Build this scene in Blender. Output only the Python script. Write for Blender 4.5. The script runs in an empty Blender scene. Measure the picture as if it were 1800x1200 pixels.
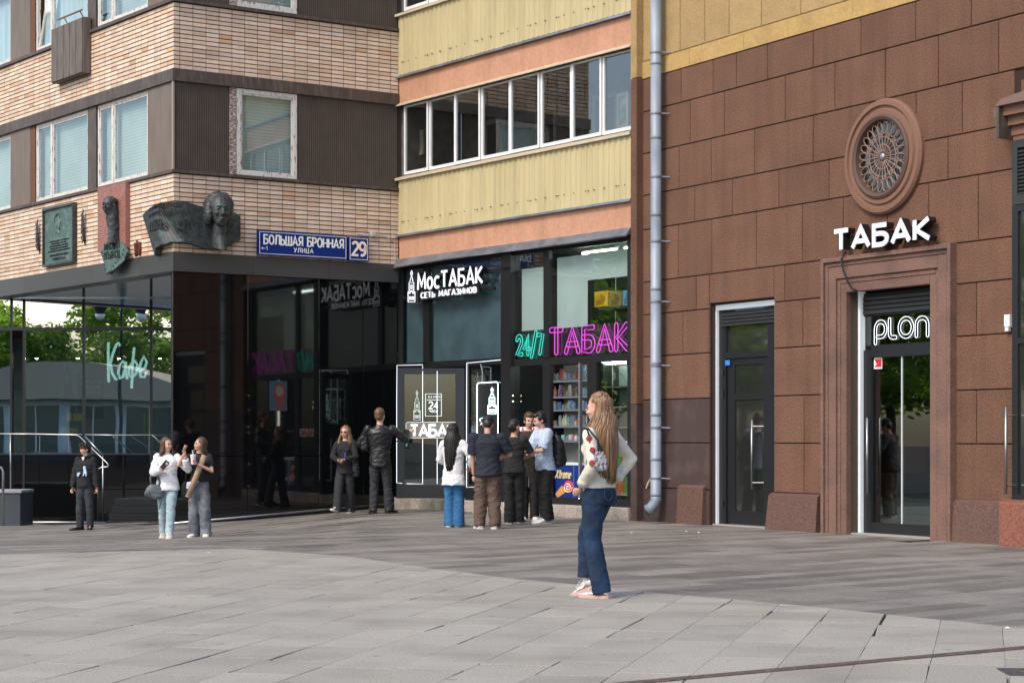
import bpy, bmesh, math, random
from math import sin, cos, tan, pi, radians, sqrt, atan2, hypot, floor
from mathutils import Vector, Matrix, noise

random.seed(7)
SC = bpy.context.scene
COL = SC.collection

# ------------------------------------------------------------------ camera, sky, sun, exposure
FPX, CH, HY = 3400.0, 1.36, 770.0           # focal length in photo pixels, eye height, horizon row
cam_d = bpy.data.cameras.new('camera'); cam = bpy.data.objects.new('camera', cam_d); COL.objects.link(cam)
cam.location = (0, 0, CH); cam.rotation_euler = (pi/2, 0, 0)
cam_d.sensor_width = 36; cam_d.lens = FPX/1800*36; cam_d.shift_y = (HY-600)/1800
cam_d.clip_start = 0.1; cam_d.clip_end = 3000
SC.camera = cam
SUN_EL, SUN_AZ = radians(46), radians(-136)   # azimuth measured from +Y towards +X
sdir = Vector((sin(SUN_AZ)*cos(SUN_EL), cos(SUN_AZ)*cos(SUN_EL), sin(SUN_EL)))
sun_d = bpy.data.lights.new('sun', 'SUN'); sun_d.energy = 1.1; sun_d.angle = radians(13); sun_d.color = (1, .91, .79)
sun = bpy.data.objects.new('sun', sun_d); COL.objects.link(sun)
sun.rotation_euler = (-sdir).to_track_quat('-Z', 'Y').to_euler(); sun.location = (-20, 0, 30)
world = bpy.data.worlds.new('World'); SC.world = world; world.use_nodes = True
wn = world.node_tree; bg = wn.nodes['Background']
sky = wn.nodes.new('ShaderNodeTexSky'); sky.sky_type = 'NISHITA'; sky.sun_disc = False
sky.sun_elevation = SUN_EL; sky.sun_rotation = SUN_AZ
sky.air_density = 1.0; sky.dust_density = 2.8; sky.ozone_density = 1.0
wn.links.new(sky.outputs[0], bg.inputs[0]); bg.inputs[1].default_value = 0.15
SC.view_settings.view_transform = 'Standard'; SC.view_settings.look = 'None'
SC.view_settings.exposure = 0.84; SC.view_settings.gamma = 1.0; SC.view_settings.use_curve_mapping = False
SC.render.engine = 'CYCLES'
SC.cycles.max_bounces = 8; SC.cycles.transparent_max_bounces = 12; SC.cycles.glossy_bounces = 4
SC.cycles.sample_clamp_indirect = 4.0
SC.cycles.use_denoising = True

# ------------------------------------------------------------------ helpers
I4 = Matrix.Identity(4)
WM = {}
def lin(r, g, b):
    f = lambda c: (c/255/12.92 if c/255 <= .04045 else ((c/255+.055)/1.055)**2.4)
    return (f(r), f(g), f(b))

MATS = {}
def mat(name, col=(.5,.5,.5), rough=.6, metal=0.0, var=0.0, vscale=6.0, col2=None, c2lo=.45, c2hi=.65, c2scale=3.0,
        bump=0.0, bscale=60.0, island=0.0, islcols=None, emit=None, estr=0.0, ior=1.45, spec=None, stretch=(1,1,1), coat=0.0, wavez=None, sheen=0, streak=0.0, spots=None):
    if name in MATS: return MATS[name]
    m = bpy.data.materials.new(name); m.use_nodes = True; nt = m.node_tree; N = nt.nodes; L = nt.links
    p = N['Principled BSDF']
    p.inputs['Roughness'].default_value = rough; p.inputs['Metallic'].default_value = metal; p.inputs['IOR'].default_value = ior
    if spec is not None: p.inputs['Specular IOR Level'].default_value = spec
    if coat: p.inputs['Coat Weight'].default_value = coat; p.inputs['Coat Roughness'].default_value = .08
    if sheen: p.inputs['Sheen Weight'].default_value = sheen
    if emit:
        p.inputs['Emission Color'].default_value = (*emit, 1); p.inputs['Emission Strength'].default_value = estr
    need = var or col2 or bump or island or wavez or streak or spots
    p.inputs['Base Color'].default_value = (*col, 1)
    if need:
        tc = N.new('ShaderNodeTexCoord'); mp = N.new('ShaderNodeMapping'); mp.inputs['Scale'].default_value = stretch
        L.new(tc.outputs['Object'], mp.inputs['Vector'])
        cur = None
        def rgbn(c):
            n = N.new('ShaderNodeRGB'); n.outputs[0].default_value = (*c, 1); return n.outputs[0]
        cur = rgbn(col)
        def noise_t(sc, det=4):
            n = N.new('ShaderNodeTexNoise'); n.inputs['Scale'].default_value = sc; n.inputs['Detail'].default_value = det
            L.new(mp.outputs[0], n.inputs['Vector']); return n.outputs['Fac']
        rnd = None
        if island:
            ge = N.new('ShaderNodeNewGeometry'); oi = N.new('ShaderNodeObjectInfo')
            ad = N.new('ShaderNodeMath'); ad.operation = 'ADD'; L.new(ge.outputs['Random Per Island'], ad.inputs[0]); L.new(oi.outputs['Random'], ad.inputs[1])
            fr = N.new('ShaderNodeMath'); fr.operation = 'FRACT'; L.new(ad.outputs[0], fr.inputs[0]); rnd = fr.outputs[0]
            if islcols:
                cr = N.new('ShaderNodeValToRGB'); cr.color_ramp.interpolation = 'CONSTANT'
                e = cr.color_ramp.elements
                while len(e) < len(islcols): e.new(.5)
                for i, (ps, c) in enumerate(islcols): e[i].position = ps; e[i].color = (*c, 1)
                L.new(rnd, cr.inputs[0]); cur = cr.outputs[0]
        if col2:
            mr = N.new('ShaderNodeMapRange'); mr.inputs[1].default_value = c2lo; mr.inputs[2].default_value = c2hi
            L.new(noise_t(c2scale, 6), mr.inputs[0])
            mx = N.new('ShaderNodeMix'); mx.data_type = 'RGBA'; L.new(mr.outputs[0], mx.inputs[0]); L.new(cur, mx.inputs[6]); mx.inputs[7].default_value = (*col2, 1)
            cur = mx.outputs[2]
        if var or island:
            val = None
            if var:
                mr = N.new('ShaderNodeMapRange'); mr.inputs[1].default_value = .34; mr.inputs[2].default_value = .66
                mr.inputs[3].default_value = 1-var; mr.inputs[4].default_value = 1+var
                L.new(noise_t(vscale, 8), mr.inputs[0]); val = mr.outputs[0]
            if island:
                wn2 = N.new('ShaderNodeTexWhiteNoise'); wn2.noise_dimensions = '1D'; L.new(rnd, wn2.inputs['W'])
                mr = N.new('ShaderNodeMapRange'); mr.inputs[3].default_value = 1-island; mr.inputs[4].default_value = 1+island
                L.new(wn2.outputs['Value'], mr.inputs[0])
                if val:
                    mm = N.new('ShaderNodeMath'); mm.operation = 'MULTIPLY'; L.new(val, mm.inputs[0]); L.new(mr.outputs[0], mm.inputs[1]); val = mm.outputs[0]
                else: val = mr.outputs[0]
            hs = N.new('ShaderNodeHueSaturation'); L.new(cur, hs.inputs['Color']); L.new(val, hs.inputs['Value']); cur = hs.outputs[0]
        if streak:     # rain streaks: noise drawn out vertically
            mp2 = N.new('ShaderNodeMapping'); mp2.inputs['Scale'].default_value = (5,5,.35); L.new(tc.outputs['Object'], mp2.inputs['Vector'])
            n2 = N.new('ShaderNodeTexNoise'); n2.inputs['Scale'].default_value = 1.0; n2.inputs['Detail'].default_value = 5; L.new(mp2.outputs[0], n2.inputs['Vector'])
            mr = N.new('ShaderNodeMapRange'); mr.inputs[1].default_value = .46; mr.inputs[2].default_value = .72; mr.inputs[3].default_value = 1; mr.inputs[4].default_value = 1-streak
            L.new(n2.outputs['Fac'], mr.inputs[0]); hs = N.new('ShaderNodeHueSaturation'); L.new(cur, hs.inputs['Color']); L.new(mr.outputs[0], hs.inputs['Value']); cur = hs.outputs[0]
        if spots:      # trodden-in gum and drips: (cells per metre, radius share, darkening)
            vo = N.new('ShaderNodeTexVoronoi'); vo.inputs['Scale'].default_value = spots[0]; L.new(tc.outputs['Object'], vo.inputs['Vector'])
            mr = N.new('ShaderNodeMapRange'); mr.inputs[1].default_value = spots[1]*.6; mr.inputs[2].default_value = spots[1]; mr.inputs[3].default_value = 1-spots[2]; mr.inputs[4].default_value = 1
            L.new(vo.outputs['Distance'], mr.inputs[0]); hs = N.new('ShaderNodeHueSaturation'); L.new(cur, hs.inputs['Color']); L.new(mr.outputs[0], hs.inputs['Value']); cur = hs.outputs[0]
        if wavez:      # blind slats drawn in colour, each darker towards its lower edge: (period m, darkening)
            sx = N.new('ShaderNodeSeparateXYZ'); L.new(tc.outputs['Object'], sx.inputs[0])
            m1 = N.new('ShaderNodeMath'); m1.operation = 'MULTIPLY'; L.new(sx.outputs[2], m1.inputs[0]); m1.inputs[1].default_value = 1/wavez[0]
            m2 = N.new('ShaderNodeMath'); m2.operation = 'FRACT'; L.new(m1.outputs[0], m2.inputs[0])
            m3 = N.new('ShaderNodeMapRange'); m3.inputs[3].default_value = 1-wavez[1]; m3.inputs[4].default_value = 1; L.new(m2.outputs[0], m3.inputs[0])
            hs = N.new('ShaderNodeHueSaturation'); L.new(cur, hs.inputs['Color']); L.new(m3.outputs[0], hs.inputs['Value']); cur = hs.outputs[0]
        L.new(cur, p.inputs['Base Color'])
        if bump:
            b = N.new('ShaderNodeBump'); b.inputs['Strength'].default_value = bump; b.inputs['Distance'].default_value = .02
            L.new(noise_t(bscale, 6), b.inputs['Height']); L.new(b.outputs[0], p.inputs['Normal'])
    MATS[name] = m; return m

def glass(name, tint=(.8,.85,.85), ior=1.6, rough=.0, extra=0.0, wob=0.0):
    """window pane: fresnel mix of clear tint and mirror; extra lifts the mirror share (coated glass)"""
    if name in MATS: return MATS[name]
    m = bpy.data.materials.new(name); m.use_nodes = True; nt = m.node_tree; N = nt.nodes; L = nt.links
    N.remove(N['Principled BSDF']); out = N['Material Output']
    tr = N.new('ShaderNodeBsdfTransparent'); tr.inputs[0].default_value = (*tint, 1)
    gl = N.new('ShaderNodeBsdfGlossy'); gl.inputs['Roughness'].default_value = rough; gl.inputs['Color'].default_value = (.92,.96,.95,1)
    lw = N.new('ShaderNodeLayerWeight'); lw.inputs[0].default_value = .5; f0 = ((ior-1)/(ior+1))**2
    fr = N.new('ShaderNodeMath'); fr.operation = 'POWER'; L.new(lw.outputs['Facing'], fr.inputs[0]); fr.inputs[1].default_value = 4.0
    fm = N.new('ShaderNodeMapRange'); L.new(fr.outputs[0], fm.inputs[0]); fm.inputs[3].default_value = f0; fm.inputs[4].default_value = 1.0; fr = fm
    ad = N.new('ShaderNodeMath'); ad.operation = 'ADD'; ad.use_clamp = True; ad.inputs[1].default_value = extra
    L.new(fr.outputs[0], ad.inputs[0])
    if wob:
        tc = N.new('ShaderNodeTexCoord'); no = N.new('ShaderNodeTexNoise'); no.inputs['Scale'].default_value = .9; no.inputs['Detail'].default_value = 1
        L.new(tc.outputs['Object'], no.inputs['Vector'])
        b = N.new('ShaderNodeBump'); b.inputs['Strength'].default_value = 1.0; b.inputs['Distance'].default_value = wob
        L.new(no.outputs['Fac'], b.inputs['Height']); L.new(b.outputs[0], gl.inputs['Normal'])
    mx = N.new('ShaderNodeMixShader'); L.new(ad.outputs[0], mx.inputs[0]); L.new(tr.outputs[0], mx.inputs[1]); L.new(gl.outputs[0], mx.inputs[2])
    L.new(mx.outputs[0], out.inputs[0]); MATS[name] = m; return m

def emis(name, col, s): return mat(name, col=(0.02,0.02,0.02), rough=.4, emit=col, estr=s)

class MB:
    """collects vertices and faces of one mesh"""
    def __init__(self): self.v = []; self.f = []
    def add(self, vs, fs):
        o = len(self.v); self.v += [tuple(x) for x in vs]; self.f += [tuple(i+o for i in f) for f in fs]; return self
    def box(self, x0, x1, y0, y1, z0, z1, b=0.0):
        if x0 > x1: x0, x1 = x1, x0
        if y0 > y1: y0, y1 = y1, y0
        if z0 > z1: z0, z1 = z1, z0
        if b <= 0:
            vs = [(x,y,z) for z in (z0,z1) for x,y in ((x0,y0),(x1,y0),(x1,y1),(x0,y1))]
            return self.add(vs, [(3,2,1,0),(4,5,6,7),(0,1,5,4),(1,2,6,5),(2,3,7,6),(3,0,4,7)])
        # chamfer on the front (y0) rim
        vs = [(x0,y1,z0),(x1,y1,z0),(x1,y1,z1),(x0,y1,z1),(x0,y0+b,z0),(x1,y0+b,z0),(x1,y0+b,z1),(x0,y0+b,z1),
              (x0+b,y0,z0+b),(x1-b,y0,z0+b),(x1-b,y0,z1-b),(x0+b,y0,z1-b)]
        fs = [(0,3,2,1)] + [(a, (a+1)%4, 4+(a+1)%4, 4+a) for a in range(4)] + [(4+a, 4+(a+1)%4, 8+(a+1)%4, 8+a) for a in range(4)] + [(8,9,10,11)]
        return self.add(vs, fs)
    def prism(self, poly, y0, y1, ins=0.0):
        """poly of (x,z), extruded along y"""
        n = len(poly)
        a = sum(poly[i][0]*poly[(i+1)%n][1]-poly[(i+1)%n][0]*poly[i][1] for i in range(n))
        if a < 0: poly = poly[::-1]
        vs = [(x,y0,z) for x,z in poly] + [(x,y1,z) for x,z in poly]
        return self.add(vs, [tuple(range(n)), tuple(range(2*n-1, n-1, -1))] + [(i, n+i, n+(i+1)%n, (i+1)%n) for i in range(n)])
    def prismz(self, poly, z0, z1):
        n = len(poly)
        a = sum(poly[i][0]*poly[(i+1)%n][1]-poly[(i+1)%n][0]*poly[i][1] for i in range(n))
        if a < 0: poly = poly[::-1]
        vs = [(x,y,z0) for x,y in poly] + [(x,y,z1) for x,y in poly]
        return self.add(vs, [tuple(range(n-1,-1,-1)), tuple(range(n, 2*n))] + [(i, (i+1)%n, n+(i+1)%n, n+i) for i in range(n)])
    def loft(self, rings, cap=True, closed=False):
        n = len(rings[0]); o = len(self.v); fs = []
        for r in rings: self.v += [tuple(p) for p in r]
        m = len(rings)
        for k in range(m if closed else m-1):
            k2 = (k+1) % m
            for i in range(n): fs.append((o+k*n+i, o+k*n+(i+1)%n, o+k2*n+(i+1)%n, o+k2*n+i))
        if cap and not closed:
            fs.append(tuple(o+i for i in range(n-1,-1,-1))); fs.append(tuple(o+(m-1)*n+i for i in range(n)))
        self.f += fs; return self
    def tube(self, path, r, n=10, cap=True, closed=False):
        P = [Vector(p) for p in path]; m = len(P); rs = r if isinstance(r, (list, tuple)) else [r]*m
        rings = []; prev = None
        for i in range(m):
            if closed: t = P[(i+1)%m]-P[i-1]
            else: t = P[min(i+1,m-1)]-P[max(i-1,0)]
            if t.length < 1e-9: t = Vector((0,0,1))
            t.normalize()
            if prev is None:
                a = Vector((0,0,1)) if abs(t.z) < .9 else Vector((1,0,0)); x = t.cross(a).normalized()
            else: x = (prev - t*prev.dot(t)); x = x.normalized() if x.length > 1e-6 else t.orthogonal().normalized()
            prev = x; y = t.cross(x)
            rr = rs[i] if isinstance(rs[i], (tuple, list)) else (rs[i], rs[i])
            rings.append([P[i]+x*(cos(2*pi*k/n)*rr[0])+y*(sin(2*pi*k/n)*rr[1]) for k in range(n)])
        return self.loft(rings, cap, closed)
    def ell(self, c, r, n=16, m=10, R=None):
        c = Vector(c); rings = []
        for j in range(1, m):
            th = pi*j/m
            ring = [Vector((r[0]*sin(th)*cos(2*pi*i/n), r[1]*sin(th)*sin(2*pi*i/n), -r[2]*cos(th))) for i in range(n)]
            rings.append([c + (R @ p if R else p) for p in ring])
        self.loft(rings, cap=False); k = len(self.v)
        top = Vector((0,0,r[2])); bot = -top
        b = len(self.v); self.v += [tuple(c+(R @ bot if R else bot)), tuple(c+(R @ top if R else top))]
        o = b-(m-1)*n
        for i in range(n):
            self.f.append((b, o+(i+1)%n, o+i)); self.f.append((b+1, o+(m-2)*n+i, o+(m-2)*n+(i+1)%n))
        return self
    def lathe(self, c, prof, n=20, axis='z'):
        rings = []
        for r, h in prof:
            ring = []
            for i in range(n):
                a = 2*pi*i/n
                if axis == 'z': ring.append((c[0]+r*cos(a), c[1]+r*sin(a), c[2]+h))
                else: ring.append((c[0]+r*cos(a), c[1]+h, c[2]+r*sin(a)))
            rings.append(ring if axis == 'z' else ring[::-1])
        return self.loft(rings)
    def mesh(self, name, smooth=False):
        me = bpy.data.meshes.new(name); me.from_pydata(self.v, [], self.f); me.update()
        if smooth:
            me.polygons.foreach_set('use_smooth', [True]*len(me.polygons))
        return me

def setp(o, label=None, cat=None, group=None, kind=None):
    if label: o['label'] = label
    if cat: o['category'] = cat
    if group: o['group'] = group
    if kind: o['kind'] = kind
    return o
def link(o, parent=None, M=I4):
    COL.objects.link(o); WM[o] = M.copy(); o.matrix_basis = M
    if parent is not None:
        o.parent = parent; o.matrix_parent_inverse = WM[parent].inverted()
    return o
def obj(name, mb, m, parent=None, M=I4, smooth=False, **kw):
    me = mb if isinstance(mb, bpy.types.Mesh) else mb.mesh(name, smooth)
    if m is not None and not len(me.materials): me.materials.append(m)
    if name in ('lettering','screw_heads','sprocket_holes','pocket_stitching','trim'): kw['kind'] = 'stuff'
    return setp(link(bpy.data.objects.new(name, me), parent, M), **kw)
def root(name, M, label, cat, group=None):
    e = bpy.data.objects.new(name, None); e.empty_display_size = .2
    return setp(link(e, None, M), label, cat, group)

class Frame:
    """a vertical plane: local x runs right along it, y into it, z up"""
    def __init__(s, ox, oy, ux, uy):
        l = hypot(ux, uy); s.o = Vector((ox, oy, 0)); s.u = Vector((ux/l, uy/l, 0)); s.i = Vector((-uy/l, ux/l, 0))
        s.M = Matrix(((s.u.x, s.i.x, 0, ox), (s.u.y, s.i.y, 0, oy), (0, 0, 1, 0), (0, 0, 0, 1)))
    def px(s, x, y, d=0.0):
        dr = Vector(((x-900)/FPX, 1, (HY-y)/FPX)); q = s.o + s.i*d
        t = (q - Vector((0,0,CH))).dot(s.i)/dr.dot(s.i)
        p = Vector((0,0,CH)) + dr*t
        return (p-s.o).dot(s.u), p.z
    def U(s, x, d=0.0): return s.px(x, HY, d)[0]
    def w(s, u, d, z): return s.o + s.u*u + s.i*d + Vector((0,0,z))
    def sub(s, u, d, z): return s.M @ Matrix.Translation((u, d, z))

def sm(t): t = max(0, min(1, t)); return t*t*(3-2*t)
def g(X, Y):
    """height of the pavement: level in front, falling away to the left near the buildings"""
    a = max(0.0, -X-2.7); drop = .27*(1-math.exp(-(a*.095/.27)))*1.12 if a > 0 else 0
    t = sm((Y-23.5)/8)
    e = .17*sm((-X-6.6)/1.5)*sm((Y-35.5)/5)
    return -t*drop - e
def ground_at(x, y):
    """pavement point seen at photo pixel (x, y)"""
    Y = CH*FPX/(y-HY)
    for _ in range(30):
        X = (x-900)/FPX*Y; Y = .5*Y + .5*(CH-g(X,Y))*FPX/(y-HY)
    X = (x-900)/FPX*Y
    return Vector((X, Y, g(X,Y)))
def topx(p):
    return 900+p[0]/p[1]*FPX, HY-(p[2]-CH)/p[1]*FPX

# facades
FR = Frame(2.452, 31.46, sin(radians(30)), -cos(radians(30)))
aS = radians(36.1)
E_, C_ = (-2.228, 37.88), (-6.164, 35.226)
FS = Frame(E_[0], E_[1], sin(aS), -cos(aS))
FB = Frame(C_[0], C_[1], sin(radians(56)), cos(radians(56)))
aA = radians(37)
FA = Frame(C_[0], C_[1], sin(aA), -cos(aA))
GY = 42.2
FG = Frame(-900/FPX*GY, GY, 1, 0)

# ------------------------------------------------------------------ stroke lettering
def arc(cx, cy, rx, ry, a0, a1, n=8):
    return [(cx+rx*cos(radians(a0+(a1-a0)*i/n)), cy+ry*sin(radians(a0+(a1-a0)*i/n))) for i in range(n+1)]
def G_():
    O = lambda w: [arc(w/2,.5,w/2,.5,90,450,20)]
    d = {
    'А': (.78, [[(0,0),(.39,1),(.78,0)], [(.13,.32),(.65,.32)]]),
    'Б': (.62, [[(.58,1),(0,1),(0,0),(.34,0)]+arc(.34,.29,.28,.29,-90,90,8)+[(0,.58)]]),
    'В': (.62, [[(0,0),(0,1),(.32,1)]+arc(.32,.76,.24,.24,90,-90,8)+[(0,.52)], [(.3,.52)]+arc(.34,.26,.28,.26,90,-90,8)+[(0,0)]]),
    'Г': (.5, [[(0,0),(0,1),(.5,1)]]),
    'Е': (.52, [[(.52,1),(0,1),(0,0),(.52,0)], [(0,.52),(.44,.52)]]),
    'З': (.56, [arc(.26,.76,.26,.24,150,-90,10), arc(.26,.27,.3,.27,90,-150,10)]),
    'И': (.68, [[(0,1),(0,0),(.68,1),(.68,0)]]),
    'К': (.64, [[(0,0),(0,1)], [(.6,1),(.06,.5),(.64,0)]]),
    'Л': (.72, [[(0,0),(.1,.06),(.2,1),(.72,1),(.72,0)]]),
    'М': (.86, [[(0,0),(.06,1),(.43,.25),(.8,1),(.86,0)]]),
    'Н': (.66, [[(0,0),(0,1)], [(.66,0),(.66,1)], [(0,.5),(.66,.5)]]),
    'О': (.74, O(.74)), 'O': (.74, O(.74)),
    'Р': (.58, [[(0,0),(0,1),(.3,1)]+arc(.3,.72,.28,.28,90,-90,8)+[(0,.44)]]),
    'С': (.66, [arc(.38,.5,.38,.5,50,310,14)]),
    'Т': (.66, [[(0,1),(.66,1)], [(.33,1),(.33,0)]]),
    'У': (.68, [[(0,1),(.36,.34)], [(.68,1),(.3,.05),(.08,0)]]),
    'Ц': (.72, [[(0,1),(0,0),(.72,0),(.72,-.14)], [(.6,1),(.6,0)]]),
    'Ш': (.9, [[(0,1),(0,0),(.9,0),(.9,1)], [(.45,1),(.45,0)]]),
    'Ь': (.58, [[(0,1),(0,0),(.3,0)]+arc(.3,.28,.28,.28,-90,90,8)+[(0,.56)]]),
    'Я': (.6, [[(.6,0),(.6,1),(.3,1)]+arc(.3,.72,.28,.28,90,270,8)+[(.6,.44)], [(.28,.44),(0,0)]]),
    'Х': (.66, [[(0,0),(.66,1)], [(0,1),(.66,0)]]),
    'Ю': (.9, [[(0,0),(0,1)], [(0,.5),(.3,.5)], arc(.6,.5,.3,.5,90,450,16)]),
    'П': (.66, [[(0,0),(0,1),(.66,1),(.66,0)]]),
    'Й': (.68, [[(0,1),(0,0),(.68,1),(.68,0)], [(.2,1.2),(.34,1.12),(.48,1.2)]]),
    'Д': (.76, [[(0,-.14),(0,0),(.76,0),(.76,-.14)], [(.12,0),(.22,1),(.64,1),(.64,0)]]),
    'Ы': (.8, [[(0,1),(0,0),(.26,0)]+arc(.26,.28,.26,.28,-90,90,8)+[(0,.56)], [(.8,0),(.8,1)]]),
    'о': (.56, [arc(.28,.36,.28,.36,90,450,16)]),
    'с': (.52, [arc(.3,.36,.3,.36,50,310,12)]),
    'а': (.5, [arc(.24,.3,.24,.3,40,320,12), [(.48,.62),(.48,.1),(.56,0)]]),
    'ф': (.6, [[(.3,-.5),(.3,1.0)], arc(.3,.3,.3,.3,90,450,16)]),
    'е': (.5, [[(.06,.3),(.46,.38)]+arc(.26,.36,.22,.28,10,310,12)]),
    'К_': (.6, [[(.02,-.15),(.0,1)], [(.55,.92)]+arc(.3,.5,.26,.45,100,250,8)+[(.6,0)]]),
    '2': (.58, [arc(.29,.72,.28,.28,160,-30,10)+[(0,0),(.58,0)]]),
    '9': (.58, [arc(.29,.7,.29,.3,-10,350,16)+[(.58,.62)]+arc(.24,.4,.34,.4,0,-110,6)]),
    '4': (.62, [[(.46,0),(.46,1),(0,.28),(.62,.28)]]),
    '7': (.54, [[(0,1),(.54,1),(.2,0)]]),
    '/': (.5, [[(0,-.15),(.5,1.15)]]),
    '1': (.3, [[(0,.75),(.22,1),(.22,0)]]),
    '<': (.8, [[(.3,.8),(0,.5),(.3,.2)], [(0,.5),(.8,.5)]]),
    'P': (.6, [[(0,-.25),(0,.5)]+arc(.3,.5,.3,.42,180,-90,14)+[(.12,.08)]]),
    'L': (.34, [[(0,1),(0,.25)]+arc(.17,.25,.17,.25,180,270,5)+[(.34,0)]]),
    'N': (.62, [[(0,0),(0,.6)]+arc(.31,.6,.31,.36,180,0,10)+[(.62,0)]]),
    'X': (.8, [[(0,0),(.75,1)], [(.15,1),(.3,.9),(.55,.1),(.8,.05)]]),
    't': (.36, [[(.16,1),(.16,.1),(.3,0)], [(0,.66),(.34,.66)]]),
    'r': (.36, [[(.04,.66),(.04,0)], [(.04,.45),(.2,.64),(.36,.6)]]),
    'e': (.46, [[(.04,.32),(.44,.36)]+arc(.24,.33,.2,.32,10,310,10)]),
    'm': (.8, [[(.02,.66),(.02,0)], [(.02,.45),(.2,.66),(.38,.5),(.38,0)], [(.38,.45),(.58,.66),(.76,.5),(.78,0)]]),
    'ч': (.5, [[(0,.66),(0,.4),(.15,.3),(.46,.34)], [(.46,.66),(.46,0)]]),
    ' ': (.4, []), '.': (.1, [[(0,0),(0.02,0.02)]]), '-': (.4, [[(0,.4),(.4,.4)]]),
    }
    return d
GL = G_()
def ribbon(mb, pts, hw, y0, y1):
    """flat stroke of half-width hw in the xz plane, mitred, extruded y0..y1"""
    P = [pts[0]]
    for p in pts[1:]:
        if hypot(p[0]-P[-1][0], p[1]-P[-1][1]) > 1e-5: P.append(p)
    closed = len(P) > 3 and hypot(P[0][0]-P[-1][0], P[0][1]-P[-1][1]) < 1e-4
    if closed: P = P[:-1]
    n = len(P)
    if n < 2: return
    L_, R_ = [], []
    for i in range(n):
        a = P[i-1] if (i > 0 or closed) else None; b = P[(i+1)%n] if (i < n-1 or closed) else None
        def nd(p, q): l = hypot(q[0]-p[0], q[1]-p[1]); return ((q[0]-p[0])/l, (q[1]-p[1])/l)
        t1 = nd(a, P[i]) if a else None; t2 = nd(P[i], b) if b else None
        if t1 is None: t1 = t2
        if t2 is None: t2 = t1
        n1 = (-t1[1], t1[0]); n2 = (-t2[1], t2[0])
        mx, my = n1[0]+n2[0], n1[1]+n2[1]; l = hypot(mx, my)
        if l < .5: mx, my, k = n1[0], n1[1], 1.0
        else: mx /= l; my /= l; k = min(1.8, 1/max(.3, mx*n1[0]+my*n1[1]))
        L_.append((P[i][0]+mx*hw*k, P[i][1]+my*hw*k)); R_.append((P[i][0]-mx*hw*k, P[i][1]-my*hw*k))
    rings = [[(R_[i][0],y0,R_[i][1]), (L_[i][0],y0,L_[i][1]), (L_[i][0],y1,L_[i][1]), (R_[i][0],y1,R_[i][1])] for i in range(n)]
    mb.loft(rings, cap=not closed, closed=closed)
def lay(body, x0, x1, sp=.2):
    tot = sum(GL[c][0] for c in body) + sp*(len(body)-1); k = (x1-x0)/tot; x = x0; out = []
    for c in body: out.append((c, x, k)); x += (GL[c][0]+sp)*k
    return out
def stroke_letters(body, x0, x1, z0, z1, t, y0, y1, sp=.2, slant=0.0, serif=0.0, mode='solid', r=.01, dbl=.05):
    """list of one MB per letter; t = stroke width as a share of the letter height"""
    h = z1-z0; res = []; k0 = 0
    for c, x, k in lay(body, x0, x1, sp):
        if c == ' ': continue
        mb = MB()
        for st in GL[c][1]:
            pts = [(x+px*k+slant*pz*h, z0+pz*h) for px, pz in st]; k0 += 1
            ye = y0-(k0 % 7)*.0004
            if mode == 'solid':
                ribbon(mb, pts, t*h/2, ye, y1)
                if serif:
                    for (px, pz) in (st[0], st[-1]):
                        if abs(pz) < .01 or abs(pz-1) < .01:
                            zz = z0+pz*h; s = serif*h; hh = .035*h
                            off = hh if pz < .5 else -hh
                            ribbon(mb, [(x+px*k-s, zz+off), (x+px*k+s, zz+off)], hh, ye-.0006, y1)
            elif mode == 'tube':
                mb.tube([(a, ye, b) for a, b in pts], r, 6)
            elif mode == 'double':
                P = pts; n = len(P)
                closed = hypot(P[0][0]-P[-1][0], P[0][1]-P[-1][1]) < 1e-4
                lf, rt = [], []
                for i in range(n):
                    a = P[max(0,i-1)]; b = P[min(n-1,i+1)]
                    l = hypot(b[0]-a[0], b[1]-a[1]) or 1; nx, nz = -(b[1]-a[1])/l, (b[0]-a[0])/l
                    lf.append((P[i][0]+nx*dbl, P[i][1]+nz*dbl)); rt.append((P[i][0]-nx*dbl, P[i][1]-nz*dbl))
                if closed:
                    mb.tube([(a,ye,b) for a,b in lf[:-1]], r, 6, closed=True); mb.tube([(a,ye,b) for a,b in rt[:-1]], r, 6, closed=True)
                else:
                    def capa(p, q0):   # half circle from lf-end to rt-end
                        a0 = atan2(q0[1]-p[1], q0[0]-p[0]); return [(p[0]+dbl*cos(a0-pi*i/6), p[1]+dbl*sin(a0-pi*i/6)) for i in range(1,6)]
                    loop = lf + capa(P[-1], lf[-1]) + rt[::-1] + capa(P[0], rt[0])
                    mb.tube([(a,ye,b) for a,b in loop], r, 6, closed=True)
        res.append(mb)
    return res
def join(mbs):
    o = MB()
    for m in mbs: o.add(m.v, m.f)
    return o
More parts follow.
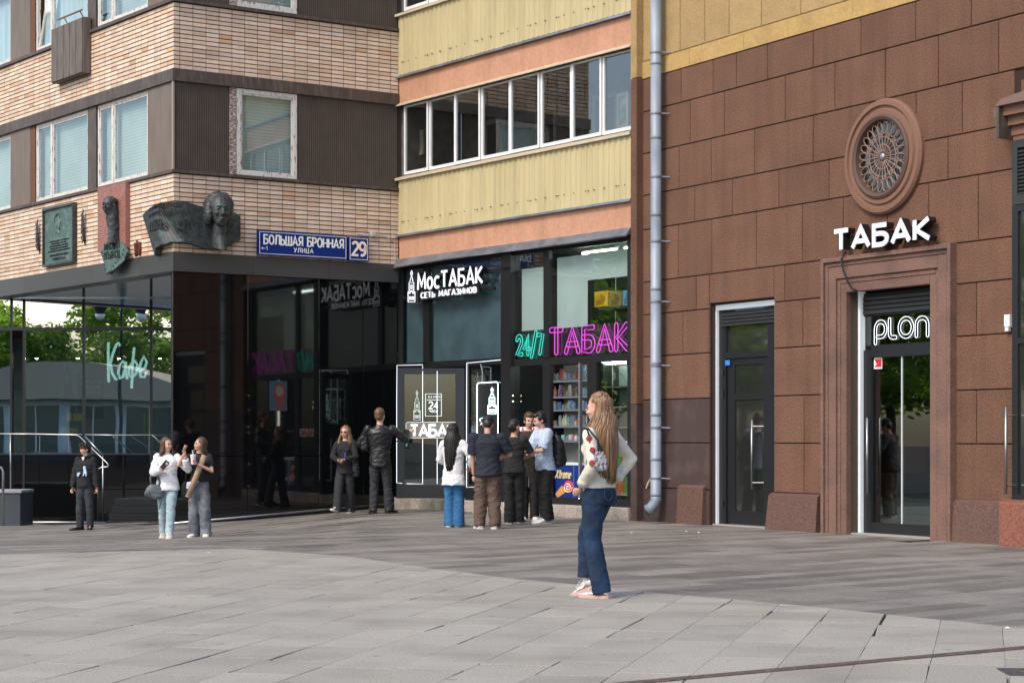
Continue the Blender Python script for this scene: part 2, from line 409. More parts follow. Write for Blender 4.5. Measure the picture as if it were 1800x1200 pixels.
# ------------------------------------------------------------------ materials
m_joint = mat('paving_joint', (.022,.02,.019), .95, var=.3, vscale=3)
m_light = mat('granite_light', (.305,.285,.243), .75, spots=(2.6,.10,.35), var=.26, vscale=75, col2=(.215,.199,.170), c2lo=.46, c2hi=.80, c2scale=1.3, island=.09, bump=.12, bscale=180)
m_dark = mat('granite_dark', (.19,.173,.152), .66, spots=(2.2,.12,.3), var=.24, vscale=45, col2=(.125,.114,.103), c2lo=.42, c2hi=.72, c2scale=1.4, island=.30, bump=.15, bscale=150, stretch=(1,1,1))
m_mortar = mat('mortar_brown', (.05,.032,.024), .95, var=.3, vscale=12)
m_brick = mat('buff_brick', (.6,.42,.3), .75, var=.07, vscale=30, island=.12,
    islcols=[(0,(.66,.49,.365)),(.22,(.70,.55,.42)),(.45,(.64,.465,.335)),(.62,(.71,.55,.44)),(.76,(.67,.515,.405)),(.88,(.58,.37,.24)),(.93,(.72,.59,.49)),(.97,(.62,.44,.35))], bump=.12, bscale=90, streak=.14)
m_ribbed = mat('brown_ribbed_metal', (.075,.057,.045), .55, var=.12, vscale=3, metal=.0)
m_fascia = mat('brown_fascia', (.07,.052,.042), .5, var=.15, vscale=4, col2=(.11,.085,.07), c2scale=6, stretch=(3,3,.6))
m_ogran = mat('overhang_granite', (.055,.055,.055), .32, var=.25, vscale=150, island=.12)
m_black = mat('black_frame', (.012,.012,.013), .38)
m_mirror = mat('black_glass_cladding', (.004,.0045,.005), .035, ior=1.52, var=.2, vscale=60)
m_steel = mat('stainless_steel', (.38,.39,.40), .32, metal=1.0)
m_winframe = mat('weathered_white_frame', (.62,.6,.57), .6, col2=(.2,.15,.11), c2lo=.56, c2hi=.64, c2scale=14, stretch=(3,3,.5))
m_white = mat('white_frame', (.72,.73,.74), .45, var=.05, vscale=4)
m_blind = mat('window_blind', (.60,.59,.55), .7, wavez=(.06,.30), var=.12, vscale=1.5)
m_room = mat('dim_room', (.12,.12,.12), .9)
g_win = glass('window_glass', (.86,.92,.92), 1.5, extra=.03, wob=.0012)
g_cafe = glass('cafe_glass', (.66,.78,.77), 1.7, extra=.38, wob=.0012)
g_top = glass('cafe_mirror_glass', (.12,.14,.13), 1.7, extra=.80, wob=.0012)
g_shop = glass('shop_glass', (.84,.89,.88), 1.5, extra=.06, wob=.0012)
g_shopdark = glass('shop_tinted_glass', (.66,.72,.74), 1.5, extra=.04, wob=.0012)
g_bal = glass('balcony_glass', (.76,.78,.78), 1.5, extra=.07)

# ------------------------------------------------------------------ ground sheet
def grid_axis(segs):
    out = []
    for a, b, st in segs:
        n = max(1, int(round((b-a)/st))); out += [a+(b-a)*i/n for i in range(n)]
    return out+[segs[-1][1]]
gx = grid_axis([(-400,-60,85),(-60,-16,11),(-16,-2,.5),(-2,10,1.5),(10,60,12),(60,400,85)])
gy = grid_axis([(-400,-60,85),(-60,5,13),(5,22,2),(22,48,.5),(48,80,8),(80,400,80)])
gm = MB(); nx = len(gx)
gm.v = [(x, y, g(x,y)-.034) for y in gy for x in gx]
gm.f = [(j*nx+i, j*nx+i+1, (j+1)*nx+i+1, (j+1)*nx+i) for j in range(len(gy)-1) for i in range(nx-1)]
ground = obj('ground', gm, m_joint, kind='structure')

BND = [(-30,21.0),(-5.7,22.8),(-3.4,23.9),(-1.86,22.3),(-.78,20.1),(0,18.8),(.84,17.7),(1.41,16.9),(2.4,15.7),(3.52,14.07),(9,6.3),(14,0)]
def bseg(x, y):
    best = None
    for i in range(len(BND)-1):
        a, b = BND[i], BND[i+1]; dx, dy = b[0]-a[0], b[1]-a[1]; t = ((x-a[0])*dx+(y-a[1])*dy)/(dx*dx+dy*dy); t = max(0, min(1, t))
        d = hypot(a[0]+t*dx-x, a[1]+t*dy-y)
        if best is None or d < best[0]: best = (d, a, (dx, dy))
    return best
def bside(x, y):      # >0 on the far (dark) side
    d, a, v = bseg(x, y); l = hypot(*v)
    return (v[0]*(y-a[1])-v[1]*(x-a[0]))/l
def clip(poly, a, v, keep, off):
    l = hypot(*v); f = lambda p: keep*(v[0]*(p[1]-a[1])-v[1]*(p[0]-a[0]))/l - off
    out = []
    for i in range(len(poly)):
        p, q = poly[i], poly[(i+1)%len(poly)]; fp, fq = f(p), f(q)
        if fp >= 0: out.append(p)
        if fp*fq < 0: t = fp/(fp-fq); out.append((p[0]+(q[0]-p[0])*t, p[1]+(q[1]-p[1])*t))
    return out
def area(P): return .5*sum(P[i][0]*P[(i+1)%len(P)][1]-P[(i+1)%len(P)][0]*P[i][1] for i in range(len(P)))
def inset(P, e):
    c = (sum(p[0] for p in P)/len(P), sum(p[1] for p in P)/len(P)); n = len(P); out = []
    for i in range(n):
        a, b, d = P[i-1], P[i], P[(i+1)%n]
        l1 = hypot(b[0]-a[0], b[1]-a[1]) or 1; l2 = hypot(d[0]-b[0], d[1]-b[1]) or 1
        n1 = (-(b[1]-a[1])/l1, (b[0]-a[0])/l1); n2 = (-(d[1]-b[1])/l2, (d[0]-b[0])/l2)
        mx, my = n1[0]+n2[0], n1[1]+n2[1]; l = hypot(mx, my) or 1; k = min(2.0, 1/max(.4, (mx*n1[0]+my*n1[1])/l))
        out.append((b[0]+mx/l*e*k, b[1]+my/l*e*k))
    return out
def slab_mb(P, dz):
    if area(P) < 0: P = P[::-1]
    o = MB(); n = len(P); T = inset(P, .0015)
    o.v = [(x,y,g(x,y)-.05+dz) for x,y in P] + [(x,y,g(x,y)-.002+dz) for x,y in P] + [(x,y,g(x,y)+dz) for x,y in T]
    o.f = [(i,(i+1)%n,n+(i+1)%n,n+i) for i in range(n)] + [(n+i,n+(i+1)%n,2*n+(i+1)%n,2*n+i) for i in range(n)] + [tuple(2*n+i for i in range(n))]
    return o
BLD = []   # footprints that paving does not enter: (frame, u0, u1)
def behind(x, y):
    p = Vector((x, y, 0))
    for fr, a, b in ((FR,-.6,20),(FS,-.3,7.6),(FB,-.2,4.9)):
        q = p-fr.o
        if q.dot(fr.i) > .35 and a < q.dot(fr.u) < b: return True
    return y > 43.5
def pave(name, slabname, ang, width, lens, keep, material, seed, wide_share):
    rs = random.Random(seed)
    p = (sin(ang), cos(ang)); q = (cos(ang), -sin(ang)); slabs = []
    o = (0.0, 18.0)
    for ci in range(int(-40/width), int(40/width)):
        c0 = ci*width; s = -32-rs.random()*1.2
        wg = rs.random() < wide_share
        while s < 34:
            L = rs.uniform(*lens); r1 = rs.random()
            wide = .024*wide_share*2
            def gp2():   # a joint is tight along most of its length and opens to a wedge here and there
                k = rs.random(); return .0003 if k < .56 else (rs.uniform(.001,.005) if k < .78 else rs.uniform(.007, wide))
            def ep2():
                k = rs.random(); return .0005 if k < .5 else (rs.uniform(.002,.01) if k < .72 else rs.uniform(.02,.05))
            rect = [(c0+gp2(), s+ep2()), (c0+width-.0007, s+ep2()), (c0+width-gp2()*.4, s+L-.001), (c0+gp2(), s+L-.001)]
            P = [(o[0]+a*q[0]+b*p[0], o[1]+a*q[1]+b*p[1]) for a, b in rect]
            s += L
            cx, cy = sum(t[0] for t in P)/4, sum(t[1] for t in P)/4
            if cy < 8 or cy > 43 or abs(cx) > 3+cy*.34: continue
            if behind(cx, cy): continue
            dd, a, v = bseg(cx, cy); R = hypot(L, width)/2
            sd = bside(cx, cy)*keep
            if sd < -R: continue
            if abs(sd) <= R:
                P = clip(P, a, v, keep, .003)
                if len(P) < 3 or abs(area(P)) < .01: continue
            slabs.append((P, rs.uniform(-.0012,.0012)))
    base = obj(name, MB().box(-.2,.2,20,20.4,-.09,-.08), m_joint, kind='structure')   # a bedding strip below the slabs carries them
    def seen(P):
        pr = [topx((x,y,g(x,y))) for x,y in P]
        if all(a < 0 or a > 1800 or b > 1200 for a,b in pr): return 0
        return abs(area(pr))
    slabs.sort(key=lambda t: -seen(t[0]))
    rest = MB()
    for i, (P, dz) in enumerate(slabs):
        mb = slab_mb(P, dz)
        if i < 295 and seen(P) > 40: obj(slabname, mb, material, base)
        else: rest.add(mb.v, mb.f)
    obj(slabname+'s', rest, material, base, kind='stuff')
    return base
pave('plaza', 'paving_slab', atan2(835,3400), .44, (.5,1.2), -1, m_light, 3, .55)
pave('footpath', 'granite_sett', radians(49), .30, (.7,2.3), 1, m_dark, 5, .5)

# rusty slot drain and a square cover at the lower edge of the picture
m_rust = mat('rusty_drain_steel', (.09,.065,.052), .7, var=.35, vscale=20, col2=(.14,.075,.05), c2lo=.5, c2hi=.7, c2scale=5, bump=.3, bscale=40)
a0, a1 = ground_at(1080,1203), ground_at(2000,1120)
dv = (a1-a0); dl = hypot(dv.x, dv.y); Md = Matrix.Translation((a0.x,a0.y,0)) @ Matrix.Rotation(atan2(dv.y,dv.x),4,'Z')
rd = root('slot_drain', Md, 'long rusty steel slot drain crossing the pale slabs', 'drain')
for i in range(7):
    w_ = dl/7; obj('grating', MB().box(i*w_+.004,(i+1)*w_-.004,-.055,.055,-.02,.0055,0), m_rust, rd, Md)
ca = ground_at(1803,1181)
Mc = Matrix.Translation((ca.x,ca.y,0)) @ Matrix.Rotation(radians(-2),4,'Z')
rc = root('utility_cover', Mc, 'small square dark cover set in the pale slabs below the drain', 'cover')
m_cov = mat('cover_iron', (.06,.055,.055), .6, var=.3, vscale=30, bump=.4, bscale=60)
obj('plate', MB().box(-.13,.16,-.17,.17,-.02,.006), m_cov, rc, Mc)
obj('ring', MB().tube([(.02+.06*cos(2*pi*i/20),.06*sin(2*pi*i/20),.008) for i in range(20)], .008, 6, closed=True), m_rust, rc, Mc)

# ------------------------------------------------------------------ brick corner building (facades A and B)
Mroot = Matrix.Translation((C_[0], C_[1], 0))
BR = root('brick_building', Mroot, 'buff brick corner building with dark brown window bands over black glass', 'building')
zG0, zG1, zB0, zW0, zW1, zF1, zU1 = 4.40, 4.75, 4.75, 6.23, 7.87, 8.09, 9.34
AL = -11.0; BL = 4.748
def corrug(u0, u1, z0, z1, pitch, dep, d=0.0, shape=(.2,.3,.5,.8), th=.02):
    """ribbed sheet: trapezoid ribs running vertically"""
    mb = MB(); pts = [(u0, d)]; u = u0
    while u < u1-1e-6:
        for f, dd in ((shape[0],0),(shape[1],-dep),(shape[2],-dep),(shape[3],0)):
            x = u+f*pitch
            if x < u1: pts.append((x, d+dd))
        u += pitch
    pts.append((u1, d)); n = len(pts)
    mb.v = [(x,y,z0) for x,y in pts]+[(x,y,z1) for x,y in pts]+[(u0,d+th,z0),(u1,d+th,z0),(u0,d+th,z1),(u1,d+th,z1)]
    mb.f = [(i,i+1,n+i+1,n+i) for i in range(n-1)] + [(2*n,0,n,2*n+2),(n-1,2*n+1,2*n+3,2*n-1)]
    mb.f += [tuple([2*n+2]+[n+i for i in range(n)]+[2*n+3]), tuple([2*n]+[2*n+1]+[i for i in range(n-1,-1,-1)])]
    return mb
bl, bh, jm = .262, .0822, .013
full = MB().box(0, bl-jm, 0, .03, 0, bh-.0165, .003).mesh('brick')
full.materials.append(m_brick)
rest = {0: MB(), 1: MB()}
nind = 0
rb = random.Random(11)
def bricks(fr, k, u0, u1, z0, z1, indiv, half):
    global nind
    n = int(round((z1-z0)/bh)); h = (z1-z0)/n
    for j in range(n-1, -1, -1):
        z = z0+j*h
        us = []
        if k == 1:
            us.append((0, .118)); u = .131
            while u < u1-.05: us.append((u, min(u+bl-jm, u1))); u += bl
        else:
            u = 0.0
            while u > u0: us.append((u-bl+jm, u)); u -= bl
        for (a, b) in us:
            dd = rb.uniform(-.0015, .0015)
            if indiv and nind < 298 and abs((b-a)-(bl-jm)) < 1e-6 and h/bh > .97 and h/bh < 1.03:
                o = obj('brick', full, None, BR, fr.sub(a, dd, z)); nind += 1
            else: rest[k].box(a, b, dd, .03, z, z+h-.0165, .003)
bricks(FB, 1, 0, BL, zB0+.01, zW0-.035, True, True)
bricks(FB, 1, 0, BL, zF1+.01, zU1-.03, True, True)
bricks(FA, 0, AL, 0, zB0+.01, zW0-.035, False, False)
bricks(FA, 0, AL, 0, zF1+.01, zU1-.03, False, False)
bricks(FB, 1, 0, BL, 11.2, 12.3, False, True); bricks(FA, 0, AL, 0, 11.2, 12.3, False, True)
obj('bricks', rest[0], m_brick, BR, FA.M, kind='stuff'); obj('bricks', rest[1], m_brick, BR, FB.M, kind='stuff')
for fr, a, b in ((FA, AL, -.014), (FB, .014, BL)):
    for z0, z1 in ((zG1-.02, zW0-.02), (zF1-.02, zU1-.02), (11.1, 12.3)):
        obj('wall', MB().box(a, b, .014, .35, z0, z1), m_mortar, BR, fr.M)
# granite fascia slabs above the ground floor
xs = [-400,-150,45,166,247,305]
us = [max(AL, FA.px(x, 480)[0]) for x in xs[:-1]]+[0]
for i in range(len(us)-1): obj('granite_slab', MB().box(us[i]+.003, us[i+1]-.003 if i < len(us)-2 else us[i+1]+.02, -.025, .4, zG0, zG1, .004), m_ogran, BR, FA.M)
ub = [0.0, 1.6, 3.2, BL]
for i in range(3): obj('granite_slab', MB().box(ub[i]+(.003 if i else -.018), ub[i+1]-.003, -.022, .4, zG0+.002, zG1+.002, .004), m_ogran, BR, FB.M)
# dark fascia strips, sills
for fr, a, b, e in ((FA, AL, 0.0, .03), (FB, 0.0, BL, .0)):
    s = -1 if fr is FB else 1
    for za, zb, dd in ((zW1, zF1, -.03), (zW0-.035, zW0+.02, -.045), (zU1-.03, zU1+.03, -.05), (10.98, 11.2, -.03)):
        obj('fascia' if zb-za > .1 else 'window_sill', MB().box(a-(.03 if fr is FB else 0), b+(.03 if fr is FA else 0), dd-(.002 if fr is FB else 0), .3, za+(.002 if fr is FB else 0), zb+(.002 if fr is FB else 0)), m_fascia, BR, fr.M)
def window(fr, u0, u1, z0, z1, d, split=None, tilt=False, frame_m=None, fw=.06, blind=True, name='window', depth=.5, gm_=None, bm=None):
    frame_m = frame_m or m_winframe
    f = MB()
    f.box(u0, u0+fw, d, d+.07, z0, z1); f.box(u1-fw, u1, d, d+.07, z0, z1)
    f.box(u0+fw, u1-fw, d, d+.07, z0, z0+fw); f.box(u0+fw, u1-fw, d, d+.07, z1-fw, z1)
    w_ = obj(name, f, frame_m, BR if fr in (FA, FB) else YB, fr.M)
    cells = [(u0+fw, u1-fw)]
    if split:
        us_ = u0+(u1-u0)*split; obj('mullion', MB().box(us_-.045, us_+.045, d-.005, d+.07, z0+fw, z1-fw), frame_m, w_, fr.M)
        cells = [(u0+fw, us_-.045), (us_+.045, u1-fw)]
    for i, (a, b) in enumerate(cells):
        s = MB(); sw = .035
        for bx in ((a,a+sw,z0+fw,z1-fw),(b-sw,b,z0+fw,z1-fw),(a+sw,b-sw,z0+fw,z0+fw+sw),(a+sw,b-sw,z1-fw-sw,z1-fw)): s.box(bx[0],bx[1],d+.012,d+.06,bx[2],bx[3])
        Mx = fr.M
        if tilt and i == 0:   # tipped open inwards at the top
            Mx = fr.M @ Matrix.Translation((0,d,z0)) @ Matrix.Rotation(radians(-9),4,'X') @ Matrix.Translation((0,-d,-z0))
        obj('sash', s, frame_m, w_, Mx)
        obj('pane', MB().box(a+sw-.005, b-sw+.005, d+.03, d+.036, z0+fw+sw-.005, z1-fw-sw+.005), gm_ or g_win, w_, Mx)
    if blind: obj('blind', MB().box(u0+.05, u1-.05, d+.16, d+.165, z0+.05, z1-.03), bm or m_blind, w_, fr.M)
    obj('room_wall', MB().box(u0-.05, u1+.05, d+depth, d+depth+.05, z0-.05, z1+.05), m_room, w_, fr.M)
    return w_
def uA(x, y=220): return FA.px(x, y)[0]
m_bl2 = mat('pale_curtain', (.62,.65,.65), .8, var=.22, vscale=1.5, stretch=(4,4,.4))
def band(z0, z1, tl, yref):
    U = lambda x: uA(x, yref)
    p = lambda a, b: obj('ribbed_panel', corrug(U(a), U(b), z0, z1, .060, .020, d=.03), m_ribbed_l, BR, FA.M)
    p(258, 303); p(17, 51)
    window(FA, U(168), U(257), z0+.02, z1-.01, .05, .30)
    obj('post', MB().box(U(152.5), U(167), .02, .3, z0+.02, z1), m_fascia, BR, FA.M)
    window(FA, U(60), U(152), z0+.02, z1-.01, .05, .30, tilt=tl, bm=m_bl2 if tl else None)
    obj('post', MB().box(U(51.5), U(59.5), .03, .3, z0+.02, z1), mat('rusty_post', (.13,.06,.035), .8, var=.4, vscale=30), BR, FA.M)
    window(FA, U(-75), U(16), z0+.02, z1-.01, .05, .30, tilt=tl, bm=m_bl2 if tl else None)
    u = U(-75)
    while u > AL+.4:
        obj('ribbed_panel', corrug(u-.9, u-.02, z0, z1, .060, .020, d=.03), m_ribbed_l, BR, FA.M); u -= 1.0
    obj('corner_trim', MB().box(-.045, .004, -.012, .02, z0+.02, z1), mat('corner_trim', (.30,.25,.21), .5), BR, FA.M)
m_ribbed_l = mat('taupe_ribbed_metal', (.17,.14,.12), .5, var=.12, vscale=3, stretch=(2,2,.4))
band(zW0, zW1, False, 220); band(zU1+.03, 10.98, True, 30)
UB = lambda x, y=230: FB.px(x, y)[0]
for z0, z1 in ((zW0, zW1), (zU1+.03, 10.98)):
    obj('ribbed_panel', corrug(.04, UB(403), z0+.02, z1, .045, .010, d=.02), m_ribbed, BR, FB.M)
    obj('post', MB().box(UB(404), UB(416), .0, .3, z0+.02, z1), mat('peeling_post', (.16,.10,.075), .85, col2=(.5,.47,.45), c2lo=.48, c2hi=.56, c2scale=16, stretch=(1,1,3)), BR, FB.M)
    window(FB, UB(416.5), UB(522), z0+.015, z1-.01, .0, None, fw=.075)
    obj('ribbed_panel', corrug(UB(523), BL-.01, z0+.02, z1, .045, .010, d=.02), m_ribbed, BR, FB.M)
# upper storeys close the block
zt = 12.3
cor = lambda fr, u, d: fr.w(u, d, 0).xy
poly = [cor(FA, AL, .5), cor(FA, -.3, .5), cor(FB, BL, .6), cor(FB, BL, 8), cor(FA, AL, 9)]
obj('roof', MB().prismz([tuple(p) for p in poly], zt-.2, zt), m_fascia, BR)
obj('soffit', MB().prismz([tuple(p) for p in [cor(FA, AL, .3), cor(FA, -.2, .3), cor(FB, BL, .45), cor(FB, BL, 8), (cor(FA, AL, .3)[0], 47)]], zG0+.02, zG0+.1), mat('polished_soffit', (.80,.80,.78), .06, metal=.92), BR)
# black mirror-glass cladding of the ground floor, facade B
joints = [.0] + [UB(x, 700) for x in (437, 562, 640)] + [BL]
for i in range(4):
    for z0, z1 in ((-.12, 1.02), (1.032, zG0-.004)):
        obj('glass_panel', MB().box(joints[i]+.005, joints[i+1]-.005, .04+.0006*i, .06, z0, z1, .004), m_mirror, BR, FB.M)
obj('wall', MB().box(.02, BL, .075, .16, -.6, zG0-.005), mat('black_substructure', (.01,.01,.01), .8), BR, FB.M)
obj('plinth', MB().box(0.0, BL, .03, .15, -.6, -.05), m_black, BR, FB.M)
pa, pb = FB.px(288, 921), FB.px(692, 884)
obj('base_rail', MB().tube([(pa[0], .0, pa[1]), (pb[0], .0, pb[1])], .022, 8), m_steel, BR, FB.M, smooth=True)
pc = MB(); pc.prism([(0.0,-.6),(BL,-.6),(BL,pb[1]-.03),(0.0,pa[1]-.03)], .012, .028)
obj('plinth', pc, mat('black_stone', (.013,.013,.014), .6), BR, FB.M)
def ticks(x0, x1, z0, z1, y0, y1, seed=1):
    """a worn line of print too small to read: short uneven strokes"""
    r = random.Random(seed); mb = MB(); h = z1-z0; x = x0
    while x < x1-.2*h:
        w = r.uniform(.35,.75)*h
        if r.random() < .14: x += .5*h; continue
        w = min(w, x1-x)
        mb.box(x, x+.16*h, y0, y1, z0, z1); k = r.random()
        if k < .6: mb.box(x+w-.16*h, x+w, y0-.0004, y1, z0, z1)
        if k > .3: zz = z0+r.choice((0,.42,.84))*h; mb.box(x, x+w, y0-.0008, y1, zz, zz+.16*h)
        x += w+.22*h
    return [mb]
# ------------------------------------------------------------------ cafe glazing set back under the overhang
UG = lambda x: FG.px(x, 700)[0]
ZG = lambda y: FG.px(100, y)[1]
gxs = [-160, -60, 20, 42, 147, 265.5, 306, 345]
for i in range(len(gxs)-1):
    a, b = UG(gxs[i])+.025, UG(gxs[i+1])-.025
    obj('pane', MB().box(a, b, .02, .03, ZG(575)+.0, 4.4), g_top, BR, FG.M)
    if i != 2: obj('pane', MB().box(a, b, .03, .04, ZG(796), ZG(581)), g_cafe, BR, FG.M)
    for z0, z1 in ((ZG(859), ZG(799)), (ZG(915), ZG(860))):
        obj('glass_panel', MB().box(a-.02, b+.02, .0, .03, z0, z1, .004), m_mirror, BR, FG.M)
for x in gxs: obj('mullion', MB().box(UG(x)-.024, UG(x)+.024, -.02, .09, -.6, 4.4), m_black, BR, FG.M)
obj('transom', MB().box(UG(-160), UG(345), -.03, .08, ZG(580.5), ZG(575.5)), mat('dark_alu', (.05,.05,.055), .35, metal=.6), BR, FG.M)
obj('transom', MB().box(UG(-160), UG(345), -.031, .081, ZG(799), ZG(796.5)), MATS['dark_alu'], BR, FG.M)
obj('base_rail', MB().tube([(UG(-60),-.06,ZG(917)), (UG(300),-.06,ZG(917.5))], .022, 8), m_steel, BR, FG.M, smooth=True)
obj('wall', MB().box(UG(-160), UG(345), .06, .2, -.9, ZG(800)), m_black, BR, FG.M)
# interior shell of the cafe
ci = mat('cafe_wall', (.20,.27,.28), .7, var=.2, vscale=2)
obj('interior_wall', MB().box(UG(-260), UG(420), 5.5, 5.6, -.4, 4.4), ci, BR, FG.M)
obj('interior_floor', MB().box(UG(-260), UG(420), .2, 5.5, -.1, -.05), mat('cafe_floor', (.12,.11,.10), .4), BR, FG.M)
obj('interior_ceiling', MB().box(UG(-260), UG(420), .1, 5.5, 3.82, 3.9), mat('cafe_ceiling', (.10,.08,.065), .6), BR, FG.M)
obj('interior_wall', MB().box(UG(-262), UG(-260), .2, 5.5, -.4, 4.4), ci, BR, FG.M)
obj('interior_wall', MB().box(UG(420), UG(422), .2, 5.5, -.4, 4.4), ci, BR, FG.M)
warm = emis('warm_lamp', (1,.9,.75), 60)
for i in range(6):
    u = UG(-60)+i*.95
    r_ = root('pendant_lamp', FG.sub(u, 2.4, 3.2), ['pendant lamp at the far left of the cafe ceiling','second pendant lamp along the cafe ceiling','third pendant lamp along the cafe ceiling','fourth pendant lamp along the cafe ceiling','fifth pendant lamp along the cafe ceiling','pendant lamp nearest the black corner inside the cafe'][i], 'lamp', 'cafe pendant lamps')
    obj('shade', MB().lathe((0,0,0), [(.03,.16),(.05,.15),(.15,0.0),(.14,0.0),(.04,.13)], 14), m_black, r_, WM[r_], smooth=True)
    obj('bulb', MB().ell((0,0,.03),(.05,.05,.05),10,6), warm, r_, WM[r_], smooth=True)
    obj('cord', MB().tube([(0,0,.16),(0,0,.62)], .006, 5), m_black, r_, WM[r_])
# counter with yellow boxes, poster, hanging board
def thing1(name, label, cat, M): return root(name, M, label, cat)
ct = thing1('cafe_counter', 'dark cafe counter behind the lower glass', 'counter', FG.sub(UG(60), 1.2, 0))
obj('body', MB().box(0, UG(262)-UG(60), 0, .6, -.05, .98), mat('counter_front', (.10,.12,.12), .5, var=.3, vscale=5), ct, WM[ct])
obj('top', MB().box(-.03, UG(262)-UG(60)+.03, -.04, .64, .98, 1.04), mat('counter_top', (.25,.25,.24), .3), ct, WM[ct])
obj('kick_strip', MB().box(.3, UG(262)-UG(60), -.02, 0, .5, .62), mat('tan_strip', (.42,.33,.16), .6), ct, WM[ct])
m_yel = mat('yellow_board', (.75,.62,.03), .5, var=.1)
for (x0,x1,y0,y1,d,lab) in ((117,146,726,740,1.0,'yellow flat box pile on the cafe counter beside the poster'),(106,137,752,763,.9,'low yellow box on the cafe counter below the yellow pile'),(252,265,726,771,.25,'upright yellow panel behind the cafe glass beside the last mullion')):
    u0,z1 = FG.px(x0,y0,d); u1,z0 = FG.px(x1,y1,d); rr = thing1('yellow_box', lab, 'box', FG.sub(u0,d,z0))
    obj('carton', MB().box(0,u1-u0,0,.12,0,z1-z0,.01), m_yel, rr, WM[rr]); obj('tape', MB().box((u1-u0)*.3,(u1-u0)*.3+.03,-.003,.12,-.001,z1-z0+.002), mat('dark_tape', (.08,.06,.02), .5), rr, WM[rr])
u0,z1 = FG.px(106,640,1.6); u1,z0 = FG.px(148,730,1.6)
po = thing1('poster', 'blue advertising poster of a long haired figure inside the cafe', 'poster', FG.sub(u0,1.6,z0)); w_, h_ = u1-u0, z1-z0
obj('board', MB().box(0,w_,0,.03,0,h_), mat('poster_blue', (.12,.26,.42), .4, col2=(.28,.36,.42), c2scale=2), po, WM[po])
obj('figure', MB().prism([(.10*w_,0),(.08*w_,.3*h_),(.16*w_,.45*h_),(.15*w_,.8*h_),(.3*w_,.97*h_),(.45*w_,.85*h_),(.5*w_,.5*h_),(.62*w_,.3*h_),(.6*w_,0)], -.004, 0), mat('poster_dark', (.035,.028,.026), .5), po, WM[po])
obj('face', MB().prism([(.27*w_+.06*w_*cos(a*.628)*1.3,.72*h_+.12*h_*sin(a*.628)) for a in range(10)], -.007, -.004), mat('poster_skin', (.42,.24,.17), .5), po, WM[po])
obj('figure', MB().prism([(.72*w_,0),(.7*w_,.5*h_),(.75*w_,.85*h_),(.84*w_,.86*h_),(.95*w_,.4*h_),(.96*w_,0)], -.004, 0), MATS['poster_dark'], po, WM[po])
u0,z1 = FG.px(148,660,1.5); u1,z0 = FG.px(182,735,1.5)
mn = thing1('menu_board', 'black menu board with rows of white lettering inside the cafe', 'sign', FG.sub(u0,1.5,z0)); w_, h_ = u1-u0, z1-z0
obj('board', MB().box(0,w_,0,.03,0,h_), m_black, mn, WM[mn])
for k in range(3):
    obj('lettering', join(ticks(.04*w_, .9*w_, h_*(.82-.13*k), h_*(.90-.13*k), -.006, 0, k)), mat('white_print', (.75,.78,.78), .6), mn, WM[mn])
# seats and small tables seen low down
for i, x in enumerate((85, 175, 225)):
    r_ = root('cafe_chair', FG.sub(UG(x), .75, -.05), ['cafe chair beside the leftmost tall pane','cafe chair under the menu board','cafe chair beside the upright yellow panel'][i], 'chair', 'cafe chairs')
    m_ch = mat('chair_shell', (.09,.13,.12), .5)
    obj('seat', MB().box(-.21,.21,-.21,.21,.86,.9,.01), m_ch, r_, WM[r_])
    obj('backrest', MB().box(-.21,.21,.18,.215,.9,1.3,.01), m_ch, r_, WM[r_])
    for sx in (-1,1):
        for sy in (-1,1): obj('leg', MB().tube([(sx*.18,sy*.18,.86),(sx*.2,sy*.2,0)], .014, 6), m_steel, r_, WM[r_])
# the word in white-green neon behind the glass
kn = thing1('cafe_neon_sign', 'handwritten neon word in pale mint behind the cafe glass', 'sign', FG.sub(UG(187), .12, ZG(655)))
m_kn = emis('mint_neon', (.70,1,.94), 1.0)
x0 = UG(187); H_ = ZG(605)-ZG(655)
def nz(pts): return [((UG(x)-x0), .0, (ZG(y)-ZG(655))) for x, y in pts]
for st in ([(189,671),(188,640),(188.5,601)], [(209,607),(206,602),(202,606),(196,622),(192,638),(195,655),(200,664),(204,667)],
           [(219,642),(214,634),(208,642),(206,655),(209,665),(214,662),(219,645),(219,635),(219,655),(222,666)],
           [(234,610),(231,640),(229.5,682)], [(230,640),(236,634),(240,642),(237,656),(230,664),(224,658),(225,645),(231,637)],
           [(245,650),(253,646),(256,636),(251,626),(246,636),(243,650),(246,662),(252,662),(256,652)]):
    obj('letter', MB().tube(nz(st), .030, 8), m_kn, kn, WM[kn], smooth=True)

# ------------------------------------------------------------------ stair, ledge and railings
m_ledge = mat('blue_grey_granite', (.055,.065,.075), .35, var=.25, vscale=90)
q = ground_at(30, 931)
Y0 = 38.6
uf = Frame((0-900)/FPX*Y0, Y0, 1, 0); UX = lambda x: uf.px(x, 800)[0]; ZX = lambda y: uf.px(100, y)[1]
lg = thing1('granite_ledge', 'low blue grey granite ledge at the left edge under the railing', 'ledge', uf.sub(0,0,-.4))
obj('block', MB().box(UX(-120)-0, UX(36), 0, 1.0, 0, ZX(866)+.4, .01), m_ledge, lg, uf.sub(0,0,-.4))
obj('coping', MB().box(UX(-120), UX(38), -.03, 1.0, ZX(866)+.403, ZX(863)+.42), mat('pale_granite', (.34,.34,.36), .4), lg, uf.sub(0,0,-.4))
st = thing1('stair', 'dark granite steps between the railings and the black glass', 'stairs', uf.sub(UX(178), .4, -.45))
for i in range(4):
    obj('step', MB().box(0, UX(272)-UX(178), i*.3, 3.0, i*.14, (i+1)*.14-.002, .006), mat('black_granite', (.012,.013,.014), .3, var=.3, vscale=90), st, uf.sub(UX(178), .4, -.45))
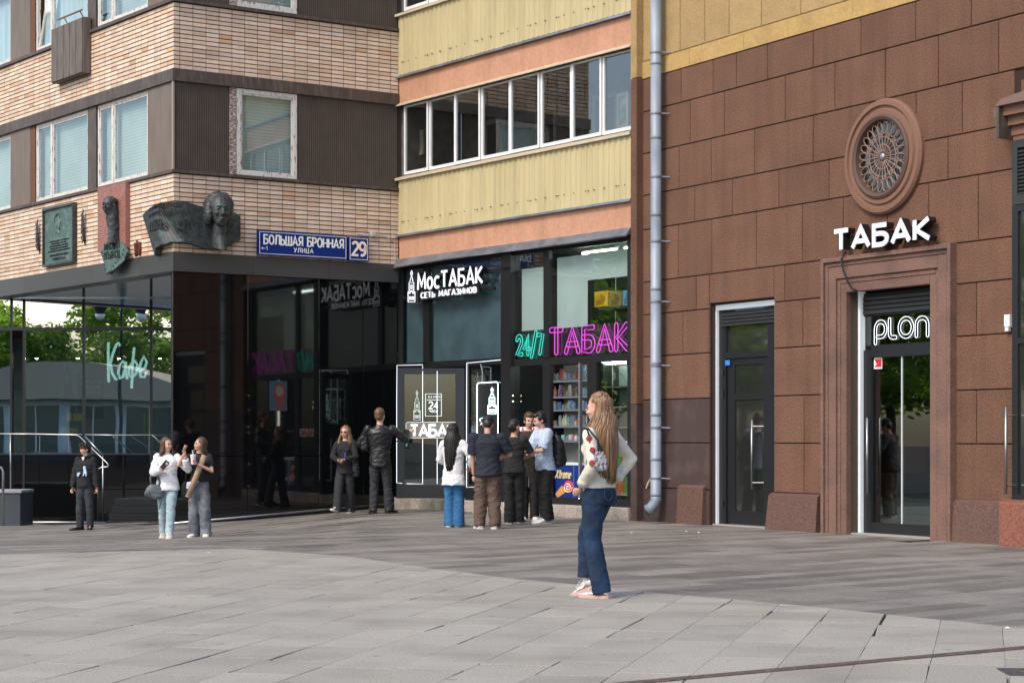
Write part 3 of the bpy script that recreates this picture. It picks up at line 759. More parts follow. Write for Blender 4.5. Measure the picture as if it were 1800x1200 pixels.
def rail(label, parts):
    r_ = root('railing', uf.sub(UX(parts[0][1][0][0]), 0, 0), label, 'railing')
    for nm, pts, rad in parts:
        obj(nm, MB().tube([(uf.px(x,y,d)[0], d, uf.px(x,y,d)[1]) for x,y,d in pts], rad, 8), m_steel, r_, uf.M, smooth=True)
rail('brushed steel railing with a long level handrail bending down to a looped end', [
    ('handrail', [(-60,762,1.0),(60,762.5,1.0),(134,764,.95),(140,767,.9),(165,791,.6),(189,814,.3),(191,817,.3),(189,820,.3),(178,821,.3),(173,824,.3),(172.5,830,.3),(172.5,914,.3)], .013),
    ('post', [(18.5,764,1.0),(18.5,866,1.0)], .014), ('post', [(-40,764,1.0),(-40,866,1.0)], .014)])
rail('brushed steel handrail running along the cafe glass and sloping down at the corner', [
    ('handrail', [(150,764,2.6),(200,764.5,2.6),(266,764,2.6),(270,766,2.6),(288,784,2.4)], .013), ('post', [(181,800,2.5),(181,914,2.5)], .018), ('handrail', [(150,767,2.2),(181,800,2.0)], .02)])
rail('short looped steel rail at the extreme left edge', [('handrail', [(-30,820,-.4),(-3,820,-.4),(3,822,-.4),(5.5,828,-.4),(5.5,930,-.4)], .026)])

# ------------------------------------------------------------------ memorial plaques on the brick
m_brz = mat('green_bronze', (.085,.135,.12), .5, metal=.15, var=.3, vscale=18, col2=(.14,.24,.21), c2lo=.5, c2hi=.75, c2scale=7, bump=.25, bscale=60)
m_brzd = mat('dark_bronze', (.045,.05,.05), .45, metal=.2, var=.35, vscale=14, col2=(.075,.12,.12), c2lo=.5, c2hi=.8, c2scale=5, bump=.35, bscale=70)
m_ink = mat('blackened_relief_and_shade', (.012,.018,.016), .6)  # black of lettering and relief; also paints shade in the bust eyes and mouths
m_redg = mat('red_granite', (.27,.125,.10), .5, var=.45, vscale=45)
def remesh(mb, vox, it=3, fac=.5, disp=None):
    me = mb.mesh('tmp'); o = bpy.data.objects.new('tmp', me); COL.objects.link(o)
    r = o.modifiers.new('r', 'REMESH'); r.mode = 'VOXEL'; r.voxel_size = vox
    if it: s = o.modifiers.new('s', 'SMOOTH'); s.factor = fac; s.iterations = it
    dg = bpy.context.evaluated_depsgraph_get(); out = bpy.data.meshes.new_from_object(o.evaluated_get(dg))
    bpy.data.objects.remove(o); bpy.data.meshes.remove(me)
    if disp:
        vs = out.vertices; nn = [v.normal.copy() for v in vs]
        for v, n_ in zip(vs, nn): v.co = v.co + n_*disp(v.co, n_)
        out.update()
    out.polygons.foreach_set('use_smooth', [True]*len(out.polygons)); out.materials.clear()
    return out
# 1: rectangular plaque with a profile portrait
u0, z1 = FA.px(82, 366); u1, z1b = FA.px(136, 358); zt_ = (FA.px(82,366)[1]+FA.px(136,358)[1])/2; zb_ = (FA.px(84,470)[1]+FA.px(134,461)[1])/2
w_, h_ = u1-u0, zt_-zb_
pl = thing1('memorial_plaque', 'rectangular green bronze plaque with a profile portrait and lettering', 'plaque', FA.sub(u0, 0, zb_)); Mp = WM[pl]
obj('panel', MB().box(.03,w_-.03,-.06,-.005,.03,h_-.03), m_brz, pl, Mp)
fm = MB()
for b in ((0,.045,0,h_),(w_-.045,w_,0,h_),(.045,w_-.045,0,.045),(.045,w_-.045,h_-.045,h_)): fm.box(b[0],b[1],-.10,-.005,b[2],b[3])
obj('frame', fm, m_brzd, pl, Mp)
pf = MB(); cx, cz, s = w_*.48, h_*.70, h_*.16
prof = [(-.55,.75),(-.2,.98),(.25,.95),(.45,.7),(.5,.4),(.7,.05),(.52,-.05),(.5,-.3),(.42,-.55),(.2,-.7),(.5,-1.15),(-.5,-.9),(-.35,-.5),(-.65,-.1)]
pf.prism([(cx+a*s, cz+b*s) for a, b in prof], -.085, -.055)
pf.ell((cx-.1*s,-.075,cz+.3*s),(.55*s,.03,.6*s),12,8); pf.ell((cx+.05*s,-.08,cz-.1*s),(.4*s,.03,.45*s),12,8)
obj('portrait', remesh(pf, .008, 2), m_brz, pl, Mp).data.materials.append(m_brz)
obj('hair', MB().prism([(cx-.55*s,cz+.05*s),(cx-.62*s,cz+.5*s),(cx-.3*s,cz+1.0*s),(cx+.3*s,cz+1.0*s),(cx+.1*s,cz+.75*s),(cx-.2*s,cz+.6*s),(cx-.3*s,cz+.1*s)], -.098, -.06), m_ink, pl, Mp)
for k, wd in enumerate((.62,.5,.6,.56,.72)):
    hh = h_*.026; zz = h_*(.40-.042*k)
    obj('lettering', join(ticks(w_*(.5-wd/2), w_*(.5+wd/2), zz, zz+hh, -.066, -.055, k)), m_ink, pl, Mp)
obj('lettering', join(ticks(w_*.2, w_*.82, h_*.155, h_*.19, -.068, -.055, 8)), m_ink, pl, Mp)
obj('lettering', join(ticks(w_*.3, w_*.74, h_*.085, h_*.13, -.068, -.055, 9)), m_ink, pl, Mp)
# bronze laurel sprigs either side
for x0_, y0_, y1_, lb in ((70,385,445,'dark bronze laurel sprig on the brick, left of the rectangular plaque'),(150,368,431,'dark bronze laurel sprig on the brick between the two portrait plaques')):
    u, za = FA.px(x0_, y0_); _, zb = FA.px(x0_, y1_); hh = za-zb
    r_ = thing1('laurel_sprig', lb, 'ornament', FA.sub(u, -.03, zb))
    obj('stem', MB().tube([(0,.03,0),(.01,-.02,hh*.3),(-.01,-.03,hh*.7),(0,-.02,hh)], [.012,.035,.03,.006], 8), m_brzd, r_, WM[r_], smooth=True)
    for i in range(11):
        sg = -1 if i % 2 else 1; z = hh*(.08+.078*i)
        obj('leaf', MB().ell((sg*.035,-.035,z+.03),(.022,.012,.06),8,6, Matrix.Rotation(sg*.5,3,'Y')), m_brzd, r_, WM[r_], smooth=True)
def head_mb(mb, c, s, R=None, female=False):
    """bust head: skull, face, jaw, nose, brow, lips, eye sockets hinted by relief; faces -y"""
    def e(p, r):
        v = Vector(p)*s; rr = tuple(k*s for k in r)
        mb.ell(Vector(c)+(R @ v if R else v), rr, 14, 10, R)
    e((0,.1,.25),(.68,.8,.78)); e((0,-.18,-.12),(.56,.62,.78)); e((0,-.32,-.62),(.38,.4,.34)); e((0,-.42,-.82),(.2,.22,.16))
    e((0,-.86,-.12),(.1,.16,.26)); e((0,-.95,-.24),(.13,.12,.1)); e((0,-.72,.22),(.42,.14,.08))
    e((0,-.74,-.52),(.2,.1,.05)); e((0,-.72,-.60),(.17,.1,.06)); e((.3,-.62,-.2),(.16,.14,.14)); e((-.3,-.62,-.2),(.16,.14,.14))
    e((.24,-.70,.06),(.12,.08,.06)); e((-.24,-.70,.06),(.12,.08,.06)); e((.68,.05,-.05),(.1,.16,.26)); e((-.68,.05,-.05),(.1,.16,.26))
# 2: red granite slab with bronze bust and unrolled film strip
u0, za = FA.px(180, 335); u1, zb = FA.px(229, 322); zt2 = (za+zb)/2+.03; zb2 = FA.px(205, 440)[1]
g2 = thing1('granite_bust_plaque', 'red granite slab with a bronze bust rising from a film strip', 'plaque', FA.sub(u0, 0, zb2)); Mp = WM[g2]; w_, h_ = u1-u0, zt2-zb2
obj('slab', MB().prism([(0,0),(w_,0),(w_,h_),(0,h_)], -.10, -.004), m_redg, g2, Mp)
bu, bz = FA.px(196, 362, -.2); bx = bu-u0+.02; bz -= zb2
hm = MB(); head_mb(hm, (bx,-.26,bz), .175, Matrix.Rotation(radians(34),3,'Z'))
hm.tube([(bx,-.2,bz-.05),(bx+.01,-.19,bz-.25),(bx+.03,-.17,bz-.45),(bx+.03,-.15,bz-.72)], [(.12,.11),(.13,.11),(.12,.10),(.17,.08)], 14)
EY = Matrix.Rotation(radians(34),3,'Z')
for sx in (-1,1): obj('eye', MB().ell(Vector((bx,-.26,bz))+EY @ Vector((sx*.24,-.745,.04))*.175, (.022,.012,.008), 10, 8, EY), m_ink, g2, Mp, smooth=True)  # dark ellipsoids paint the shade of the eye sockets
obj('mouth', MB().ell(Vector((bx,-.26,bz))+EY @ Vector((0,-.80,-.56))*.175, (.026,.01,.005), 10, 8, EY), m_ink, g2, Mp, smooth=True)  # dark line painted as the shade between the lips
obj('bust', remesh(hm, .009, 1, disp=lambda c, n_: .010*noise.noise(c*14)), m_brzd, g2, Mp).data.materials.append(m_brzd)
obj('hair', remesh(MB().ell((bx-.02,-.22,bz+.085),(.13,.14,.095),14,10), .012, 2, disp=lambda c, n_: .012*noise.noise(c*25)), m_brzd, g2, Mp).data.materials.append(m_brzd)
P_ = lambda x, y: (FA.px(x, y, -.14)[0]-u0, FA.px(x, y, -.14)[1]-zb2)
fl = [P_(190,425), P_(213,425), P_(226,442), P_(220,456), P_(204,474), P_(196,482), P_(188,478), P_(184,458), P_(178,444)]
obj('film_strip', MB().prism(fl, -.165, -.12), m_brz, g2, Mp)
holes = MB()
for i in range(8):
    t = i/7
    x, y = (224-27*t, 444+36*t) if i else (222,441)
    a = P_(x-3.0, y-1.5); holes.box(a[0]-.018, a[0]+.018, -.171, -.12, a[1]-.018, a[1]+.018)
for i in range(5):
    t = i/4; a = P_(182+5*t, 443+30*t); holes.box(a[0]-.015, a[0]+.015, -.171, -.12, a[1]-.018, a[1]+.018)
obj('sprocket_holes', holes, m_ink, g2, Mp)
a, b = P_(186,438), P_(212,438)
obj('lettering', join(stroke_letters('МИХАИЛ', a[0], b[0], a[1]-.03, a[1]+.10, .17, -.175, -.16)), m_ink, g2, Mp)
obj('lettering', join(stroke_letters('УЛЬЯНОВ', a[0]-.02, b[0]+.02, a[1]-.20, a[1]-.07, .17, -.175, -.16)), m_ink, g2, Mp)
obj('scroll_curl', MB().tube([(P_(194,480)[0],-.2,P_(194,480)[1]),(P_(206,473)[0],-.19,P_(206,473)[1]),(P_(221,456)[0],-.16,P_(221,456)[1])], [.03,.028,.02], 10), m_brz, g2, Mp, smooth=True)
# rusty bracket
u, z = FA.px(246, 420)
rbk = thing1('rusty_bracket', 'small rusty metal bracket on the brick beside the granite slab', 'bracket', FA.sub(u, 0, z-.3))
m_rs = mat('rust_brown', (.13,.045,.025), .8, var=.4, vscale=30)
obj('plate', MB().prism([(-.08,.28),(.0,.22),(.06,.24),(.08,.1),(.05,-.02),(.0,.0)], -.05, -.005), m_rs, rbk, WM[rbk])
obj('spike', MB().prism([(-.02,.22),(.03,.22),(.045,.02),(.02,-.04)], -.12, -.05), m_rs, rbk, WM[rbk])
# 3: bronze scroll wrapped round the corner with a bust of a woman
M3 = Matrix.Translation((C_[0], C_[1], 0))
sc3 = thing1('bronze_scroll_plaque', 'large dark bronze scroll wrapped round the corner with a bust of a woman', 'plaque', M3)
def wrap(s, d):   # distance s round the corner (negative on facade A), stand-off d
    k = .13
    if s < -k: p = FA.w(s, -d, 0)
    elif s > k: p = FB.w(s, -d, 0)
    else:
        t = (s+k)/(2*k); a = FA.w(-k, -d, 0); b = FB.w(k, -d, 0); c = (FA.w(0, -d, 0)+FB.w(0, -d, 0))/2
        p = a*(1-t)**2 + c*2*t*(1-t) + b*t*t
    return p
def pxs(x, y):
    if x < 305: u, z = FA.px(x, y, -.15)
    else: u, z = FB.px(x, y, -.15)
    return u, z
topl = [(250,378),(262,368),(280,358),(305,353),(330,356),(352,362),(372,366),(395,366),(418,376),(424,378)]
botl = [(272,450),(273,436),(290,428),(305,424),(330,426),(352,434),(378,440),(395,437),(418,425),(424,422)]
N_ = 40
def samp(pl_, t):
    q_ = [pxs(*p) for p in pl_]; ss = [p[0] for p in q_]; s = ss[0]+(ss[-1]-ss[0])*t
    for i in range(len(q_)-1):
        if s <= ss[i+1]+1e-9:
            f = (s-ss[i])/(ss[i+1]-ss[i]+1e-9); return s, q_[i][1]+(q_[i+1][1]-q_[i][1])*f
    return q_[-1]
sc = MB(); rings = []
for i in range(N_+1):
    t = i/N_; s1, zt1 = samp(topl, t); s2, zb1 = samp(botl, t); ring = []
    for (s_, z_, d_) in ((s1,zt1,.15),(s2,zb1,.15),(s2,zb1,.03),(s1,zt1,.03)):
        p = wrap(s_, d_+.03*sin(t*5)); ring.append((p.x-C_[0], p.y-C_[1], z_))
    rings.append(ring)
sc.loft(rings); obj('scroll', sc, m_brzd, sc3, M3)
def onscroll(mbs, u_off):
    for mb in mbs:
        mb.v = [tuple((lambda p: (p.x-C_[0], p.y-C_[1], z + .10*sin((x+.9)*2.0)-.08))(wrap(x, .155+.03*sin(((x+.97)/2.2)*5)-y))) for x, y, z in mb.v]
    return join(mbs)
for t_, a, b, z0_, z1_ in ((None, -.62, .10, 5.56, 5.62), (None, -.62, .22, 5.44, 5.5), ('ЛЮБОВЬ', -.6, -.08, 5.18, 5.34), ('ОРЛОВА', .05, .62, 5.16, 5.32)):
    obj('lettering', onscroll(stroke_letters(t_, a, b, z0_, z1_, .16, -.004, .01) if t_ else ticks(a, b, z0_, z1_, -.004, .01), 0), mat('worn_bronze', (.03,.032,.032), .5, metal=.2), sc3, M3)
hu, hz = FB.px(387, 371, -.3)
hm = MB(); Rb = Matrix.Rotation(radians(-14),3,'Z'); head_mb(hm, (hu,-.30,hz), .30, Rb, True)
hm.tube([(hu+.02,-.24,hz-.2),(hu+.03,-.2,hz-.42),(hu+.03,-.14,hz-.66)], [(.14,.13),(.16,.13),(.30,.12)], 16)
for sx in (-1,1): obj('eye', MB().ell(Vector((hu,-.30,hz))+Rb @ Vector((sx*.24,-.745,.04))*.30, (.036,.018,.013), 10, 8, Rb), m_ink, sc3, FB.M, smooth=True)  # socket shade painted by dark ellipsoids, as on the other bust
obj('mouth', MB().ell(Vector((hu,-.30,hz))+Rb @ Vector((0,-.81,-.56))*.30, (.042,.014,.007), 10, 8, Rb), m_ink, sc3, FB.M, smooth=True)  # lip shade painted by a dark ellipsoid
obj('bust', remesh(hm, .010, 1, disp=lambda c, n_: .003*noise.noise(c*12)), m_brzd, sc3, FB.M).data.materials.append(m_brzd)
hr = MB(); hr.ell((hu+.03,-.17,hz+.10),(.285,.24,.285),16,10, Rb); hr.ell((hu+.21,-.22,hz-.12),(.13,.15,.2),12,8); hr.ell((hu-.2,-.2,hz-.05),(.09,.15,.2),12,8); hr.ell((hu+.17,-.2,hz-.3),(.09,.1,.1),12,8)
obj('hair', remesh(hr, .014, 2, disp=lambda c, n_: .018*noise.noise(Vector((c.x*9,c.y*9,c.z*22)))), m_brzd, sc3, FB.M).data.materials.append(m_brzd)

# ------------------------------------------------------------------ ribbed equipment box on the upper brick
u0 = FA.px(105, 90)[0]; u1 = FA.px(160, 90)[0]; za = FA.px(130, 44)[1]; zb = FA.px(130, 140)[1]
ac = thing1('equipment_box', 'brown slatted equipment box hung on the upper brick band', 'box', FA.sub(u0, 0, zb)); Mp = WM[ac]; w_, h_ = u1-u0, za-zb
obj('case', MB().box(0, w_, -.16, -.0, 0, h_), m_ribbed, ac, Mp)
n = 5
for i in range(n): obj('slat', MB().box(w_*i/n+.012, w_*(i+1)/n-.012, -.19, -.162, .01, h_-.01, .006), mat('box_slat', (.13,.105,.09), .6, var=.25, vscale=6, stretch=(3,3,.5)), ac, Mp)
obj('side_panel', MB().box(w_+.001, w_+.02, -.17, -.01, .0, h_), MATS['box_slat'], ac, Mp)
obj('top_bar', MB().tube([(-.05+w_*.3,-.20,h_+.13),(w_+.02,-.20,h_+.13)], .02, 6), mat('rust_bar', (.25,.17,.12), .6), ac, Mp)
for x in (w_*.45, w_*.95): obj('bar_bracket', MB().tube([(x,-.20,h_+.12),(x,-.12,h_-.01)], .012, 6), MATS['rust_bar'], ac, Mp)
# ------------------------------------------------------------------ street name sign
u0, za = FB.px(452, 404, -.06); u1, _ = FB.px(608, 412, -.06); zt3 = (FB.px(452,404,-.06)[1]+FB.px(645,418,-.06)[1])/2; zb3 = (FB.px(452,448,-.06)[1]+FB.px(645,459,-.06)[1])/2; h_ = zt3-zb3
m_blue = mat('sign_blue', (.006,.026,.17), .65, spec=.2); m_sw = mat('sign_white', (.82,.82,.80), .5)
sg = thing1('street_sign', 'dark blue street name sign with white serif lettering on the brick', 'sign', FB.sub(u0, 0, zb3)); Mp = WM[sg]; w_ = u1-u0
def sign_box(w0, w1, par, Mp):
    obj('panel', MB().box(w0, w1, -.11, -.035, 0, h_), m_blue, par, Mp)
    f = MB(); e = .022; t = .010
    for b in ((w0+e,w0+e+t,e,h_-e),(w1-e-t,w1-e,e,h_-e),(w0+e+t,w1-e-t,e,e+t),(w0+e+t,w1-e-t,h_-e-t,h_-e)): f.box(b[0],b[1],-.113,-.108,b[2],b[3])
    obj('border', f, m_sw, par, Mp)
    for x in (w0+.15, w1-.15): obj('bracket', MB().box(x-.02,x+.02,-.035,-.002,.05,h_-.05), m_black, par, Mp)
sign_box(0, w_, sg, Mp)
for mb in stroke_letters('БОЛЬШАЯ БРОННАЯ', .10*w_*.62, w_*.955, h_*.46, h_*.82, .17, -.116, -.109, sp=.24, serif=.09): obj('letter', mb, m_sw, sg, Mp)
obj('lettering', join(stroke_letters('УЛИЦА', w_*.395, w_*.61, h_*.19, h_*.36, .16, -.116, -.109, sp=.4, serif=.06)), m_sw, sg, Mp)
obj('lettering', join(stroke_letters('<1', w_*.035, w_*.10, h_*.2, h_*.34, .16, -.116, -.109)), m_sw, sg, Mp)
ua = FB.px(611, 415, -.06)[0]; ub_ = FB.px(646, 418, -.06)[0]
sn = thing1('house_number_sign', 'square dark blue sign with the white number 29', 'sign', FB.sub(ua, 0, zb3-.01)); Mp = WM[sn]
sign_box(0, ub_-ua, sn, Mp)
for mb in stroke_letters('29', (ub_-ua)*.17, (ub_-ua)*.83, h_*.24, h_*.78, .2, -.116, -.109, sp=.14): obj('digit', mb, mat('number_cream', (.85,.72,.6), .5), sn, Mp)
uj, zj = FB.px(654, 412)
jb = thing1('junction_box', 'small grey junction box on the brick beside the number sign', 'junction box', FB.sub(uj, 0, zj))
m_gr = mat('grey_plastic', (.4,.41,.42), .5)
obj('case', MB().box(-.05,.05,-.07,-.003,-.05,.05,.01), m_gr, jb, WM[jb])
obj('cable', MB().tube([(-.05,-.03,0),(-.2,-.02,-.03),(-.35,-.02,-.01)], .012, 6), m_gr, jb, WM[jb])
obj('cable', MB().tube([(.05,-.03,0),(.3,-.01,-.03),(.5,-.01,-.12),(.52,-.01,-.5)], .01, 6), m_gr, jb, WM[jb])

# reflection of an ice cream advert painted as flat panels on the black glass
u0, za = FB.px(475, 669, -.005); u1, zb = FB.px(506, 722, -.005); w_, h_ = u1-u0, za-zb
ps = thing1('ice_cream_reflection', 'small painted reflection of an ice cream advert on the black glass', 'poster', FB.sub(u0, .03, zb)); Mp = WM[ps]
obj('sheet', MB().box(0, w_, -.008, 0, 0, h_), mat('reflection_blue', (.012,.032,.05), .8), ps, Mp)
obj('scoop', MB().prism([(w_*(.56+.34*cos(a*pi/9)), h_*(.62+.27*sin(a*pi/9))) for a in range(18)], -.011, -.008), mat('reflection_red', (.085,.014,.014), .5), ps, Mp)
obj('scoop', MB().prism([(w_*(.56+.22*cos(a*pi/9)), h_*(.66+.17*sin(a*pi/9))) for a in range(18)], -.014, -.011), mat('reflection_cream', (.09,.07,.06), .5), ps, Mp)
obj('cone', MB().prism([(w_*.26,h_*.55),(w_*.9,h_*.55),(w_*.80,h_*.0),(w_*.42,h_*.0)], -.0105, -.008), mat('reflection_cone', (.06,.018,.012), .5), ps, Mp)
# ------------------------------------------------------------------ yellow-clad building with balconies and shops (facade S)
SL = 7.178
YB = root('balcony_building', FS.M, 'building with yellow corrugated balconies and pink bands over the shopfronts', 'building')
m_yc = mat('yellow_corrugated', (.49,.42,.235), .55, streak=.16, var=.06, vscale=1.6, col2=(.45,.385,.215), c2scale=1.2, stretch=(1,1,.3))
m_pink = mat('pink_render', (.49,.265,.17), .85, streak=.14, var=.10, vscale=25, col2=(.44,.235,.15), c2scale=1.5, bump=.2, bscale=120)
m_zinc = mat('zinc_flashing', (.30,.33,.37), .35, metal=.7, var=.25, vscale=3)
m_cream = mat('cream_flashing', (.48,.41,.30), .5, var=.08)
def strip_prof(name, prof, m, u0=-.06, u1=SL):   # profile of (d, z) swept along u
    mb = MB(); n = len(prof)
    mb.loft([[(u, d, z) for d, z in prof] for u in (u0, u1)]); return obj(name, mb, m, YB, FS.M)
# corrugated aprons built in sheets, with their screws
for z0, z1, sheets in ((5.34, 6.40, 6), (8.45, 9.62, 6)):
    w_ = SL/sheets
    for i in range(sheets):
        obj('corrugated_sheet', corrug(i*w_+.002, (i+1)*w_+.004, z0, z1, 0.1496, .019, d=.0-.002*(i % 2), shape=(.35,.45,.85,.95)), m_yc, YB, FS.M)
    scr = MB()
    for k in range(26):
        u = .12+k*.275+(.05 if k % 3 == 0 else 0); scr.lathe((u, -.03, z0+.24), [(.011,.0),(.011,.02)], 6, axis='y')
        if k % 3 == 0: scr.lathe((u+.07, -.03, z0+.235), [(.011,.0),(.011,.02)], 6, axis='y')
    obj('screw_heads', scr, mat('dark_screw', (.06,.05,.03), .6), YB, FS.M)
for z in (5.30, 8.40):
    strip_prof('flashing', [(.02,z+.05),(-.055,z+.03),(-.06,z-.01),(.02,z+.01)], m_zinc)
obj('render_band', MB().box(0, SL-.005, .02, .3, 4.84, 5.31), m_pink, YB, FS.M)
obj('render_band', MB().box(0, SL-.005, .02, .3, 7.90, 8.41), m_pink, YB, FS.M)
for z in (7.90,): strip_prof('flashing', [(.05,z+.03),(-.06,z-.035),(-.06,z-.06),(.05,z-.02)], m_cream)
for z in (6.46, 9.66): strip_prof('window_sill', [(.10,z+.03),(-.07,z-.02),(-.075,z-.07),(.0,z-.07),(.0,z-.03),(.10,z-.03)], m_cream)
# sagging zinc flashing over the shops
mb = MB(); rings = []
for i in range(25):
    t = i/24; u = -.05+(SL+.03)*t; sag = .05*sin(pi*min(1,t*1.3))
    rings.append([(u,.06,4.87),(u,-.02,4.86),(u,-.13-.02*sin(t*9),4.72+sag*.5-.03*(1-t)),(u,-.12,4.70+sag*.5-.03*(1-t)),(u,.06,4.82)])
mb.loft(rings); obj('flashing', mb, m_zinc, YB, FS.M)
# glazed balconies
pxp = [(706,748),(749,795),(795,839.5),(840.5,891),(892,943.5),(944.5,999),(1000.5,1052.5),(1053.5,1106)]
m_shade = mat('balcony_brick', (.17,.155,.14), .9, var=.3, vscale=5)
def balcony(z0, z1):
    for i, (a, b) in enumerate(pxp):
        ua, ub_ = FS.px(a, 250)[0], FS.px(b, 250)[0]; fw = .045
        f = MB()
        for q in ((ua,ua+fw,z0,z1),(ub_-fw,ub_,z0,z1),(ua+fw,ub_-fw,z0,z0+fw*1.3),(ua+fw,ub_-fw,z1-fw*.7,z1)): f.box(q[0],q[1],.05+.02*(i % 2),.10+.02*(i % 2),q[2],q[3])
        w_ = obj('balcony_window', f, m_white, YB, FS.M)
        obj('pane', MB().box(ua+fw-.004, ub_-fw+.004, .075+.02*(i % 2), .08+.02*(i % 2), z0+fw, z1-fw*.6), g_bal, w_, FS.M)
    obj('balcony_floor', MB().box(.0, SL-.01, .05, 1.5, z0-.35, z0-.28), m_shade, YB, FS.M)
    obj('balcony_wall', MB().box(.0, SL-.01, 1.5, 1.6, z0-.3, z1+.1), m_shade, YB, FS.M)
    obj('balcony_end_wall', MB().box(SL-.06, SL-.012, .11, 1.5, z0-.3, z1+.1), mat('white_end_wall', (.50,.52,.53), .8), YB, FS.M)
    obj('balcony_end_wall', MB().box(-.05, -.01, .11, 1.5, z0-.3, z1+.1), m_shade, YB, FS.M)
    obj('balcony_ceiling', MB().box(.0, SL-.01, .12, 1.5, z1+.02, z1+.06), mat('balcony_ceiling', (.34,.30,.26), .9), YB, FS.M)
    for ua, ub_ in ((.9,1.5),(2.55,3.2),(4.3,5.0)):
        d = obj('balcony_door', MB().box(ua, ub_, 1.44, 1.5, z0-.25, z1-.25), mat('balcony_door', (.35,.34,.32), .6), YB, FS.M)
        obj('pane', MB().box(ua+.09, ub_-.09, 1.43, 1.44, z0+.1, z1-.35), m_black, d, FS.M)
balcony(6.50, 7.84); balcony(9.70, 11.0)
obj('parapet', MB().box(0, SL, .0, .3, 11.02, 12.0), m_pink, YB, FS.M)
obj('roof', MB().box(0, SL, .3, 6, 11.8, 12.0), m_fascia, YB, FS.M)
for u in (.05, .62):
    pass
obj('seam_wall', MB().box(-.12, -.052, .03, .5, 4.6, 12.0), m_fascia, YB, FS.M)
# things on the balcony: picture frame, boxes
for (x0,x1,y0,y1,lb,nm,cc) in ((727,744,232,272,'small picture leaning behind the leftmost balcony pane','picture',(.42,.36,.2)),(1084,1104,165,222,'pink picture frame behind the rightmost balcony pane','picture',(.62,.44,.36))):
    u0, za = FS.px(x0, y0, .5); u1, zb = FS.px(x1, y1, .5); r_ = root(nm, FS.sub(u0,.5,zb), lb, 'picture')
    w_, h_ = u1-u0, za-zb; f = MB()
    for q in ((0,.05,0,h_),(w_-.05,w_,0,h_),(.05,w_-.05,0,.05),(.05,w_-.05,h_-.05,h_)): f.box(q[0],q[1],0,.03,q[2],q[3])
    obj('frame', f, mat('frame_'+str(x0), cc, .6), r_, WM[r_]); obj('print', MB().box(.05,w_-.05,.01,.02,.05,h_-.05), mat('print_'+str(x0), (.3,.32,.3), .7, var=.5, vscale=6), r_, WM[r_])

# ---- ground floor structure
U = lambda x, y=700, d=0.0: FS.px(x, y, d)[0]
Z = lambda x, y, d=0.0: FS.px(x, y, d)[1]
m_curb = mat('concrete_curb', (.33,.29,.25), .9, var=.2, vscale=20, col2=(.2,.18,.16), c2scale=3, bump=.3, bscale=60)
cu = [0.0, 1.45, 3.0, 4.4, 5.8, SL]
for i in range(5): obj('curb_stone', MB().box(cu[i]+.003, cu[i+1]-.003, -.10, .35, -.3, .205, .012), m_curb, YB, FS.M)
DS = .12        # shopfront plane
fr = MB()
def bar(x0, x1, y0, y1, d0=DS-.03, d1=DS+.05, par=None, m=None, nm='frame_bar', xr=None, yr=None):
    a = U(x0, 700, DS); b = U(x1, 700, DS); xm = (x0+x1)/2
    obj(nm, MB().box(a, b, d0, d1, Z(xm, y1, DS), Z(xm, y0, DS)), m or m_black, par or YB, FS.M)
zt_, zm_, zc_ = 4.75, 2.78, .207
def ubar(u0, u1, z0, z1, d0=DS-.03, d1=DS+.05, m=None, nm='frame_bar'): obj(nm, MB().box(u0, u1, d0, d1, z0, z1), m or m_black, YB, FS.M)
x_ = lambda x: U(x, 700, DS)
zD = Z(760, 641, DS)          # head of the door bay
zR = Z(1000, 637, DS)         # head of the right bay openings
ubar(-.02, x_(702), zc_, zt_, d1=DS+.06); ubar(x_(746), x_(755), zD, zt_); ubar(x_(820), x_(826), zc_, zD-.05)
ubar(x_(888), x_(905), zc_, zt_, DS-.10, DS+.12); ubar(x_(957.5), x_(967), Z(960,632,DS), zt_); ubar(x_(1107.5), SL, zc_, zt_, DS-.06, DS+.1)
ubar(x_(702), x_(888), zD-.05, zD+.06); ubar(x_(702), x_(888), zt_-.1, zt_); ubar(x_(905), x_(1107.5), zt_-.09, zt_)
ubar(x_(905), x_(1107.5), zR-.02, zm_); ubar(x_(890), x_(1107.5), zc_, zc_+.12)
ubar(x_(956), x_(969), zc_+.12, zR-.02); ubar(x_(1036), x_(1052), zc_+.12, zR-.02, DS-.05, DS+.1); ubar(x_(1021.5), x_(1024), zc_+.12, zR-.02, DS-.06, DS+.0, mat('grey_alu', (.3,.32,.35), .35, metal=.6))
ubar(x_(826), x_(888), zc_, zc_+.30)
# panes
def pane(x0, x1, z0, z1, gmat, d=DS, nm='pane'): return obj(nm, MB().box(x_(x0), x_(x1), d+.0, d+.008, z0, z1), gmat, YB, FS.M)
pane(702,746,zD+.06,zt_-.1,g_shopdark); pane(755,888,zD+.06,zt_-.1,g_shopdark); pane(826,888,zc_+.3,zD-.05,g_shopdark)
pane(905,957.5,zm_,zt_-.09,g_shop); pane(967,1107.5,zm_,zt_-.09,g_shop); pane(905,956,zc_+.12,zR-.02,g_shop); pane(1052,1107.5,zc_+.12,zR-.02,g_shop)
# dark film behind the upper left glass
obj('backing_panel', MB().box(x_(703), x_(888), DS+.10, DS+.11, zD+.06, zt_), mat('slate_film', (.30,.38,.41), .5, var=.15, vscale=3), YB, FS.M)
obj('backing_panel', MB().box(x_(826), x_(888), DS+.10, DS+.11, zc_, zD), mat('dark_film', (.02,.022,.022), .4), YB, FS.M)
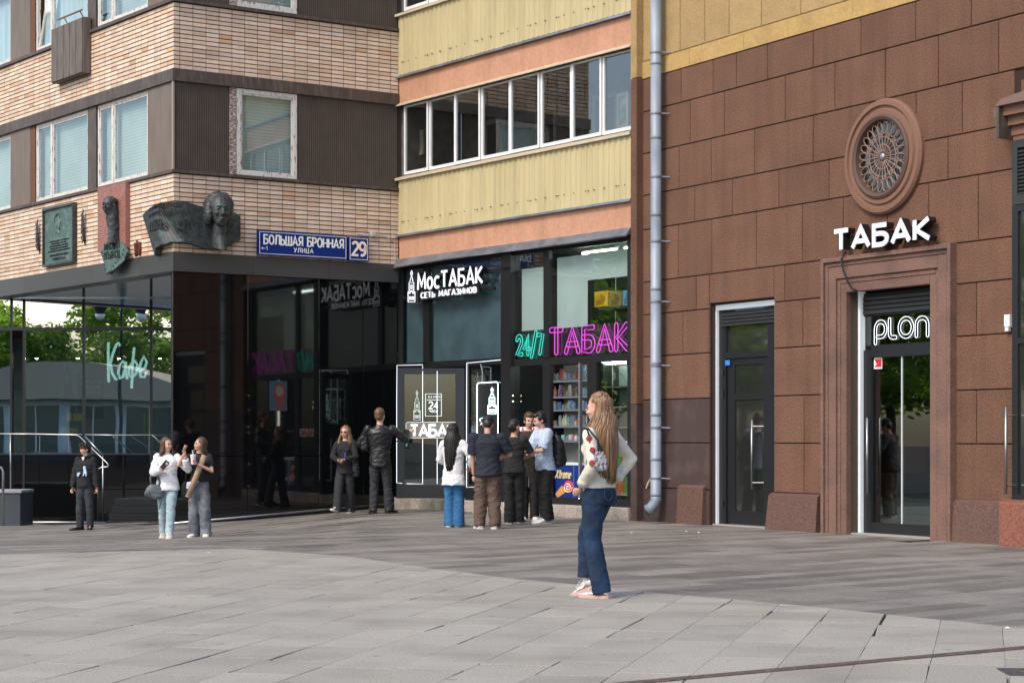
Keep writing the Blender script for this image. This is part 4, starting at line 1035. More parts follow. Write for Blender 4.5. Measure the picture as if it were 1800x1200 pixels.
# white blinds behind the upper right glass
m_wb = mat('white_blind', (.70,.75,.75), .7, var=.05, vscale=2)
zb_ = Z(930, 580, DS)
obj('blind', MB().box(x_(908), x_(956), DS+.12, DS+.13, zb_, Z(930,470,DS)), m_wb, YB, FS.M)
obj('blind', MB().box(x_(970), x_(1023), DS+.12, DS+.13, zb_, Z(990,450,DS)), m_wb, YB, FS.M)
obj('blind', MB().box(x_(1023), x_(1107), DS+.12, DS+.13, Z(1060,488,DS), Z(1060,440,DS)), m_wb, YB, FS.M)
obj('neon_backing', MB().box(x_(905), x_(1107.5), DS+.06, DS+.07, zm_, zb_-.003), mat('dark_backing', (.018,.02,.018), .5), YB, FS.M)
# interior of the shop
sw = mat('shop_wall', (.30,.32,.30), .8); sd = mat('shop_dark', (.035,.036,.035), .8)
ur = U(896, 700, DS)
obj('interior_wall', MB().box(ur, SL+.4, 2.6, 2.7, 0, 4.8), mat('shop_back_wall', (.10,.115,.10), .7, var=.3, vscale=2), YB, FS.M)
obj('interior_wall', MB().box(SL+.3, SL+.4, .25, 2.6, 0, 4.8), sw, YB, FS.M)
obj('interior_floor', MB().box(-.5, SL+.4, .36, 2.6, .1, .16), mat('shop_floor', (.25,.24,.23), .4), YB, FS.M)
obj('interior_ceiling', MB().box(ur, SL+.4, .3, 2.6, 4.76, 4.82), sw, YB, FS.M)
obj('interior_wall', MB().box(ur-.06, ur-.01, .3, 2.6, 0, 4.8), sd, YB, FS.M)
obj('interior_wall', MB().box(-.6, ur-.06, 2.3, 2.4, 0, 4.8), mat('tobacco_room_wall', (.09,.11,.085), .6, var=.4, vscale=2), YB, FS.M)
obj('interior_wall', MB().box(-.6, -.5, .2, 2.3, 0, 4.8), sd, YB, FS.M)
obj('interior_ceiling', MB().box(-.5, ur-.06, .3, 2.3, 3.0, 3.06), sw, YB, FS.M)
shl = emis('shop_tube', (.95,1,.95), 28)
for i, (u, d, z) in enumerate(((x_(985),1.0,4.7),(x_(1060),1.0,4.7),(x_(985),1.2,2.72),(x_(760),1.0,2.95))):
    r_ = root('tube_light', FS.sub(u,d,z), ['ceiling tube light above the lit kiosk doorway','ceiling tube light behind the orange box','tube light under the kiosk shelf top','tube light inside the tobacco door'][i], 'lamp', 'shop tube lights')
    obj('housing', MB().box(-.5,.5,-.05,.05,.0,.04), m_white, r_, WM[r_]); obj('tube', MB().tube([(-.48,0,-.025),(.48,0,-.025)], .02, 8), shl, r_, WM[r_])

# LED outlines
led = emis('cold_led', (.82,.9,1), 1.2)
def ledline(par, pts, r=.006, d=DS-.045):
    obj('led_strip', MB().tube([(x_(x), d, Z(x, y, DS)) for x, y in pts], r, 6), led, par, FS.M)
l1 = root('led_outline', FS.sub(x_(845),0,.2), 'cold white light strip outlining the narrow pane beside the open door', 'light strip')
zz1 = Z(840,633,DS)
ledline(l1, [(887,640),(887,632),(824,638),(823.5,750),(823.5,856),(845,855)])

# ---- the open glass door, swung towards the street on its right hinge
hx = 818
Fh = FS.w(x_(hx), DS-.02, 0); Dn = Frame(Fh.x, Fh.y, 1, .02)
def dpx(x, y): return Dn.px(x, y)
du0 = dpx(697, 700)[0]; dz0 = .24; dz1 = dpx(750, 647)[1]
dr = root('glass_door', Dn.M, 'open black framed glass door with a white lettered band', 'door')
f = MB(); fw = .15
f.box(du0, du0+fw, -.03, .03, dz0, dz1); f.box(-.17, 0, -.03, .03, dz0, dz1); f.box(du0+fw, -.17, -.03, .03, dz1-.11, dz1); f.box(du0+fw, -.17, -.03, .03, dz0, dpx(750,852)[1])
obj('frame', f, mat('door_frame', (.022,.024,.027), .4), dr, Dn.M)
obj('pane', MB().box(du0+fw-.01, -.16, -.004, .004, dpx(750,852)[1], dz1-.11), g_shop, dr, Dn.M)
b0, b1, b2, b3 = dpx(712,743), dpx(808,743), dpx(712,770), dpx(808,770)
obj('band', MB().box(b0[0], min(b1[0], -.175), -.012, -.005, b2[1], b0[1]), mat('band_film', (.22,.20,.18), .5), dr, Dn.M)
for mb in stroke_letters('ТАБАК', dpx(722,760)[0], dpx(800,760)[0], dpx(722,766)[1], dpx(722,747)[1], .24, -.018, -.011, sp=.18): obj('letter', mb, mat('door_letter', (.78,.82,.84), .5, emit=(.8,.9,1), estr=.35), dr, Dn.M)
fb = MB(); fb.tube([(dpx(x,y)[0], -.014, dpx(x,y)[1]) for x,y in ((716,742),(802,742),(806,745),(806,766),(803,769.5),(716,769.5),(714,766),(714,745))], .007, 5, closed=True)
obj('band_border', fb, m_sw, dr, Dn.M)
def tower(par, M, fr_, cx, yb, yt, wpx, mode_m, y0, r=.008):
    """line drawing of a gate tower with a flame: strokes in photo pixels on frame fr_"""
    h = yb-yt; P = lambda a, b: (fr_.px(cx+a*wpx, yb-b*h)[0], y0, fr_.px(cx+a*wpx, yb-b*h)[1])
    for nm, pts, cl in (('outline', [(-.5,0),(.5,0),(.5,.33),(.36,.33),(.36,.27),(.18,.27),(.18,.33),(-.18,.33),(-.18,.27),(-.36,.27),(-.36,.33),(-.5,.33)], True),
                        ('outline', [(-.34,.36),(.34,.36),(.34,.62),(-.34,.62)], True), ('outline', [(-.22,.66),(0,.86),(.22,.66)], False),
                        ('flame', [(0,.84),(.16,.9),(0,1.0),(-.14,.9)], True), ('window', [(-.1,.42),(.1,.42),(.1,.54),(-.1,.54)], True), ('gate', [(-.3,.06),(-.3,.17),(-.1,.17),(-.1,.06)], False), ('gate', [(.1,.06),(.1,.17),(.3,.17),(.3,.06)], False)):
        obj(nm, MB().tube([P(a,b) for a,b in pts], r, 5, closed=cl), mode_m, par, M)
dl_ = mat('door_line', (.6,.68,.66), .5, emit=(.8,1,.95), estr=.25)
tower(dr, Dn.M, Dn, 733, 738, 686, 11, dl_, -.012, .006)
q = [dpx(x,y) for x,y in ((748,692),(776,692),(776,731),(748,731))]
obj('sticker_border', MB().tube([(a,-.012,b) for a,b in q], .008, 5, closed=True), dl_, dr, Dn.M)
obj('lettering', join(stroke_letters('24', dpx(754,0)[0], dpx(770,0)[0], dpx(754,718)[1], dpx(754,706)[1], .2, -.014, -.008)), dl_, dr, Dn.M)
obj('lettering', join(stroke_letters('часа', dpx(755,0)[0], dpx(769,0)[0], dpx(755,724)[1], dpx(755,719)[1], .2, -.014, -.008)), dl_, dr, Dn.M)
obj('lettering', join(ticks(dpx(751,0)[0], dpx(774,0)[0], dpx(751,699)[1], dpx(751,695.5)[1], -.013, -.008, 4)), dl_, dr, Dn.M)
obj('sticker_rule', MB().box(dpx(750,0)[0], dpx(774,0)[0], -.012, -.008, dpx(750,703)[1], dpx(750,702)[1]), dl_, dr, Dn.M)
for pts in ([(743,648),(743,641),(698,642),(697.5,700),(697.5,774)], [(697.5,776),(697.5,848),(707,849)], [(715,849.5),(743,850),(743,790),(743,771)], [(743,742),(743,652)], [(768.5,652),(768.5,742)], [(768.5,771),(768.5,850)]):
    obj('led_strip', MB().tube([(dpx(x,y)[0], -.036, dpx(x,y)[1]) for x,y in pts], .0055, 6), led, dr, Dn.M)
obj('handle', MB().box(dpx(711,0)[0], dpx(718,0)[0], -.09, -.03, dpx(715,788)[1], dpx(715,754)[1], .015), m_black, dr, Dn.M)
obj('handle_light', MB().box(dpx(713.5,0)[0], dpx(716.5,0)[0], -.095, -.088, dpx(715,784)[1], dpx(715,762)[1]), emis('green_led', (.1,.6,.3), .25), dr, Dn.M)
for k, (z, c) in enumerate(((Z(770,700,1.2),(.5,.8,.7)),(Z(770,735,1.2),(.8,.8,.7)),(Z(770,825,1.2),(.2,.55,.5)))):
    r_ = root('display_shelf', FS.sub(x_(770), 1.5, z), ['upper lit display shelf behind the open glass door','middle lit display shelf behind the open glass door','lower teal display shelf behind the open glass door'][k], 'shelf', 'tobacco shop shelves')
    obj('board', MB().box(-.3,1.0,0,.3,0,.025), sw, r_, WM[r_]); obj('edge_light', MB().box(-.3,1.0,-.012,-.002,.0,.018), emis('shelf_led%d'%k, c, .7), r_, WM[r_])
    for j in range(7): obj('divider', MB().box(-.28+j*.18,-.27+j*.18,.0,.28,.027,.2), sd, r_, WM[r_])

# ---- shop sign over the door
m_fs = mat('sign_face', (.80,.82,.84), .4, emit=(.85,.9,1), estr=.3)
sg1 = root('tobacco_shop_sign', FS.sub(x_(736), 0, 3.9), 'white three dimensional shop name over the glass door', 'sign')
dS = DS-.20
u_ = lambda x: U(x, 500, dS); z_ = lambda x, y: Z(x, y, dS)
obj('mounting_rail', MB().box(u_(731), u_(888), DS-.10, DS-.05, z_(790,486), z_(790,480)), m_black, sg1, FS.M)
obj('mounting_rail', MB().box(u_(700), u_(860), DS-.10, DS-.05, z_(790,516), z_(790,511)), m_black, sg1, FS.M)
za, zb = (z_(737,483)+z_(851,469))/2, (z_(737,508.5)+z_(851,498))/2
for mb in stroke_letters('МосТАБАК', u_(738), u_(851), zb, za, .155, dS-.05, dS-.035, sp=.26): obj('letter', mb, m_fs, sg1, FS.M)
for mb in stroke_letters('МосТАБАК', u_(738), u_(851), zb, za, .15, dS-.034, dS+.07, sp=.26): obj('letter_return', mb, m_black, sg1, FS.M)
za2, zb2_ = (z_(737,512.5)+z_(835,506))/2, (z_(737,523)+z_(835,514.5))/2
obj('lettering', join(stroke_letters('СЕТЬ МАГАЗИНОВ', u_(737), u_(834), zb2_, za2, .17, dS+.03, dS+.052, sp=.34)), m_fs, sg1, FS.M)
obj('backing_plate', MB().box(u_(735), u_(838), dS+.055, dS+.09, zb2_-.04, za2+.03), m_black, sg1, FS.M)
sg2 = root('tower_emblem_sign', FS.sub(u_(724), 0, 3.6), 'white outline emblem of a tower with a flame beside the shop name', 'sign')
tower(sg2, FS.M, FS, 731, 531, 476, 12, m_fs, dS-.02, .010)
obj('backing_plate', MB().box(u_(717.5), u_(733.5), dS+.02, dS+.07, z_(724,532), z_(724,500)), m_black, sg2, FS.M)
sg3 = root('tower_light_box', FS.sub(x_(862), DS-.05, 1.3), 'narrow dark light box with a glowing tower emblem beside the open door', 'sign')
obj('box', MB().box(x_(845), x_(881), DS-.07, DS-.035, Z(862,780,DS), Z(862,675,DS)), m_black, sg3, FS.M)
tower(sg3, FS.M, FS, 862, 727, 681, 14, emis('tower_led', (.7,.95,1), 1.6), DS-.085, .010)
obj('border', MB().tube([(x_(x), DS-.08, Z(x,y,DS)) for x,y in ((844.5,778),(844.5,676),(847,673),(879,671),(881.5,674),(881.5,776))], .009, 6), emis('border_led', (.75,.95,1), 2.0), sg3, FS.M)
obj('lettering', MB().tube([(x_(x), DS-.085, Z(x,y,DS)) for x,y in ((851,741),(850,736),(855,734),(856,740),(851,746),(857,742),(862,745))], .008, 5), MATS['tower_led'], sg3, FS.M)
obj('cord', MB().tube([(x_(848), DS-.04, Z(848,640,DS)),(x_(851), DS-.04, Z(851,655,DS)),(x_(850), DS-.04, Z(850,672,DS))], .006, 5), m_gr, sg3, FS.M)

# ---- neon window signs
mg = emis('magenta_neon', (.85,.06,.75), .62); cy = emis('cyan_neon', (.03,.9,.72), .55)
dn = DS-.02
un = lambda x: U(x, 600, dn); zn = lambda x, y: Z(x, y, dn)
ng = root('magenta_neon_sign', FS.sub(un(967), 0, zn(1037,622)), 'magenta neon lettering outlined in tubes above the kiosk doorway', 'sign')
for mb in stroke_letters('ТАБАК', un(970.5), un(1104), zn(1037,616)-.0, zn(1037,575.5), .1, dn-.02, dn, sp=.30, mode='double', r=.0085, dbl=.045): obj('letter', mb, mg, ng, FS.M)
nc = root('cyan_neon_sign', FS.sub(un(908), 0, zn(930,622)), 'cyan neon digits in the window at the post', 'sign')
for mb in stroke_letters('24/7', un(910), un(956), zn(930,622), zn(930,590), .1, dn-.02, dn, sp=.26, mode='double', r=.008, dbl=.034): obj('digit', mb, cy, nc, FS.M)

# ---- kiosk doorway: shelf of snacks
shf = root('snack_shelf', FS.sub(x_(969), 1.0, .16), 'tall lit snack shelf seen through the kiosk doorway', 'shelf')
d0 = 1.0
ush = lambda x: U(x, 700, d0); zsh = lambda y: Z(1000, y, d0)
ua, ub_ = ush(968)-.05, ush(1030)+.35
obj('back_panel', MB().box(ua, ub_, d0+.32, d0+.34, .2, zsh(640)), mat('shelf_back', (.5,.5,.5), .6), shf, FS.M)
for x in (ua, ub_-.03): obj('side_panel', MB().box(x, x+.03, d0, d0+.32, .2, zsh(640)), m_black, shf, FS.M)
rows = [668, 696, 719, 748, 774]
pk = random.Random(4)
cols = [('brown',(.28,.08,.03)),('blue',(.03,.2,.7)),('pale blue',(.35,.6,.8)),('gold',(.85,.55,.05)),('orange',(.9,.30,.04)),('red',(.75,.04,.04)),('white',(.8,.8,.78)),('purple',(.25,.06,.4)),('teal',(.08,.55,.6)),('silver',(.55,.55,.58))]
pack = MB(); rg = []
for z, wx, wy in ((0,.5,.10),(.08,.5,.32),(.3,.47,.5),(.55,.46,.5),(.85,.49,.3),(.93,.5,.10),(1,.5,.08)):
    rg.append([(wx*a, .5*wy*b, z) for a, b in ((-1,-.6),(-.5,-1),(.5,-1),(1,-.6),(1,.6),(.5,1),(-.5,1),(-1,.6))])
pack.loft(rg)
packme = {}
ORD = ['first','second','third','fourth','fifth','sixth','seventh','eighth','ninth','tenth','eleventh','twelfth','thirteenth','fourteenth','fifteenth','sixteenth','seventeenth','eighteenth','nineteenth','twentieth','twenty-first','twenty-second','twenty-third','twenty-fourth']
for k, yr in enumerate(rows):
    zz = zsh(yr)
    obj('board', MB().box(ua+.03, ub_-.03, d0, d0+.31, zz-.025, zz-.003), mat('shelf_board', (.45,.46,.46), .5), shf, FS.M)
    obj('price_rail', MB().box(ua+.03, ub_-.03, d0-.012, d0-.001, zz-.035, zz), emis('price_rail', (.8,.9,1), .12), shf, FS.M)
    u = ua+.06; j = 0
    hh = (.24, .22, .17, .21, .12)[k]
    while u < ub_-.13:
        w_ = pk.uniform(.045,.105); nm_, cc = cols[(k*3+j*2+pk.randrange(2)) % len(cols)]; kind = 'bottle' if pk.random() < .3 and k > 0 else 'bag'
        if pk.random() < .96 and j < len(ORD):
            key = (nm_, kind)
            mt_ = mat('pack_'+nm_.replace(' ','_'), cc, .35, col2=tuple(min(1,c*.4+.35) for c in cc), c2lo=.48, c2hi=.52, c2scale=5, var=.2, vscale=9, coat=.3)
            if key not in packme:
                me = (pack if kind == 'bag' else MB().lathe((0,0,0), [(.36,0),(.4,.03),(.4,.55),(.16,.78),(.15,.9),(.19,.91),(.19,1.0)], 12)).mesh('snack_bag' if kind == 'bag' else 'drink_bottle', kind == 'bottle'); me.materials.append(mt_); packme[key] = me
            Mk = FS.sub(u+w_/2, d0+pk.uniform(.05,.10), zz) @ Matrix.Rotation(radians(pk.uniform(-18,18)),4,'Z') @ Matrix.Rotation(radians(pk.uniform(-7,7) if kind == 'bag' else 0),4,'Y') @ Matrix.Diagonal((w_*.98, .10 if kind == 'bag' else w_*.98, hh*pk.uniform(.45,1.0), 1))
            o = obj('snack_bag' if kind == 'bag' else 'drink_bottle', packme[key], None, None, Mk)
            setp(o, f'{nm_} {"snack bag" if kind == "bag" else "bottle"}, {ORD[j]} from the post on the {["top","second","third","fourth","lowest"][k]} kiosk shelf', 'snack bag' if kind == 'bag' else 'bottle', 'goods on the kiosk shelf')
        u += w_+.006; j += 1
lk = root('doorway_light_strip', FS.sub(x_(1020.5), 0, .3), 'bright vertical light strip at the edge of the kiosk doorway', 'light strip')
obj('led_strip', MB().tube([(x_(1020), DS-.02, Z(1020,876,DS)), (x_(1020), DS-.02, Z(1020,641,DS))], .013, 8), emis('warm_led', (1,.95,.72), 7), lk, FS.M)
obj('channel', MB().box(x_(1020)-.02, x_(1020)+.02, DS-.008, DS+.02, Z(1020,876,DS), Z(1020,641,DS)), MATS['grey_alu'], lk, FS.M)
# boxes on top, behind the upper window
for (x0,x1,y0,y1,cc,lb) in ((1044,1069,513,538,(.80,.45,.02),'orange box behind the upper kiosk window'),(1070,1093,513,538,(.30,.17,.05),'brown box beside the orange one behind the upper kiosk window'),(1094,1108,511,537,(.15,.42,.6),'pale blue box behind the upper kiosk window at the pipe side')):
    d = .45; u0, za = FS.px(x0,y0,d); u1, zb = FS.px(x1,y1,d); r_ = root('carton', FS.sub(u0,d,zb), lb, 'box'); w_, h_ = u1-u0-.01, za-zb
    obj('body', MB().box(0,w_,0,.3,0,h_,.008), mat('carton_%d'%x0, cc, .5, var=.25, vscale=10), r_, WM[r_])
    obj('print', MB().prism([(w_*.2,h_*.1),(w_*.7,h_*.15),(w_*.85,h_*.6),(w_*.5,h_*.85),(w_*.45,h_*.5),(w_*.15,h_*.45)], -.003, 0), mat('carton_print_%d'%x0, (cc[0]*.55,cc[1]*.4,cc[2]*.6), .5), r_, WM[r_])
sb = root('wall_shelf', FS.sub(x_(1030), .4, Z(1060,540,.45)), 'dark wall shelf carrying three boxes behind the upper kiosk window', 'shelf')
obj('board', MB().box(0, U(1107,540,.45)-x_(1030)+.1, 0, .4, -.05, -.004), sd, sb, WM[sb])
obj('back_board', MB().box(0, U(1107,540,.45)-x_(1030)+.1, .38, .42, -.7, -.05), mat('green_dark', (.05,.06,.04), .6), sb, WM[sb])
# red and white strip of lettering behind the heads
rw = root('window_lettering_strip', FS.sub(x_(905), DS-.02, Z(930,766,DS)), 'white strip with red letters across the kiosk window behind the heads', 'sign')
obj('panel', MB().box(x_(905), x_(955), DS-.012, DS-.004, Z(930,766,DS), Z(930,750,DS)), m_sw, rw, FS.M)
for mb in stroke_letters('ТАБАК', x_(907), x_(953), Z(930,764,DS), Z(930,752,DS), .24, DS-.017, DS-.01, sp=.2): obj('letter', mb, mat('red_letter', (.5,.02,.03), .5), rw, FS.M)
# ---- ice-cream chest freezer
dF = DS+.10
uF0, uF1 = U(962, 840, dF), U(1052, 840, dF); zF0, zF1 = .235, Z(1000, 812, dF)
fz = root('ice_cream_freezer', FS.sub(uF0, dF, .2), 'dark blue ice cream chest freezer in the kiosk doorway', 'freezer'); Mf = FS.M
m_fb = mat('freezer_blue', (.008,.03,.17), .3, coat=.4)
obj('body', MB().box(uF0, uF1, dF, dF+.65, zF0+.06, zF1-.05, .015), m_fb, fz, Mf)
obj('base', MB().box(uF0+.03, uF1-.03, dF+.03, dF+.6, zF0-.03, zF0+.058), m_black, fz, Mf)
obj('lid', MB().box(uF0-.01, uF1+.01, dF-.01, dF+.66, zF1-.05, zF1), mat('freezer_lid', (.55,.6,.62), .3), fz, Mf)
obj('sliding_glass', MB().box(uF0+.05, uF1-.05, dF+.06, dF+.58, zF1, zF1+.012), g_shop, fz, Mf)
P2 = lambda x, y: (U(x, y, dF), dF-.006, Z(x, y, dF))
obj('panel_edge', MB().box(U(1008,840,dF), U(1009.5,840,dF), dF-.006, dF, zF0+.06, zF1-.05), mat('freezer_edge', (.05,.12,.32), .3), fz, Mf)
mb = join(stroke_letters('Xtreme', U(976,836,dF), U(1003,830,dF), Z(990,840,dF), Z(990,826,dF), .16, dF-.008, dF-.001, sp=.1, slant=.3))
obj('lettering', mb, mat('gold_print', (.62,.5,.25), .4), fz, Mf)
co = [P2(x,y) for x,y in ((976,868),(981,874),(998,862),(988,853))]
obj('cone_print', MB().prism([(a,c) for a,b,c in co], dF-.006, dF-.001), mat('waffle', (.55,.25,.06), .6), fz, Mf)
sp_ = []
for i in range(30):
    a = i*.42; r = 9.5-i*.29; sp_.append((999+r*cos(a)*.8, 856-6*0+r*sin(a)*1.0))
obj('swirl_print', MB().prism([(P2(1000+9*cos(a/16*2*pi)*.95, 855+11*sin(a/16*2*pi))[0], P2(1000+9*cos(a/16*2*pi), 855+11*sin(a/16*2*pi))[2]) for a in range(16)], dF-.007, dF-.001), mat('berry_red', (.5,.05,.12), .5), fz, Mf)
obj('swirl_line', MB().tube([(P2(x,y)[0], dF-.010, P2(x,y)[2]) for x,y in sp_], .011, 5), mat('vanilla', (.8,.68,.5), .5), fz, Mf)
for x,y in ((1018,860),(1030,868),(1040,856)): obj('splash_print', MB().prism([(P2(x+dx,y+dy)[0],P2(x+dx,y+dy)[2]) for dx,dy in ((-4,0),(-1,-2),(0,-7),(1,-2),(5,-1),(2,1),(3,6),(0,2),(-3,5),(-2,1))], dF-.006, dF-.001), m_sw, fz, Mf)
# ---- rack of crisp tubes behind the right pane
can = MB().lathe((0,0,0), [(.036,0),(.038,.004),(.038,.21),(.04,.212),(.04,.225),(.036,.228)], 14)
cc_ = [('orange',(.75,.20,.02)),('green',(.12,.45,.04)),('orange',(.75,.20,.02)),('orange',(.7,.17,.02)),('blue',(.05,.3,.6)),('orange',(.72,.2,.03)),('brown',(.3,.12,.05)),('pink',(.6,.1,.35))]
cd = .42; k = 0
rk = root('crisp_rack', FS.sub(U(1070,800,cd), cd, .3), 'low black rack of crisp tubes behind the pane at the pipe side', 'rack')
uR0, uR1 = U(1062,800,cd), U(1112,800,cd)
cz = [Z(1090,868,cd), Z(1090,831,cd), Z(1090,797,cd)]
for z in cz[:2]: obj('shelf_board', MB().box(uR0, uR1, cd-.05, cd+.15, z-.02, z-.002), m_gr, rk, FS.M)
obj('back_panel', MB().box(uR0, uR1, cd+.16, cd+.18, .3, cz[2]+.25), sd, rk, FS.M)
canme = {}
names = ['first','second','third','fourth','fifth','sixth']
for r_i, z in enumerate(cz[:2]):
    for j in range(6):
        u = U(1069,800,cd)+.04+j*.088
        if u > uR1-.04: continue
        nm_, c_ = cc_[(j*2+r_i*3) % 8] if r_i else cc_[j % 4]
        if nm_ not in canme:
            me = can.mesh('crisp_tube', True); me.materials.append(mat('can_'+nm_, c_, .3, var=.25, vscale=14, coat=.3)); canme[nm_] = me
        o = obj('crisp_tube', canme[nm_], None, None, FS.sub(u, cd+.02, z) @ Matrix.Diagonal((1,1,1.35,1)))
        setp(o, f'{nm_} crisp tube, {names[j]} from the doorway in the {"lower" if r_i == 0 else "upper"} row of the rack', 'crisp tube', 'crisp tubes in the rack')
for j in range(3):
    r_ = root('sweet_bag', FS.sub(U(1085,800,cd)+.07+j*.13, cd+.02, cz[1]+.31), ['pink sweet bag above the crisp tubes, nearest the doorway','pink sweet bag above the middle of the crisp tubes','pink sweet bag above the crisp tubes, nearest the pipe'][j], 'sweet bag', 'pink sweet bags')
    mm = MB(); mm.v = [(x*.12,y*.05,z*.2) for x,y,z in pack.v]; mm.f = list(pack.f); obj('bag', mm, mat('pink_bag', (.6,.12,.38), .4, var=.5, vscale=12), r_, WM[r_]); obj('header', MB().box(-.06,.06,-.004,.004,.2,.24), m_sw, r_, WM[r_])
# tall drink cabinet behind the left and right lower panes
for (x0,x1,d,lb) in ((925,958,.9,'glass drink cabinet behind the kiosk window left of the doorway'),(1055,1112,1.1,'tall pale cabinet behind the pane at the pipe side')):
    u0, u1 = U(x0,700,d), U(x1,700,d); r_ = root('drink_cabinet', FS.sub(u0,d,.16), lb, 'cabinet'); w_ = u1-u0
    obj('back', MB().box(0,w_,.4,.44,0,2.5), mat('cabinet_back', (.20,.26,.24), .6), r_, WM[r_])
    for s in (0, w_-.04): obj('side', MB().box(s,s+.04,0,.4,0,2.5), sd, r_, WM[r_])
    for j in range(6):
        obj('shelf', MB().box(.04,w_-.04,.02,.4,.3+j*.36,.32+j*.36), sw, r_, WM[r_])
# fairy-light dots on the posts
for i, (x, y) in enumerate(((1111,742),(1111,756),(1111,668),(1111,702),(1111,832),(1111,885),(902,695),(902,705))):
    r_ = root('fairy_light', FS.sub(U(x,y,DS-.08), DS-.085, Z(x,y,DS-.08)), ['tiny warm fairy light on the kiosk post, '+s for s in ('level with the hair','just under the pair','upper one','second from the top','level with the tubes','at the foot','on the left post, upper','on the left post, lower')][i], 'fairy light', 'fairy lights')
    obj('bulb', MB().ell((0,0,0),(.013,.013,.013),6,5), emis('fairy', (1,.93,.6), 3), r_, WM[r_]); obj('socket', MB().box(-.008,.008,.012,.03,-.008,.008), m_black, r_, WM[r_])
# ------------------------------------------------------------------ brown rendered building (facade R)
RB = root('brown_building', FR.M, 'brown rendered building with a stone portal and a round grille window', 'building')
m_br = mat('brown_render', (.160,.082,.051), .92, streak=.18, var=.30, vscale=42, col2=(.13,.066,.042), c2lo=.42, c2hi=.72, c2scale=1.6, island=.08, bump=.9, bscale=70)
m_yr = mat('yellow_render', (.37,.255,.115), .9, var=.18, vscale=30, col2=(.31,.215,.10), c2lo=.45, c2hi=.7, c2scale=2.5, island=.06, bump=.6, bscale=60)
m_jt = mat('render_joint', (.035,.018,.012), .95)
m_pg = mat('plinth_granite', (.125,.068,.05), .5, var=.5, vscale=60, col2=(.10,.06,.05), c2lo=.42, c2hi=.62, c2scale=45)
m_pd = mat('dark_plum_granite', (.062,.040,.036), .5, var=.35, vscale=90, col2=(.10,.07,.062), c2lo=.5, c2hi=.75, c2scale=3)
m_ps = mat('portal_stone', (.175,.097,.073), .65, var=.3, vscale=50, col2=(.125,.074,.058), c2lo=.42, c2hi=.68, c2scale=2.2, island=.10, bump=.2, bscale=100)
m_rg = mat('red_pedestal_granite', (.21,.083,.055), .5, var=.4, vscale=55)
RU = lambda x, y=700, d=0.0: FR.px(x, y, d)[0]
RZ = lambda x, y, d=0.0: FR.px(x, y, d)[1]
u1a, u1b = RU(1247), RU(1360); z1h = RZ(1250, 533)
u2a, u2b = RU(1488), RU(1632); z2h = RZ(1560, 505)
uPa, uPb = RU(1443,700,-.1), RU(1671,700,-.1); zPh = RZ(1560, 441, -.1)
uRp = RU(1783)           # start of the right-hand portal
uW0 = RU(1130)
UE = RU(1800)+2.5
cs = [(.55,1.286,[1413],[]),(1.286,1.99,[1413,1716],[]),(1.99,2.70,[],[]),(2.70,3.39,[1200,1411,1716],[]),(3.39,3.93,[1223.7,1379],[]),
      (3.93,4.79,[1192,1251,1329,1410,1482,1560,1632,1719],[]),(4.79,5.36,[1221,1287,1368.6,1457,1560,1666],[]),(5.36,6.05,[1193.5,1250,1326,1429,1530,1610,1691],[]),
      (6.05,6.74,[1213,1273,1380,1467,1556,1649,1755],[]),(6.74,7.28,[1197,1253,1294,1349,1429,1513,1609,1707],[])]
def ycourse(x, z): # photo row of height z on this facade
    p = FR.w(RU(x), 0, z); return topx(p)[1]
def cut(iv, a, b):
    out = []
    for s, e in iv:
        if b <= s or a >= e: out.append((s, e)); continue
        if a > s+.03: out.append((s, a))
        if b < e-.03: out.append((b, e))
    return out
gp = .0072
for z0, z1, jx, _ in cs:
    us = sorted([uW0]+[RU(x) for x in jx]+[uRp+ .9*(1 if z0 > 5.6 else 0), UE] if z0 > 5.6 else [uW0]+[RU(x) for x in jx]+[uRp])
    for a, b in zip(us, us[1:]):
        iv = [(a, b)]
        if z0 < z1h-.02:
            iv = cut(iv, u1a, u1b)
        if z0 < zPh-.02: iv = cut(iv, uPa+.01, uPb-.01)
        for s, e in iv:
            if e-s < .04: continue
            m_ = m_br; nm = 'stone_block'
            if e < u1a+.05 and z1 < 2.0: m_ = m_pd
            zt2_ = z1
            if z0 < z1h < z1 and s < u1b and e > u1a: pass
            obj(nm, MB().box(s+gp, e-gp, 0, .06, z0+gp, zt2_-gp, .007), m_, RB, FR.M)
# lintel piece over the first door inside its course
obj('stone_block', MB().box(u1a-.0+gp, u1b-gp, .001, .06, z1h, 3.93-gp, .005), m_br, RB, FR.M) if z1h < 3.92 else None
# yellow storey above
ys = [1215,1310,1390,1490,1600,1710]
us = [uW0]+[RU(x) for x in (1213,1308,1386,1500,1620,1740)]+[UE]
for a, b in zip(us, us[1:]): obj('render_block', MB().box(a+.003, b-.003, -.012, .06, 7.285, 7.56, .004), mat('yellow_band_render', (.43,.29,.11), .9, var=.12, vscale=30, col2=(.37,.245,.095), c2scale=2, island=.04, bump=.4, bscale=60), RB, FR.M)
us = [uW0]+[RU(x, 80) for x in (1195,1238,1281,1338,1407,1500,1600,1700)]+[UE]
for a, b in zip(us, us[1:]): obj('render_block', MB().box(a+.008, b-.008, .0, .06, 7.572, 9.0, .01), m_yr, RB, FR.M)
for a, b in zip(us, us[1:]): obj('render_block', MB().box(a+.008+.2, b-.008+.2, .0, .06, 9.02, 10.4, .01), m_yr, RB, FR.M)
# wall core behind the blocks
core = MB()
for (a, b, z0, z1) in ((uW0-.4, u1a, -.3, 12), (u1a, u1b, z1h, 12), (u1b, u2a, -.3, 12), (u2a, u2b, z2h, 12), (u2b, UE, -.3, 12)): core.box(a, b, .03, .5, z0, z1)
obj('wall', core, m_jt, RB, FR.M)
obj('wall', MB().box(u2b, UE, .5, .6, -.3, 12), m_jt, RB, FR.M)
